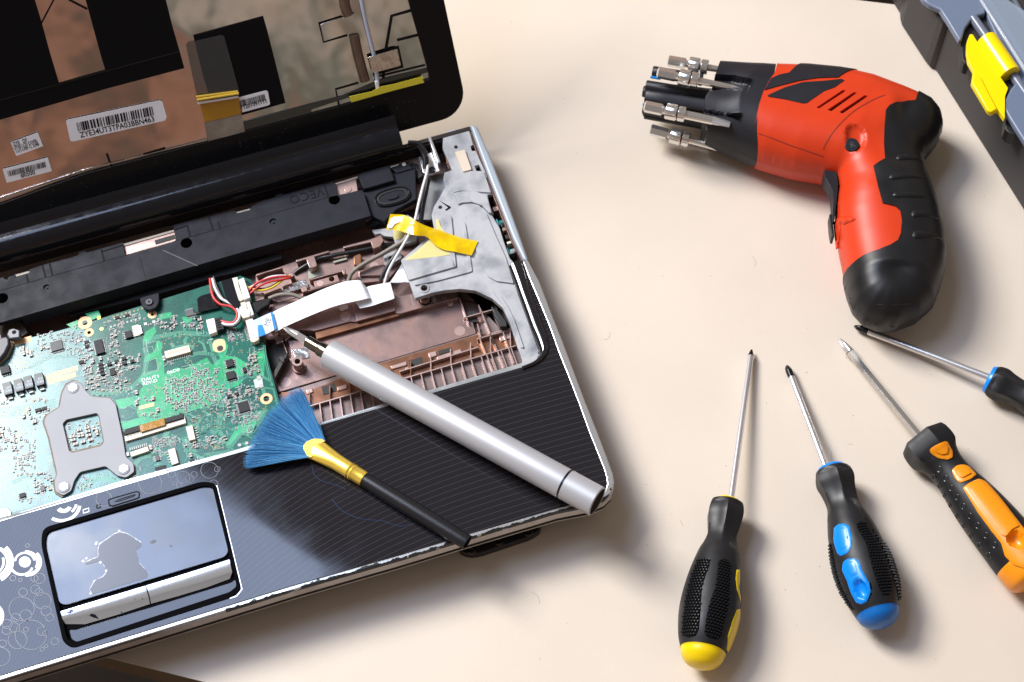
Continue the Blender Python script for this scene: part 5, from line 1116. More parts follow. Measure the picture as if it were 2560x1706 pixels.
for i, (m, q, z) in enumerate((('red', (118, 605, 240, 492, 400, 430, 560, 405, 700, 402), [.0245, .026, .0265, .0255, .0235]), ('red', (128, 652, 260, 545, 400, 480, 560, 450, 700, 425), [.0245, .0255, .026, .0255, .0235]),
                           ('yellow', (88, 540, 200, 580, 300, 597, 450, 555, 590, 460, 700, 388), [.0245, .0245, .024, .0245, .0245, .023]), ('wwhite', (100, 580, 250, 492, 400, 415, 520, 392, 640, 388), [.024, .025, .0255, .025, .023]),
                           ('wblack', (80, 465, 180, 540, 300, 575, 430, 545, 560, 470, 690, 405), [.024, .0235, .0235, .024, .024, .023]))):
    cab('lead', 'R', q, z, .00062, m)
cab('lead', 'D', (1715, 905, 1722, 980, 1745, 1060, 1800, 1115, 1880, 1132, 1930, 1170, 1935, 1220, 1905, 1262, 1850, 1262, 1808, 1250), [.024, .0245, .025, .025, .025, .025, .025, .0245, .024, .0235], .00075, 'red')
cab('lead', 'D', (1735, 905, 1755, 980, 1800, 1060, 1850, 1092, 1910, 1125, 1952, 1180, 1950, 1235, 1910, 1278, 1850, 1280, 1815, 1268), [.024, .0245, .025, .025, .025, .025, .025, .0245, .024, .0235], .00075, 'wwhite')
cab('lead', 'D', (1745, 890, 1775, 980, 1825, 1070, 1870, 1085, 1930, 1120, 1968, 1185, 1962, 1250, 1915, 1292, 1850, 1292, 1815, 1282), [.0235, .024, .0245, .0245, .0245, .0245, .0245, .024, .0235, .023], .00075, 'wblack')
prism('cable_sleeve', zs('R', (160, 765, 250, 745, 400, 695, 430, 730, 400, 800, 300, 850, 240, 912, 215, 880), .0240), .0035, mat('felt_tape', (.010, .010, .011), .85, bump=.5, bscale=2500), lap, bev=.0008)
# flat ribbon cable: strips with fine ridges
def strip(name, A, B, m, nd=40, ridges=0, parent=None, thick=.00018):
    A = spline(A, 8); B = spline(B, 8); k = max(2, ridges * 2 + 2) if ridges else 2
    vs = []; fs = []
    for a, b in zip(A, B):
        for j in range(k):
            t = j / (k - 1); p = a.lerp(b, t)
            if ridges: p = p + UP * (.00022 if j % 2 else 0.0)
            vs.append(p)
    n = len(A)
    for i in range(n - 1):
        for j in range(k - 1): x = i * k + j; fs.append([x, x + 1, x + k + 1, x + k])
    m0 = len(vs); vs += [v - UP * thick for v in vs]; fs += [[q + m0 for q in f[::-1]] for f in fs]
    for i in range(n - 1):
        for j in (0, k - 1): x = i * k + j; fs.append([x, x + k, x + k + m0, x + m0])
    for i in (0, n - 1):
        for j in range(k - 1): x = i * k + j; fs.append([x, x + 1, x + 1 + m0, x + m0])
    return emit(name, vs, fs, MT[m], parent or lap, smooth=25 if ridges else 60)
rz = [.0232, .0240, .0252, .0268, .0280, .0286, .0285, .0280, .0262]
rib_ = strip('ribbon_cable', zs('E', (330, 548, 400, 510, 520, 456, 640, 402, 760, 350, 870, 312, 950, 298, 1000, 298, 1020, 318), rz), zs('E', (380, 680, 450, 640, 560, 590, 690, 535, 810, 490, 920, 462, 1000, 445, 1055, 432, 1076, 430), rz), 'ffc', ridges=11)
strip('ribbon_fold', zs('E', (1018, 316, 1040, 345, 1010, 372, 960, 452), [.0280, .0262, .0255, .0245]), zs('E', (1076, 430, 1072, 436, 1040, 462, 1000, 505), [.0262, .0255, .0250, .0243]), 'ffc', ridges=5)
strip('ribbon_cable', zs('E', (985, 402, 1045, 350, 1130, 328, 1215, 314, 1222, 318), [.0248, .0250, .0252, .0252, .0250]), zs('E', (1000, 505, 1080, 488, 1160, 462, 1245, 434, 1252, 420), [.0246, .0248, .0250, .0250, .0248]), 'ffc', ridges=9)
strip('ribbon_cable', zs('E', (1218, 314, 1255, 262, 1300, 190, 1330, 150), [.0250, .0238, .0225, .022]), zs('E', (1280, 318, 1330, 312, 1370, 316, 1440, 320), [.0250, .0238, .0225, .022]), 'ffc', ridges=9)
prism('ribbon_stiffener', zs('R', (180, 1018, 430, 905, 458, 898, 512, 1130, 350, 1215, 262, 1250), .0250), .0004, mat('stiffener_pale_blue', (.48, .60, .80), .3), lap)
prism('blue_tab', zs('R', (425, 905, 455, 896, 514, 1132, 480, 1150, 440, 1010), .0252), .0002, MT['blue'], lap); prism('blue_tab', zs('R', (250, 1085, 310, 1075, 362, 1210, 262, 1250, 250, 1150), .0252), .0002, MT['blue'], lap)
prism('paper_tab', zs('R', (308, 968, 428, 918, 478, 1150, 368, 1205), .02525), .0002, MT['ffc'], lap)
o_ = at(*px('R', 400, 1100)[0], .0254); text('ribbon_text', 'MB', o_, at(*px('R', 425, 985)[0], .0254) - at(*px('R', 385, 1100)[0], .0254), at(*px('R', 360, 1040)[0], .0254) - at(*px('R', 430, 1020)[0], .0254), .0044, mat('pencil_ink', (.12, .13, .16), .5), lap, wscale=.85)
# amber tape across the frame
A = zs('C', (275, 608, 350, 612, 400, 632, 440, 655, 500, 682, 560, 700, 620, 722, 700, 748, 797, 768), [.0292, .0296, .0322, .0328, .0305, .0296, .0293, .0292, .0290])
B = zs('C', (250, 700, 310, 702, 378, 722, 430, 735, 490, 742, 540, 790, 590, 818, 660, 832, 757, 853), [.0292, .0294, .0316, .0322, .0303, .0296, .0293, .0292, .0290])
strip('amber_tape', A, B, 'kapton', thick=.00008)
H = Heap(); rr = random.Random(4)
for c in ((495, 690, 8), (512, 694, 6), (628, 738, 6), (420, 690, 7)): H.disc(at(*px('C', c[0], c[1])[0], .0332 if c[0] < 500 else .0312), c[2] / 2.376 / 4700, 7)
# white reflection at the tape's end, painted as a pale patch
glare_pts = zs('C', (278, 632, 300, 622, 372, 622, 382, 640, 365, 652, 330, 655, 300, 668, 285, 690, 262, 692, 256, 680, 270, 655), .0298)
prism('tape_glare', glare_pts, .0002, mat('tape_glare', (.85, .80, .62), .2), lap)
# ------------------------------------------------------------------ surface patches on turned bodies
def hit(ax, rf, u, v):
    """(t, phi) where the sight line of a pixel meets the turned surface"""
    r = ray(u, v); r = Vector(r / np.linalg.norm(r)); o = Vector(CAM)
    z0 = max(ax.p0.z, ax.p1.z) + .03; s0 = (z0 - o.z) / r.z; best = None; bd = 1e9
    for i in range(260):
        p = o + r * (s0 + i * .00025); q = p - ax.p0; t = q.dot(ax.a); w = q - ax.a * t; d = w.length - rf(t)
        if abs(d) < bd: bd = abs(d); best = (t, math.atan2(w.dot(ax.side), w.dot(ax.up)))
        if d <= 0: break
    return best
def pip(pts, x, y):
    r = False; j = len(pts) - 1
    for i in range(len(pts)):
        if (pts[i][1] > y) != (pts[j][1] > y) and x < (pts[j][0] - pts[i][0]) * (y - pts[i][1]) / (pts[j][1] - pts[i][1]) + pts[i][0]: r = not r
        j = i
    return r
def cdt_fill(outer, step, holes=()):
    P = [Vector((a, b)) for a, b in outer]; E = [(i, (i + 1) % len(P)) for i in range(len(P))]
    for h in holes:
        b = len(P); P += [Vector(q) for q in h]; E += [(b + i, b + (i + 1) % len(h)) for i in range(len(h))]
    xs = [p.x for p in P]; ys = [p.y for p in P]; x = min(xs) + step * .5
    row = 0
    allb = list(P)
    bx = np.array([[p.x, p.y] for p in P])
    while x < max(xs):
        y = min(ys) + step * (.5 if row % 2 else 0)
        while y < max(ys):
            if pip(outer, x, y) and not any(pip(h, x, y) for h in holes):
                if np.min((bx[:, 0] - x) ** 2 + (bx[:, 1] - y) ** 2) > (step * .35) ** 2: P.append(Vector((x, y)))
            y += step
        x += step; row += 1
    vs, es, fs, ov, oe, of = delaunay_2d_cdt(P, E, [], 0, 1e-7)
    F = []
    for f in fs:
        cx = sum(vs[i].x for i in f) / 3; cy = sum(vs[i].y for i in f) / 3
        if pip(outer, cx, cy) and not any(pip(h, cx, cy) for h in holes): F.append(list(f))
    return vs, F
def dense(pts, step):
    out = []
    for i in range(len(pts)):
        a = Vector(pts[i]); b = Vector(pts[(i + 1) % len(pts)]); n = max(1, int((b - a).length / step))
        out += [tuple(a.lerp(b, k / n)) for k in range(n)]
    return out
def bedges(F):
    cnt = {}
    for f in F:
        for i in range(len(f)):
            e = (f[i], f[(i + 1) % len(f)]); k = tuple(sorted(e)); cnt.setdefault(k, []).append(e)
    return [v[0] for v in cnt.values() if len(v) == 1]
def patch(name, ax, rf, poly, off, m, par, bulge=.0003, skirt=.0012, step=.0009, uv=None, rnd=0.0, dip=None):
    q = uv or [hit(ax, rf, *p) for p in poly]
    r0 = sum(rf(t) for t, _ in q) / len(q)
    fl = [(t, ph * r0) for t, ph in q]
    if rnd: fl = [(p.x, p.y) for p in fillet([Vector((a, b, 0)) for a, b in fl], rnd, 4)]
    fl = dense(fl, step); vs, F = cdt_fill(fl, step)
    be = bedges(F); bset = {i for e in be for i in e}
    bx = np.array([[a, b] for a, b in fl]); V = []
    for i, p in enumerate(vs):
        d = math.sqrt(np.min((bx[:, 0] - p.x) ** 2 + (bx[:, 1] - p.y) ** 2)) if i not in bset else 0.0
        o_ = off + bulge * min(1, (1 - (1 - min(d / .0012, 1)) ** 2))
        if dip: o_ -= dip[2] * max(0, 1 - (((p.x - dip[0]) / dip[3]) ** 2 + ((p.y / r0 - dip[1]) * r0 / dip[4]) ** 2)) ** .3 if ((p.x - dip[0]) / dip[3]) ** 2 + ((p.y / r0 - dip[1]) * r0 / dip[4]) ** 2 < 1 else 0
        V.append(ax.P(p.x, p.y / r0, rf(p.x) + o_))
    n = len(V); m_ = {}
    for i in bset: m_[i] = len(V); V.append(ax.P(vs[i].x, vs[i].y / r0, rf(vs[i].x) + off - skirt))
    F2 = F + [[a, b, m_[b], m_[a]] for a, b in be]
    return emit(name, V, F2, m, par, smooth=60), fl, r0
def nubs(name, ax, rf, poly, m, par, st=.00155, sp=.00150, r=.00056, h=.0010, uv=None):
    q = uv or [hit(ax, rf, *p) for p in poly]; r0 = sum(rf(t) for t, _ in q) / len(q); fl = [(t, ph * r0) for t, ph in q]
    H = Heap(); x = min(a for a, b in fl); k = 0
    while x < max(a for a, b in fl):
        y = min(b for a, b in fl) + (sp / 2 if k % 2 else 0)
        while y < max(b for a, b in fl):
            if pip(fl, x, y):
                c = ax.P(x, y / r0, rf(x) + .0001); nrm = (ax.P(x, y / r0, 1) - ax.P(x, y / r0, 0)); s = ax.a; w = nrm.cross(s)
                b = [c + s * (r * math.cos(a * math.pi / 3)) + w * (r * math.sin(a * math.pi / 3)) for a in range(6)]
                tt = [c + nrm * (h + .0002) + s * (r * .55 * math.cos(a * math.pi / 3)) + w * (r * .55 * math.sin(a * math.pi / 3)) for a in range(6)]
                H.add(b + tt, [[i, (i + 1) % 6, (i + 1) % 6 + 6, i + 6] for i in range(6)] + [list(range(6, 12))])
            y += sp
        x += st; k += 1
    return tag(H.emit(name, [m], par, smooth=40), kind='stuff')
def rfun(prof):
    T = [a for a, b in prof]; Rr = [b for a, b in prof]
    return lambda t: float(np.interp(t, T, Rr))
# ------------------------------------------------------------------ silver pen-shaped electric screwdriver
es = empty('electric_screwdriver', (-.05, .03, .031), 'slim silver aluminium electric screwdriver lying across the laptop with its bit on the ribbon cable', 'electric screwdriver')
ZA = .0380
e0 = at(*px('E', 768, 838)[0], ZA); e1 = at(*px('N', 1935, 607)[0], .0445); tip = at(*px('E', 432, 640)[0], ZA - .0052)
ax = Axis(e0, e1); Lb = ax.L; RB = .0081
ax.lathe('body', [(0, .0040), (.0000, RB - .0009), (.0003, RB - .0003), (.0010, RB), (Lb * .883, RB)], MT['alu'], es, ns=64, smooth=30)
ax.lathe('dark_ring', [(Lb * .883, RB - .0004), (Lb * .8905, RB - .0004)], MT['screw'], es, ns=64)
ax.lathe('end_sleeve', [(Lb * .8905, RB), (Lb - .0005, RB), (Lb, RB - .0005), (Lb, RB - .0008), (Lb - .0006, RB - .0009)], MT['alu'], es, ns=64, smooth=30, caps=False)
ax.lathe('end_disc', [(Lb - .0010, RB - .0009), (Lb - .0003, RB - .0009)], mat('smoked_disc', (.030, .024, .022), .6, spec=0.0), es, ns=64, smooth=30)
bx = Axis(tip, e0); Lt = bx.L
def fr(u, w):
    q = at(*px('E', u, w)[0], ZA) - bx.p0; return q.dot(bx.a)
f1, f2, f3, f4 = fr(520, 692), fr(600, 735), fr(700, 795), fr(712, 802)
bx.lathe('chuck', [(f2 - .0006, .0020), (f2, .0030), (f2 + .0004, .0034), (f3, .0034), (f3 + .0001, .0039), (f4 + .0002, .0041), (Lt + .001, .0041)], MT['nickel'], es, ns=40, smooth=30)
bx.lathe('bit', [(f1, .0021), (f1 + .0006, .0022), (f2, .0022)], MT['brushed'], es, ns=6, smooth=20, a0=.3)
def phil(ax_, t0, t1, r1, m, par, name='bit_tip'):
    """cross point: a cone with four flutes"""
    L = t1 - t0; pr = [(t0, .00025), (t0 + L * .10, r1 * .42), (t0 + L * .45, r1 * .80), (t0 + L * .75, r1 * .98), (t1, r1)]
    def fn(t, ph, r):
        k = max(0, 1 - (t - t0) / (L * .95)); w = (math.cos(4 * ph) * .5 + .5); return r * (1 - .52 * k ** .5 * (1 - w) ** 1.0)
    return ax_.lathe(name, pr, m, par, ns=32, fn=fn, smooth=35)
phil(bx, 0, f1, .0021, MT['brushed'], es)
H = Heap()
for a in (-.35, -.15, .1, .3): pass
# ------------------------------------------------------------------ fan brush
br = empty('fan_brush', (-.16, .02, .031), 'fan shaped brush with blue bristles, gold ferrule and black handle lying on the palm rest', 'brush')
gz = .0352
h0 = at(*px('G', 780, 612)[0], gz); h1 = at(*px('G', 1388, 985)[0], gz + .0002); bxs = Axis(h0, h1); LH = bxs.L
def flat(ax_, prof, sq): return lambda t, ph, r: r * (1.0 / math.sqrt((math.sin(ph)) ** 2 + (math.cos(ph) / sq(t)) ** 2))
hp = smoothprof([(-.002, .0034), (0, .0036), (.012, .0041), (.035, .0044), (.065, .0040), (LH - .004, .0034), (LH - .0015, .0030), (LH - .0003, .0018), (LH, .0004)], 5)
bxs.lathe('handle', hp, MT['brushh'], br, ns=32, fn=flat(bxs, hp, lambda t: .88), smooth=50)
m0 = at(*px('G', 486, 432)[0], .0345); fx = Axis(m0, h0); LF = fx.L
fp = [(0, .0062), (.0015, .0061), (.004, .0058), (.009, .0051), (.015, .0044), (LF - .0085, .0041), (LF - .0078, .0046), (LF - .0068, .0040), (LF - .0058, .0046), (LF - .0048, .0041), (LF, .0041), (LF + .0015, .0039)]
sqf = lambda t: float(np.interp(t, [0, .004, .015, LF], [.26, .42, .86, .95]))
fx.lathe('ferrule', fp, MT['goldm'], br, ns=40, fn=flat(fx, fp, sqf), smooth=45)
lobe = zs('G', (430, 440, 428, 420, 445, 395, 490, 376, 540, 378, 560, 392, 540, 400, 500, 455, 475, 492, 450, 478), [.0362] * 10)
prism('ferrule_lip', fillet(lobe, .0006), .0010, MT['goldm'], br, bev=.0004, seg=3)
arc = px('G', 432, 100, 405, 76, 370, 92, 335, 112, 300, 140, 262, 180, 228, 212, 196, 250, 168, 292, 146, 335, 124, 378, 108, 420, 92, 462, 82, 505, 86, 540, 100, 556)
mo = px('G', 556, 390, 535, 388, 515, 396, 500, 410, 488, 424, 478, 440, 470, 458, 466, 474, 468, 488)
rb_ = random.Random(9); hb = Heap()
def lerpl(L, t):
    f = t * (len(L) - 1); i = min(int(f), len(L) - 2); f -= i; return (L[i][0] + (L[i + 1][0] - L[i][0]) * f, L[i][1] + (L[i + 1][1] - L[i][1]) * f)
def hair(p0, p3, mid, r0=.00010):
    pth = spline([p0, mid, p3], 3); n = len(pth); vs, fs = tube_geo(pth, [r0 * (1 - .7 * i / (n - 1)) for i in range(n)], 3, caps=False); hb.add(vs, fs, rb_.choice((0, 0, 0, 1, 1, 2, 2)))
for i in range(4200):
    t = rb_.random(); t2 = min(1, max(0, t + rb_.gauss(0, .018))); lay = rb_.random()
    a = lerpl(mo, t); b = lerpl(arc, t2); ext = rb_.uniform(.86, 1.01) if rb_.random() < .9 else rb_.uniform(1.0, 1.06)
    zt = .0322 + .0040 * lay; b = (a[0] + (b[0] - a[0]) * ext, a[1] + (b[1] - a[1]) * ext)
    p0 = at(a[0] + 2, a[1], .0338 + .0018 * lay); p3 = at(b[0], b[1], zt); mid = p0.lerp(p3, .5) + Vector((rb_.uniform(-1, 1), rb_.uniform(-1, 1), 0)) * .0002 + UP * (.0006 * lay)
    hair(p0, p3, mid)
for (u, w, u2, w2) in ((560, 395, 452, 105), (555, 392, 440, 85), (560, 400, 470, 150), (555, 392, 425, 70), (560, 396, 480, 180), (558, 394, 490, 200), (557, 393, 460, 95)):
    p0 = at(*px('G', u, w)[0], .035); p3 = at(*px('G', u2, w2)[0], .036); hair(p0, p3, p0.lerp(p3, .5) + Vector((rb_.uniform(-1, 1), rb_.uniform(-1, 1), 0)) * .0012)
tag(hb.emit('bristles', [MT['bristle'], MT['bristle2'], MT['bristle3']], br, smooth=60), kind='stuff')
hm = mat('loose_hair_blue', (.05, .10, .24), .4)
for q, lab in (((476, 500, 484, 560, 500, 600, 540, 630, 620, 655, 684, 682), 'short loose blue hair curling out below the gold ferrule'), ((600, 740, 650, 800, 720, 840, 800, 862, 900, 870, 960, 890, 1020, 902, 1082, 886), 'long loose hair lying on the palm rest beside the brush handle')):
    p = spline(zs('G', q, .03098), 6); vs, fs = tube_geo(p, .00009, 4); tag(emit('loose_hair', vs, fs, hm, smooth=60), lab, 'hair')
# ------------------------------------------------------------------ screwdrivers on the table
def screwdriver(label, v, tip, se, h0, h1, prof, capf, mcap, sr, tipk, flutes=6, zt=.0032, collar=True, kk=1.0, dips=()):
    sc = VW[v][2]
    # widest radius sets how high the handle rides
    pm = ppm(at(*px(v, *h0)[0], .016)); R = max(b for a, b in prof) / sc / pm * kk
    P0 = at(*px(v, *h0)[0], R * .90); P1 = at(*px(v, *h1)[0], R * 1.0)
    root = empty('screwdriver', (P0.x, P0.y, 0), label, 'screwdriver', 'screwdrivers lying on the table')
    hx = Axis(P0, P1); L = hx.L; pmid = ppm(P0.lerp(P1, .5))
    pr = smoothprof([(a * L, b / sc / pmid * kk) for a, b in prof], 6); rf = rfun(pr)
    dp = [hit(hx, rf, *px(v, *c[:2])[0]) + tuple(c[2:]) for c in dips]
    cut = capf * L
    body = [(t, r) for t, r in pr if t <= cut]; cap = [(t, r) for t, r in pr if t >= cut]
    body = [(0, .0015), (0, body[0][1] * .80)] + [(.0006, body[0][1] * .96)] + body[1:] + [(cut, rf(cut))]
    def fn(t, ph, r):
        f = t / L
        for (a, b, c, d) in dp:
            dph = (ph - b + math.pi) % (2 * math.pi) - math.pi
            if ((t - a) / c) ** 2 + (dph * r / d) ** 2 < 1: r = r - .0065
        if collar == 'hex':
            k = max(0, min(1, (.17 - f) / .05)); c = math.cos(math.pi / 6) / math.cos((ph % (math.pi / 3)) - math.pi / 6); return r * (1 - k) + r * 1.04 * c * k
        k = max(0, min(1, f / .03)) * max(0, min(1, (.30 - f) / .14)); return r * (1 - .15 * k * abs(math.sin(flutes * ph / 2)))
    dn = []
    for i in range(len(body) - 1):
        (a, b), (c, d) = body[i], body[i + 1]; n = max(1, int((c - a) / .0012)); dn += [(a + (c - a) * j / n, b + (d - b) * j / n) for j in range(n)]
    dn.append(body[-1])
    hx.lathe('handle_grip', dn, MT['rubber'], root, ns=72, fn=fn, smooth=50)
    hx.lathe('end_cap', [(cut - .0002, rf(cut) - .0008), (cut - .0001, rf(cut) - .0001), (cut + .0003, rf(cut) + .0001)] + [(t, r) for t, r in cap[1:]], mcap, root, ns=56, smooth=60)
    T0 = at(*px(v, *tip)[0], zt); S1 = at(*px(v, *se)[0], P0.z) ; S1 = S1 + (S1 - T0).normalized() * .006
    sx = Axis(T0, S1); tl = tipk[1]
    if tipk[0] == 'phil':
        phil(sx, 0, tl * .45, sr * .98, MT['tipblk'], root, 'blade_tip'); sx.lathe('tip_sleeve', [(tl * .45, sr * 1.02), (tl, sr * 1.02)], MT['tipblk'], root, ns=24)
    elif tipk[0] == 'flat':
        sx.lathe('blade_tip', [(0, sr * .25), (tl * .3, sr * .5), (tl, sr * 1.0)], MT['tipblk'], root, ns=20, fn=lambda t, ph, r: r / math.sqrt(math.sin(ph) ** 2 + (math.cos(ph) / max(.25, t / tl)) ** 2), smooth=40)
    else:
        phil(sx, 0, tl, sr * 1.15, MT['brushed'], root, 'blade_tip')
    ns = 6 if tipk[0] == 'hex' else 24
    sx.lathe('shaft', [(tl, sr * .97), (tl + .001, sr), (sx.L, sr)], MT['chrome'] if ns == 6 else MT['brushed'], root, ns=ns, smooth=30, a0=.5)
    return root, hx, rf, L
pY = [(0, 74), (.03, 86), (.08, 92), (.14, 84), (.21, 74), (.27, 82), (.33, 98), (.45, 120), (.58, 134), (.70, 136), (.82, 122), (.89, 104), (.905, 100), (.94, 92), (.975, 68), (.992, 38), (1, 2)]
root, hx, rf, L = screwdriver('black screwdriver with yellow end cap and yellow side inlays, leftmost on the table', 'K', (397, 62), (302, 745), (288, 754), (163, 1508), pY, .895, MT['yinlay'], .00175, ('flat', .0045))
hx.lathe('collar_washer', [(-.0012, .003), (-.0012, .0062), (-.0002, .0068), (.0006, .0068)], MT['yinlay'], root, ns=32, smooth=40)
def inl(v, q, m, par, off=.0002, **kw): return patch('inlay', hx, rf, px(v, *q), off, m, par, **kw)
inl('K', (328, 1060, 342, 1058, 343, 1100, 338, 1140, 347, 1190, 345, 1205, 330, 1150, 324, 1100), MT['yinlay'], root, bulge=.0002)
inl('K', (330, 1240, 344, 1236, 345, 1280, 325, 1350, 300, 1420, 288, 1436, 282, 1420, 288, 1360, 310, 1290), MT['yinlay'], root, bulge=.0002)
for q in ((155, 1015, 185, 1003, 208, 1012, 206, 1040, 190, 1080, 172, 1140, 168, 1200, 165, 1260, 158, 1330, 145, 1360, 110, 1368, 86, 1355, 84, 1330, 95, 1230, 115, 1130, 135, 1060), (245, 1018, 270, 1008, 295, 1018, 300, 1050, 298, 1120, 296, 1200, 275, 1290, 258, 1360, 240, 1376, 200, 1368, 182, 1345, 190, 1280, 212, 1190, 235, 1130, 242, 1070)):
    patch('grip_panel', hx, rf, px('K', *q), .0001, MT['nubpanel'], root, bulge=.0001, rnd=.001)
    nubs('grip_nubs', hx, rf, px('K', *q), MT['rubber'], root)
pB = [(0, 76), (.03, 90), (.08, 95), (.14, 84), (.22, 78), (.30, 90), (.40, 110), (.52, 124), (.64, 131), (.76, 128), (.86, 110), (.90, 100), (.915, 97), (.95, 86), (.98, 60), (.993, 34), (1, 2)]
def bluedriver(label, v, tip, se, h0, h1, dips=()):
    global hx, rf
    root, hx, rf, L = screwdriver(label, v, tip, se, h0, h1, pB, .905, MT['bcap'], .0019, ('phil', .0085), dips=dips)
    hx.lathe('collar_washer', [(-.0014, .003), (-.0014, .0070), (-.0003, .0078), (.0006, .0080)], MT['binlay'], root, ns=32, smooth=40)
    return root
root = bluedriver('black screwdriver with blue cap, lying between the yellow capped and the orange one', 'K', (556, 133), (735, 602), (759, 606), (990, 1322), dips=((888, 1145, .0062, .0048),))
inl('K', (770, 870, 790, 852, 820, 850, 840, 862, 852, 920, 850, 955, 830, 985, 800, 998, 785, 985, 768, 930), MT['binlay'], root, rnd=.001)
qb = hit(hx, rf, *px('K', 888, 1145)[0])
inl('K', (812, 1025, 830, 1010, 860, 1006, 885, 1022, 895, 1060, 930, 1120, 936, 1160, 920, 1205, 895, 1218, 870, 1208, 850, 1170, 830, 1110, 806, 1060), MT['binlay'], root, rnd=.001, dip=(qb[0], qb[1], .0035, .0046, .0032))
inl('K', (822, 1035, 840, 1024, 860, 1024, 872, 1040, 878, 1080, 850, 1092, 836, 1080), MT['binlay'], root, off=.0006, bulge=.0002, rnd=.0008)
inl('K', (780, 885, 800, 868, 825, 870, 836, 925, 830, 955, 800, 970, 790, 940), MT['binlay'], root, off=.0006, bulge=.0001, rnd=.0008)
for q in ((870, 850, 890, 838, 910, 846, 935, 890, 960, 930, 990, 985, 1010, 1050, 1030, 1110, 1035, 1150, 1015, 1175, 985, 1170, 965, 1120, 945, 1060, 930, 1000, 915, 940, 880, 880),
          (940, 876, 950, 878, 985, 925, 1020, 985, 1045, 1050, 1065, 1120, 1072, 1190, 1062, 1200, 1050, 1140, 1030, 1070, 1010, 1010, 975, 940), (752, 935, 760, 950, 772, 1020, 790, 1100, 820, 1170, 860, 1240, 850, 1240, 800, 1160, 775, 1090, 757, 1010)):
    patch('grip_panel', hx, rf, px('K', *q), .0001, MT['nubpanel'], root, bulge=.0001, rnd=.0006); nubs('grip_nubs', hx, rf, px('K', *q), MT['rubber'], root)
root = bluedriver('black screwdriver with a blue collar cut off by the right edge of the photo', 'L', (207, 77), (928, 352), (948, 368), (1710, 740))
pO = [(0, 128), (.04, 142), (.11, 142), (.16, 118), (.22, 104), (.30, 108), (.42, 128), (.55, 143), (.70, 152), (.82, 158), (.92, 158), (.96, 140), (.985, 90), (1, 4)]
root, hx, rf, L = screwdriver('black screwdriver with hexagonal collar and orange inlays, lying right of the blue capped one', 'L', (124, 145), (550, 662), (572, 680), (1225, 1475), pO, .84, MT['oinlay'], .00235, ('hex', .011), collar='hex', kk=1.0, dips=((1090, 1240, .0066, .0054),))
inl('L', (618, 752, 640, 735, 700, 708, 715, 712, 740, 760, 742, 795, 715, 808, 670, 800, 630, 775), MT['oinlay'], root, off=.0008, rnd=.001)
inl('L', (645, 752, 700, 724, 712, 745, 712, 778, 685, 782, 655, 768), MT['oinlay'], root, off=.0020, bulge=.0001, rnd=.0008)
inl('L', (738, 862, 765, 838, 800, 833, 830, 842, 873, 888, 840, 912, 785, 933, 755, 905), MT['oinlay'], root, off=.0005, rnd=.0012)
inl('L', (765, 868, 790, 848, 815, 852, 838, 885, 800, 905, 782, 900), MT['oinlay'], root, off=.0016, bulge=.0001, rnd=.0008)
qb = hit(hx, rf, *px('L', 1090, 1240)[0])
inl('L', (798, 958, 830, 935, 885, 910, 920, 925, 980, 990, 1060, 1090, 1130, 1180, 1180, 1250, 1200, 1330, 1150, 1400, 1080, 1380, 1030, 1330, 1010, 1260, 960, 1200, 880, 1090), MT['oinlay'], root, off=.0005, rnd=.0012, dip=(qb[0], qb[1], .005, .0050, .0038))
inl('L', (835, 968, 885, 938, 900, 935, 950, 985, 1030, 1080, 1100, 1170, 1060, 1190, 1035, 1225, 1010, 1215, 940, 1120), MT['oinlay'], root, off=.0016, bulge=.00008, rnd=.0010)
mdm = mat('dimple_rubber', (.010, .011, .013), .22, spec=.6)
for c in ((672, 858), (705, 908), (735, 960), (768, 1010), (802, 1060), (838, 1112), (880, 1165), (925, 1218), (972, 1270), (640, 900), (672, 950), (700, 1005), (730, 1058), (768, 1115), (805, 1165), (845, 1220), (890, 1270), (940, 1325)):
    t, ph = hit(hx, rf, *px('L', *c)[0]); rr_ = rf(t) + .00005
    n_ = (hx.P(t, ph, 1) - hx.P(t, ph, 0)); w = n_.cross(hx.a); c_ = hx.P(t, ph, rr_)
    H = Heap(); R1 = .0019; rings = [(1.0, -.0001), (.9, .00018), (.75, .00020), (.5, -.0004), (0.15, -.0009)]; vs = []; fs = []
    for (f, h) in rings: vs += [c_ + hx.a * (R1 * f * math.cos(k * math.pi / 8)) + w * (R1 * f * math.sin(k * math.pi / 8)) + n_ * h for k in range(16)]
    for i in range(len(rings) - 1):
        for k in range(16): a = i * 16 + k; b = i * 16 + (k + 1) % 16; fs.append([a, b, b + 16, a + 16])
    fs.append([64 + k for k in range(16)]); emit('grip_dimple', vs, fs, mdm, root, smooth=60)
# ------------------------------------------------------------------ red and black cordless driver lying on its side
ZM = .0235
dr = empty('cordless_driver', (.16, .12, 0), 'red and black pistol grip cordless driver with four bits clipped round its nose', 'cordless driver')
oi = [(1801, 171), (1870, 177), (1939, 181), (2014, 183), (2092, 191), (2134, 198), (2180, 208), (2221, 223), (2258, 236), (2290, 249), (2327, 269), (2347, 294), (2353, 322), (2342, 354), (2325, 376), (2310, 392), (2305, 412), (2315, 450), (2330, 492), (2345, 540), (2357, 597),
      (2362, 643), (2358, 680), (2347, 721), (2331, 763), (2294, 795), (2244, 813), (2203, 813), (2161, 797), (2134, 767), (2120, 730), (2111, 689), (2098, 625), (2088, 560), (2088, 520), (2094, 478), (2088, 450), (2056, 443), (1978, 430), (1900, 407), (1835, 380), (1767, 352)]
def wpm(p, z=ZM): q = at(p[0], p[1], z); return (q.x, q.y)
nose_ext = [(1690, 330), (1700, 158)]
infl = np.array([wpm(p) for p in oi + nose_ext])
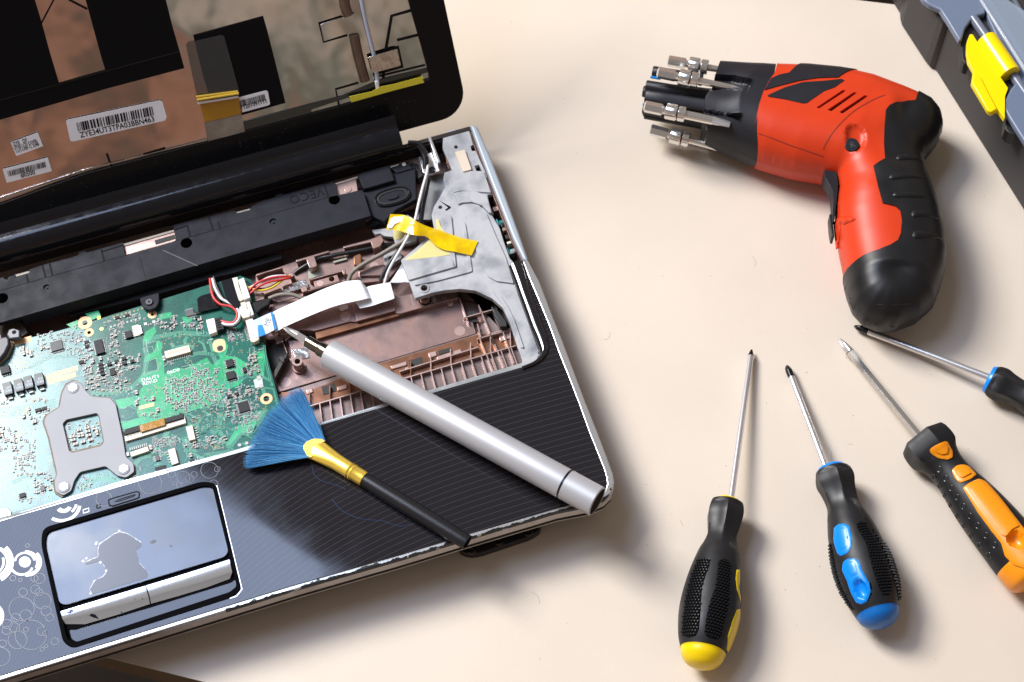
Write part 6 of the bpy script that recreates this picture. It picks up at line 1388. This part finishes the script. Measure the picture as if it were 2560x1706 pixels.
spine = [((1700, 245), 84), ((1780, 258), 92), ((1893, 292), 110), ((1990, 305), 118), ((2080, 315), 112), ((2190, 320), 105), ((2270, 330), 85), ((2215, 420), 92), ((2205, 500), 104), ((2215, 590), 122), ((2235, 670), 124), ((2235, 735), 90)]
SPc = np.array([wpm(p) for p, r in spine]); SPr = np.array([r for p, r in spine]) / ppm(at(2100, 400, ZM))
def sdist(P, poly):
    """distance to the polygon's outline and inside flag, for an array of points"""
    A = poly; B = np.roll(poly, -1, 0); d = np.full(len(P), 1e9); ins = np.zeros(len(P), bool)
    for a, b in zip(A, B):
        e = b - a; w = P - a; t = np.clip((w @ e) / (e @ e + 1e-18), 0, 1); q = w - np.outer(t, e); d = np.minimum(d, np.sqrt((q ** 2).sum(1)))
        c = ((a[1] > P[:, 1]) != (b[1] > P[:, 1])); xi = (b[0] - a[0]) * (P[:, 1] - a[1]) / (b[1] - a[1] + 1e-18) + a[0]; ins ^= c & (P[:, 0] < xi)
    return d, ins
CARVE = []
def wpoly(v, q, z): return np.array([(p.x, p.y) for p in zs(v, q, z)])
def Hd(P, carve=True):
    P = np.atleast_2d(P); d, ins = sdist(P, infl); d = np.where(ins, d, 0)
    w = 1 / (((P[:, None, :] - SPc[None]) ** 2).sum(2) + 1e-7) ** 1.5; R = (w * SPr).sum(1) / w.sum(1) * .96
    x = np.clip(d / R, 0, 1); T = np.minimum(R * 1.0, ZM - .0002)
    h = T * (1 - (1 - x) ** 2.15) ** (1 / 2.15)
    if carve:
        for pg, dep, sf in CARVE:
            dd, i2 = sdist(P, pg); h = h - dep * np.where(i2, np.clip(dd / sf, 0, 1) ** .35, 0)
    return h
def osurf(u, v, off=0.0):
    z = ZM
    for _ in range(9):
        p = at(u, v, z); z = ZM + float(Hd([(p.x, p.y)], False)[0]) + off
    return Vector((p.x, p.y, z))
def sxy(v, q): return [(p.x, p.y) for p in (osurf(*c) for c in px(v, *q))]
CARVE.append((np.array(sxy('I', (598, 470, 602, 435, 630, 415, 665, 420, 700, 450, 708, 495, 695, 535, 655, 565, 615, 552))), .0030, .0030))
CARVE.append((np.array(sxy('H', (930, 470, 1000, 375, 1180, 385, 1400, 435, 1360, 550, 1100, 520, 960, 545))), .0050, .0007))
CARVE.append((np.array(sxy('H', (820, 800, 880, 765, 1030, 785, 1200, 850, 1265, 880, 1250, 1032, 1000, 1005, 830, 950))), .0050, .0007))
def solid(name, poly, m, off=0.0, step=.0014, holes=(), both=True, skirt=None, parent=None, smooth=55, bulge=0.0):
    par = parent or dr; fl = dense(poly, step); hs = [dense(h, step * .7) for h in holes]
    vs, F = cdt_fill(fl, step, hs); P = np.array([(p.x, p.y) for p in vs]); h = Hd(P)
    g = 4e-4; hx_ = (Hd(P + [g, 0]) - Hd(P - [g, 0])) / (2 * g); hy_ = (Hd(P + [0, g]) - Hd(P - [0, g])) / (2 * g)
    be = bedges(F); bset = {i for e in be for i in e}; V = []
    if bulge: db, _ = sdist(P, np.array(fl))
    for i in range(len(P)):
        n = Vector((-np.clip(hx_[i], -6, 6), -np.clip(hy_[i], -6, 6), 1)).normalized(); o_ = off
        if bulge: o_ += bulge * min(1.0, 1 - (1 - min(db[i] / .0018, 1)) ** 2) if i not in bset else 0
        V.append(Vector((P[i, 0], P[i, 1], ZM + h[i])) + n * o_)
    N = len(V)
    if skirt is not None:
        m_ = {}
        for i in bset:
            n = Vector((-np.clip(hx_[i], -6, 6), -np.clip(hy_[i], -6, 6), 1)).normalized(); m_[i] = len(V); V.append(V[i] - n * skirt)
        F = F + [[a, b, m_[b], m_[a]] for a, b in be]
    if both:
        hl = Hd(P, False)
        V2 = [Vector((v.x, v.y, max(.0003, 2 * ZM - (ZM + hl[i]) - off))) for i, v in enumerate(V[:N])]
        b0 = len(V); V += V2; F0 = [f for f in F if len(f) == 3]
        F = F + [[q + b0 for q in f[::-1]] for f in F0]
        if skirt is None: F += [[a, b, b + b0, a + b0] for a, b in be]
    return emit(name, V, F, m, par, smooth=smooth)
W_ = lambda L: [wpm(p) for p in L]
# nose: grey barrel in front of the red shell
seamP = sxy('H', (1640, 362, 1590, 430, 1520, 560, 1475, 690, 1445, 830, 1420, 950, 1410, 1060, 1415, 1180))
nb0, nb1 = wpm((1939, 181)), wpm((1893, 402))
nose = W_([(1801, 171), (1870, 177), (1936, 181)]) + seamP[:] + W_([(1893, 405), (1835, 380), (1767, 352)]) + sxy('H', (845, 940, 880, 760, 885, 620, 930, 540, 985, 420))
solid('nose_cone', nose, MT['drillgr'], off=-.0003, step=.0007)
vents = [sxy('I', q) for q in ((438, 325, 452, 330, 590, 240, 597, 230, 580, 230), (497, 338, 520, 345, 652, 250, 658, 242, 640, 242), (562, 350, 580, 358, 712, 268, 718, 262, 700, 258))]
body = [wpm((1940, 181))] + W_(oi[3:40]) + [wpm((1893, 405))] + seamP[::-1]
solid('red_shell', body, MT['drillred'], step=.0013, holes=vents)
for q in vents: solid('vent_slot', q, MT['darkhole'], off=-.0022, step=.002, both=False)
def over(name, v, q, m, off=.0006, pre=None, rnd=0.0, **kw):
    p = (pre or []) + sxy(v, q)
    if rnd: p = [(a.x, a.y) for a in fillet([Vector((x, y, 0)) for x, y in p], rnd, 4)]
    return solid(name, p, m, off=off, **kw)
ow = lambda L, k=1.0: [wpm(p) for p in L]
def grow(L, d=.0007):
    c = np.array(infl).mean(0); out = []
    for p in L:
        q = np.array(wpm(p)); dd = []
        e = q - SPc[np.argmin(((SPc - q) ** 2).sum(1))]; out.append(tuple(q + e / np.linalg.norm(e) * d))
    return out
grip_in = sxy('I', (600, 1240, 640, 1175, 700, 1130, 780, 1100, 840, 1075, 880, 1050, 897, 1010, 903, 940, 895, 890, 870, 865, 800, 848, 775, 760, 750, 645, 812, 605, 805, 520, 808, 420, 815, 340, 835, 315, 870, 298, 930, 290, 975, 288))
gp = grow(oi[9:32]) + grip_in[:]
solid('grip_rubber', gp, MT['drillblk'], off=.0008, step=.0013, smooth=75)
over('top_stripe', 'H', (1530, 548, 1600, 425, 1690, 385, 1800, 362, 1950, 358, 2200, 372, 2390, 385, 2560, 420, 2330, 412, 2100, 420, 1900, 450, 1700, 500), MT['drillgr'], off=.0006, both=False, skirt=.001, step=.001)
over('side_panel', 'H', (1562, 608, 1600, 588, 1750, 520, 1950, 462, 2178, 448, 2370, 428, 2400, 445, 2290, 520, 2178, 560, 2060, 640, 1990, 690, 1950, 695, 1750, 650, 1575, 622), MT['drillgr'], off=.0003, both=False, skirt=.001, step=.001)
for q in ((880, 583, 905, 580, 960, 590, 1000, 608, 998, 622, 950, 615, 885, 620, 868, 610, 868, 595), (845, 688, 870, 684, 940, 690, 1010, 706, 1018, 722, 950, 715, 850, 726, 830, 718, 830, 700), (862, 788, 890, 782, 960, 790, 1040, 812, 1050, 828, 960, 820, 870, 822, 850, 812, 850, 798),
          (955, 890, 985, 886, 1040, 894, 1090, 925, 1095, 938, 1040, 925, 960, 930, 950, 915), (960, 1002, 985, 998, 1060, 1006, 1115, 1040, 1120, 1052, 1060, 1040, 970, 1046, 955, 1030)):
    over('grip_rib', 'I', q, MT['drillblk'], off=.0009, both=False, skirt=.0008, step=.0009, bulge=.0009, rnd=.001)
ridge = over('shell_step', 'I', (530, 940, 560, 937, 655, 932, 640, 945, 610, 955, 590, 965, 560, 995, 556, 1090, 545, 1095, 535, 1000), MT['drillred'], off=.0002, both=False, skirt=.001, step=.001, bulge=.0011)
# trigger, switch, button
prism('trigger', fillet(zs('I', (482, 634, 490, 616, 502, 614, 530, 640, 550, 682, 556, 740, 552, 800, 544, 870, 536, 940, 528, 945, 526, 900, 530, 840, 527, 790, 515, 752, 496, 722, 482, 700), .0300), .0012, 4), .011, MT['drillgr'], dr, bev=.0016, seg=3)
prism('battery_catch', zs('I', (509, 905, 526, 905, 528, 940, 536, 1030, 522, 1027, 514, 980), .0270), .008, MT['drillblk'], dr, bev=.0004)
b_ = osurf(*px('I', 632, 520)[0]); bc = Vector((b_.x, b_.y, ZM + float(Hd([(b_.x, b_.y)])[0])))
nrm = Vector((-.08, -.22, 1)).normalized(); ux = EX - nrm * EX.dot(nrm); ux.normalize(); uy = nrm.cross(ux)
bt = prism('direction_button', circle3(bc + nrm * .0022, .0042, ux, uy, 32), .005, MT['drillgr'], dr, up=nrm, bev=.0006, seg=3)
text('button_letter', 'R', bc + nrm * .0023 + ux * -.0012 - uy * .0018, ux, uy, .0048, MT['chipg'], bt, ext=.0001)
H = Heap()
s_pts = [osurf(*c, .0004) for c in px('H', 1430, 1200, 1600, 1260, 1800, 1330, 2000, 1385, 2140, 1420)]
s2_ = [osurf(*c, .0004) for c in px('I', 455, 640, 470, 570, 500, 500, 560, 420, 640, 345, 740, 285, 810, 255)]
H.ribbon(s_pts, .00025); H.ribbon(spline(s2_, 4), .00030); s3_ = [osurf(*c, .0012) for c in px('I', 612, 1340, 660, 1420, 740, 1455, 850, 1465, 950, 1450, 1040, 1415, 1090, 1370)]; H.ribbon(spline(s3_, 4), .00030)
H.emit('seam_line', [MT['darkhole']], dr)
# fluted black spindle in front of the nose
sa = Axis(at(*px('H', 235, 640)[0], ZM), at(*px('H', 960, 765)[0], ZM))
def flu(t, ph, r): return r * (1 - .30 * max(0, math.cos(6 * ph + .6)) ** 1.5)
sa.lathe('bit_holder', [(0, .004), (0, .0100), (.0006, .0104), (.012, .0108), (sa.L, .0125)], MT['drillgr'], dr, ns=96, fn=flu, smooth=40)
for c, z in (((238, 500), .030), ((205, 560), .026), ((310, 345), .028), ((205, 745), .020), ((225, 800), .016)):
    p = at(*px('H', *c)[0], z); a_ = Axis(p, p + sa.a * .030); a_.lathe('holder_prong', [(0, .001), (0, .0030), (.0005, .0034), (.030, .0036)], MT['drillgr'], dr, ns=14)
for c, z in (((290, 405), .029), ((205, 700), .024)):
    p = at(*px('H', *c)[0], z); a_ = Axis(p, p + sa.a * .008); a_.lathe('blue_insert', [(0, .0003), (0, .0008), (.006, .0008)], MT['blue'], dr, ns=12)
# ------------------------------------------------------------------ the four bits clipped to the nose
def bit(label, p, q, z0, z1, kind):
    a, b = at(*px('H', *p)[0], z0), at(*px('H', *q)[0], z1)
    root = empty('screwdriver_bit', a, label, 'screwdriver bit', 'bits clipped round the nose of the cordless driver'); x = Axis(a, b); L = x.L
    x.lathe('hex_shank', [(0, .0022), (.0009, .0034), (.0105, .0034), (.0113, .0026)], MT['chrome'], root, ns=6, smooth=20, a0=.25)
    x.lathe('shank_neck', [(.0100, .0022), (.0135, .0022)], MT['chrome'], root, ns=20)
    x.lathe('clip_ring', [(.0128, .0030), (.0130, .0045), (.0135, .0048), (.0190, .0048), (.0194, .0045), (.0195, .0028)], MT['chrome'], root, ns=36, smooth=35)
    x.lathe('clip_ring', [(.0200, .0026), (.0202, .0042), (.0206, .0045), (.0240, .0045), (.0244, .0042), (.0245, .0025)], MT['chrome'], root, ns=36, smooth=35)
    w_ = Axis(x.P(.0193, 0, 0) + x.side * .0048, x.P(.0203, 0, 0) - x.side * .0048); w_.lathe('spring_wire', [(0, .0004), (w_.L, .0004)], MT['chrome'], root, ns=8)
    if kind == 'flat':
        x.lathe('blade', [(.022, .0026), (L * .80, .0026)], MT['chrome'], root, ns=24)
        x.lathe('blade_tip', [(L * .80, .0026), (L * .86, .0030), (L - .0003, .0031), (L, .0030)], MT['brushed'], root, ns=28, fn=lambda t, ph, r: r / math.sqrt(math.sin(ph + .3) ** 2 + (math.cos(ph + .3) / float(np.interp(t, [L * .8, L * .88, L], [1, .45, .22]))) ** 2), smooth=40)
    else:
        x.lathe('blade', [(.022, .0021), (L * .87, .0019)], MT['chrome'], root, ns=20); phil_rev(x, L * .87, L, .0019, root)
    return root
def phil_rev(x, t0, t1, r, par):
    rv = Axis(x.P(t1, 0, 0), x.P(t0, 0, 0)); phil(rv, 0, rv.L, r, MT['brushed'], par)
bit('bright bit behind the others, clipped at the far side of the nose', (470, 228), (1200, 350), .030, .030, 'phil')
bit('bit with a cross point resting in the upper nose slot', (362, 352), (1290, 545), .0425, .0425, 'phil')
bit('bit with a broad flat blade resting in the lower nose slot', (218, 722), (1155, 918), .0400, .0400, 'flat')
bit('bit nearest the table at the bottom of the nose', (282, 975), (1190, 1225), .0150, .0150, 'phil')
# ------------------------------------------------------------------ toolbox at the upper right
tb = empty('toolbox', (.33, .2, 0), 'dark grey toolbox with blue grey lid and yellow latch at the upper right corner', 'toolbox')
zb = .047
base = ats(px('J', 1300, 1760, 545, 562, 470, 450), 0.0)
def far(P_, d=.14):
    e = (P_[0] - P_[-1]); e.z = 0; e.normalize(); n_ = Vector((-e.y, e.x, 0)); n_ = n_ if n_.x > 0 else -n_; return n_ * d
A0 = at(*px('J', 1400, 1920)[0], 0); A1 = at(*px('J', 232, 60)[0], 0) ; A1 = at(*px('J', 300, 180)[0], 0)
e = (A1 - A0).normalized(); nn = far([A0, A1]) ; A2 = at(*px('J', 545, 562)[0], 0)
sidew = [A0, A2, A2 + e * .10, A2 + e * .10 + nn, A0 + nn]
def up_(L, z): return [Vector((p.x, p.y, z)) for p in L]
prism('body', up_(sidew, zb), zb, MT['boxgrey'], tb, bev=.002, seg=3)
cr = [at(*px('J', *c)[0], 0) for c in ((505, 512), (470, 498), (440, 462), (270, 200), (258, 160), (250, 60), (244, -60))]
cr = cr + [cr[-1] + nn * .3, cr[0] + nn * .25]
prism('corner_post', up_(cr, zb - .002), zb - .002, MT['boxgrey'], tb, bev=.003, seg=4)
gr = ats(px('J', 492, 480, 520, 500, 548, 300, 540, 120, 498, 100), .020)
def jz(q, z): return zs('J', q, z)
lid1 = jz((380, -80, 430, 0, 475, 35, 552, 68, 575, 105, 605, 150, 650, 225, 694, 297, 712, 282, 735, 205, 775, 150, 830, 112, 884, 98, 884, 20, 780, -160), .0520)
prism('lid_rim', lid1, .0045, MT['boxblue'], tb, bev=.0012, seg=3)
lid2 = jz((1280, 560, 1160, 582, 1100, 600, 1062, 650, 1030, 710, 1008, 770, 1060, 860, 1110, 940, 1230, 1130, 1500, 1400, 1500, 800), .0520)
prism('lid_rim', lid2, .0045, MT['boxblue'], tb, bev=.0012, seg=3)
prism('lid_rim', jz((884, 98, 860, 0, 800, -120, 860, -120, 1300, 600, 1180, 640, 1120, 560, 960, 260), .0500), .004, MT['boxblue'], tb, bev=.0008)
prism('clear_lid', jz((838, -20, 900, -100, 1500, 300, 1500, 1000, 1180, 520), .0535), .0016, MT['glass'], tb, bev=.0004)
prism('clear_lid_edge', jz((838, -10, 850, -22, 1190, 510, 1175, 530), .0545), .002, mat('clear_edge', (.55, .60, .68), .08, alpha=.7), tb, bev=.0005)
prism('inner_tray', jz((880, -60, 1500, 100, 1500, 1000, 1200, 470), .044), .003, mat('inner_tray_dark', (.05, .055, .07), .4), tb)
prism('inner_divider', jz((1060, -40, 1090, -40, 1300, 320, 1280, 340), .0490), .006, mat('divider', (.12, .13, .16), .3), tb, bev=.0005)
rod = [at(*px('J', *c)[0], .0500) for c in ((790, 130), (1200, 720))]
tube('hinge_rod', [rod[0], rod[0].lerp(rod[1], .5), rod[1]], .0028, mat('rod_grey', (.13, .15, .20), .3), tb, ns=20, n=2)
for q in ((700, 290, 745, 270, 745, 370, 760, 440, 768, 470, 730, 460, 712, 430), (1030, 830, 1060, 850, 1110, 940, 1105, 985, 1050, 965, 1025, 935)):
    prism('latch_socket', jz(q, .0470), .010, MT['blackdk'], tb, bev=.0006)
lt = prism('latch', fillet(jz((745, 370, 748, 300, 768, 248, 790, 250, 826, 310, 860, 262, 900, 236, 935, 232, 962, 258, 1108, 488, 1100, 515, 1040, 505, 990, 560, 1046, 640, 1024, 700, 1022, 862, 972, 795, 925, 818, 900, 800, 782, 600, 795, 512, 757, 445), .0530), .0006, 2), .0035, MT['latch'], tb, bev=.0010, seg=3)
la = Axis(at(*px('J', 885, 285)[0], .0515), at(*px('J', 1062, 545)[0], .0515)); la.lathe('latch_barrel', [(0, .0030), (0, .0056), (.0005, .0062), (la.L - .0005, .0062), (la.L, .0056), (la.L, .003)], MT['latch'], lt, ns=36, smooth=40)
prism('latch_fold', jz((795, 515, 850, 560, 900, 660, 970, 790, 925, 815, 895, 800, 784, 600), .0542), .002, MT['latch'], lt, bev=.0009, seg=3)
# small marks on the table
rr = random.Random(31); H = Heap()
for i in range(110):
    u, v = rr.uniform(1150, 2540), rr.uniform(20, 1690); H.disc(at(u, v, .00006), rr.uniform(.0001, .00028) * (1.5 if rr.random() < .1 else 1), 6)
for q in ((2070, 1120, 2078, 1130, 2080, 1150), (1510, 850, 1522, 846, 1526, 832), (1330, 1480, 1345, 1492, 1350, 1510), (2120, 1110, 2132, 1112), (1700, 1300, 1708, 1316), (1880, 640, 1890, 655, 1886, 668)):
    H.ribbon(spline(ats(list(zip(q[::2], q[1::2])), .00007), 4), .00012)
tag(H.emit('table_specks', [mat('specks', (.16, .12, .09), .8)]), kind='stuff')
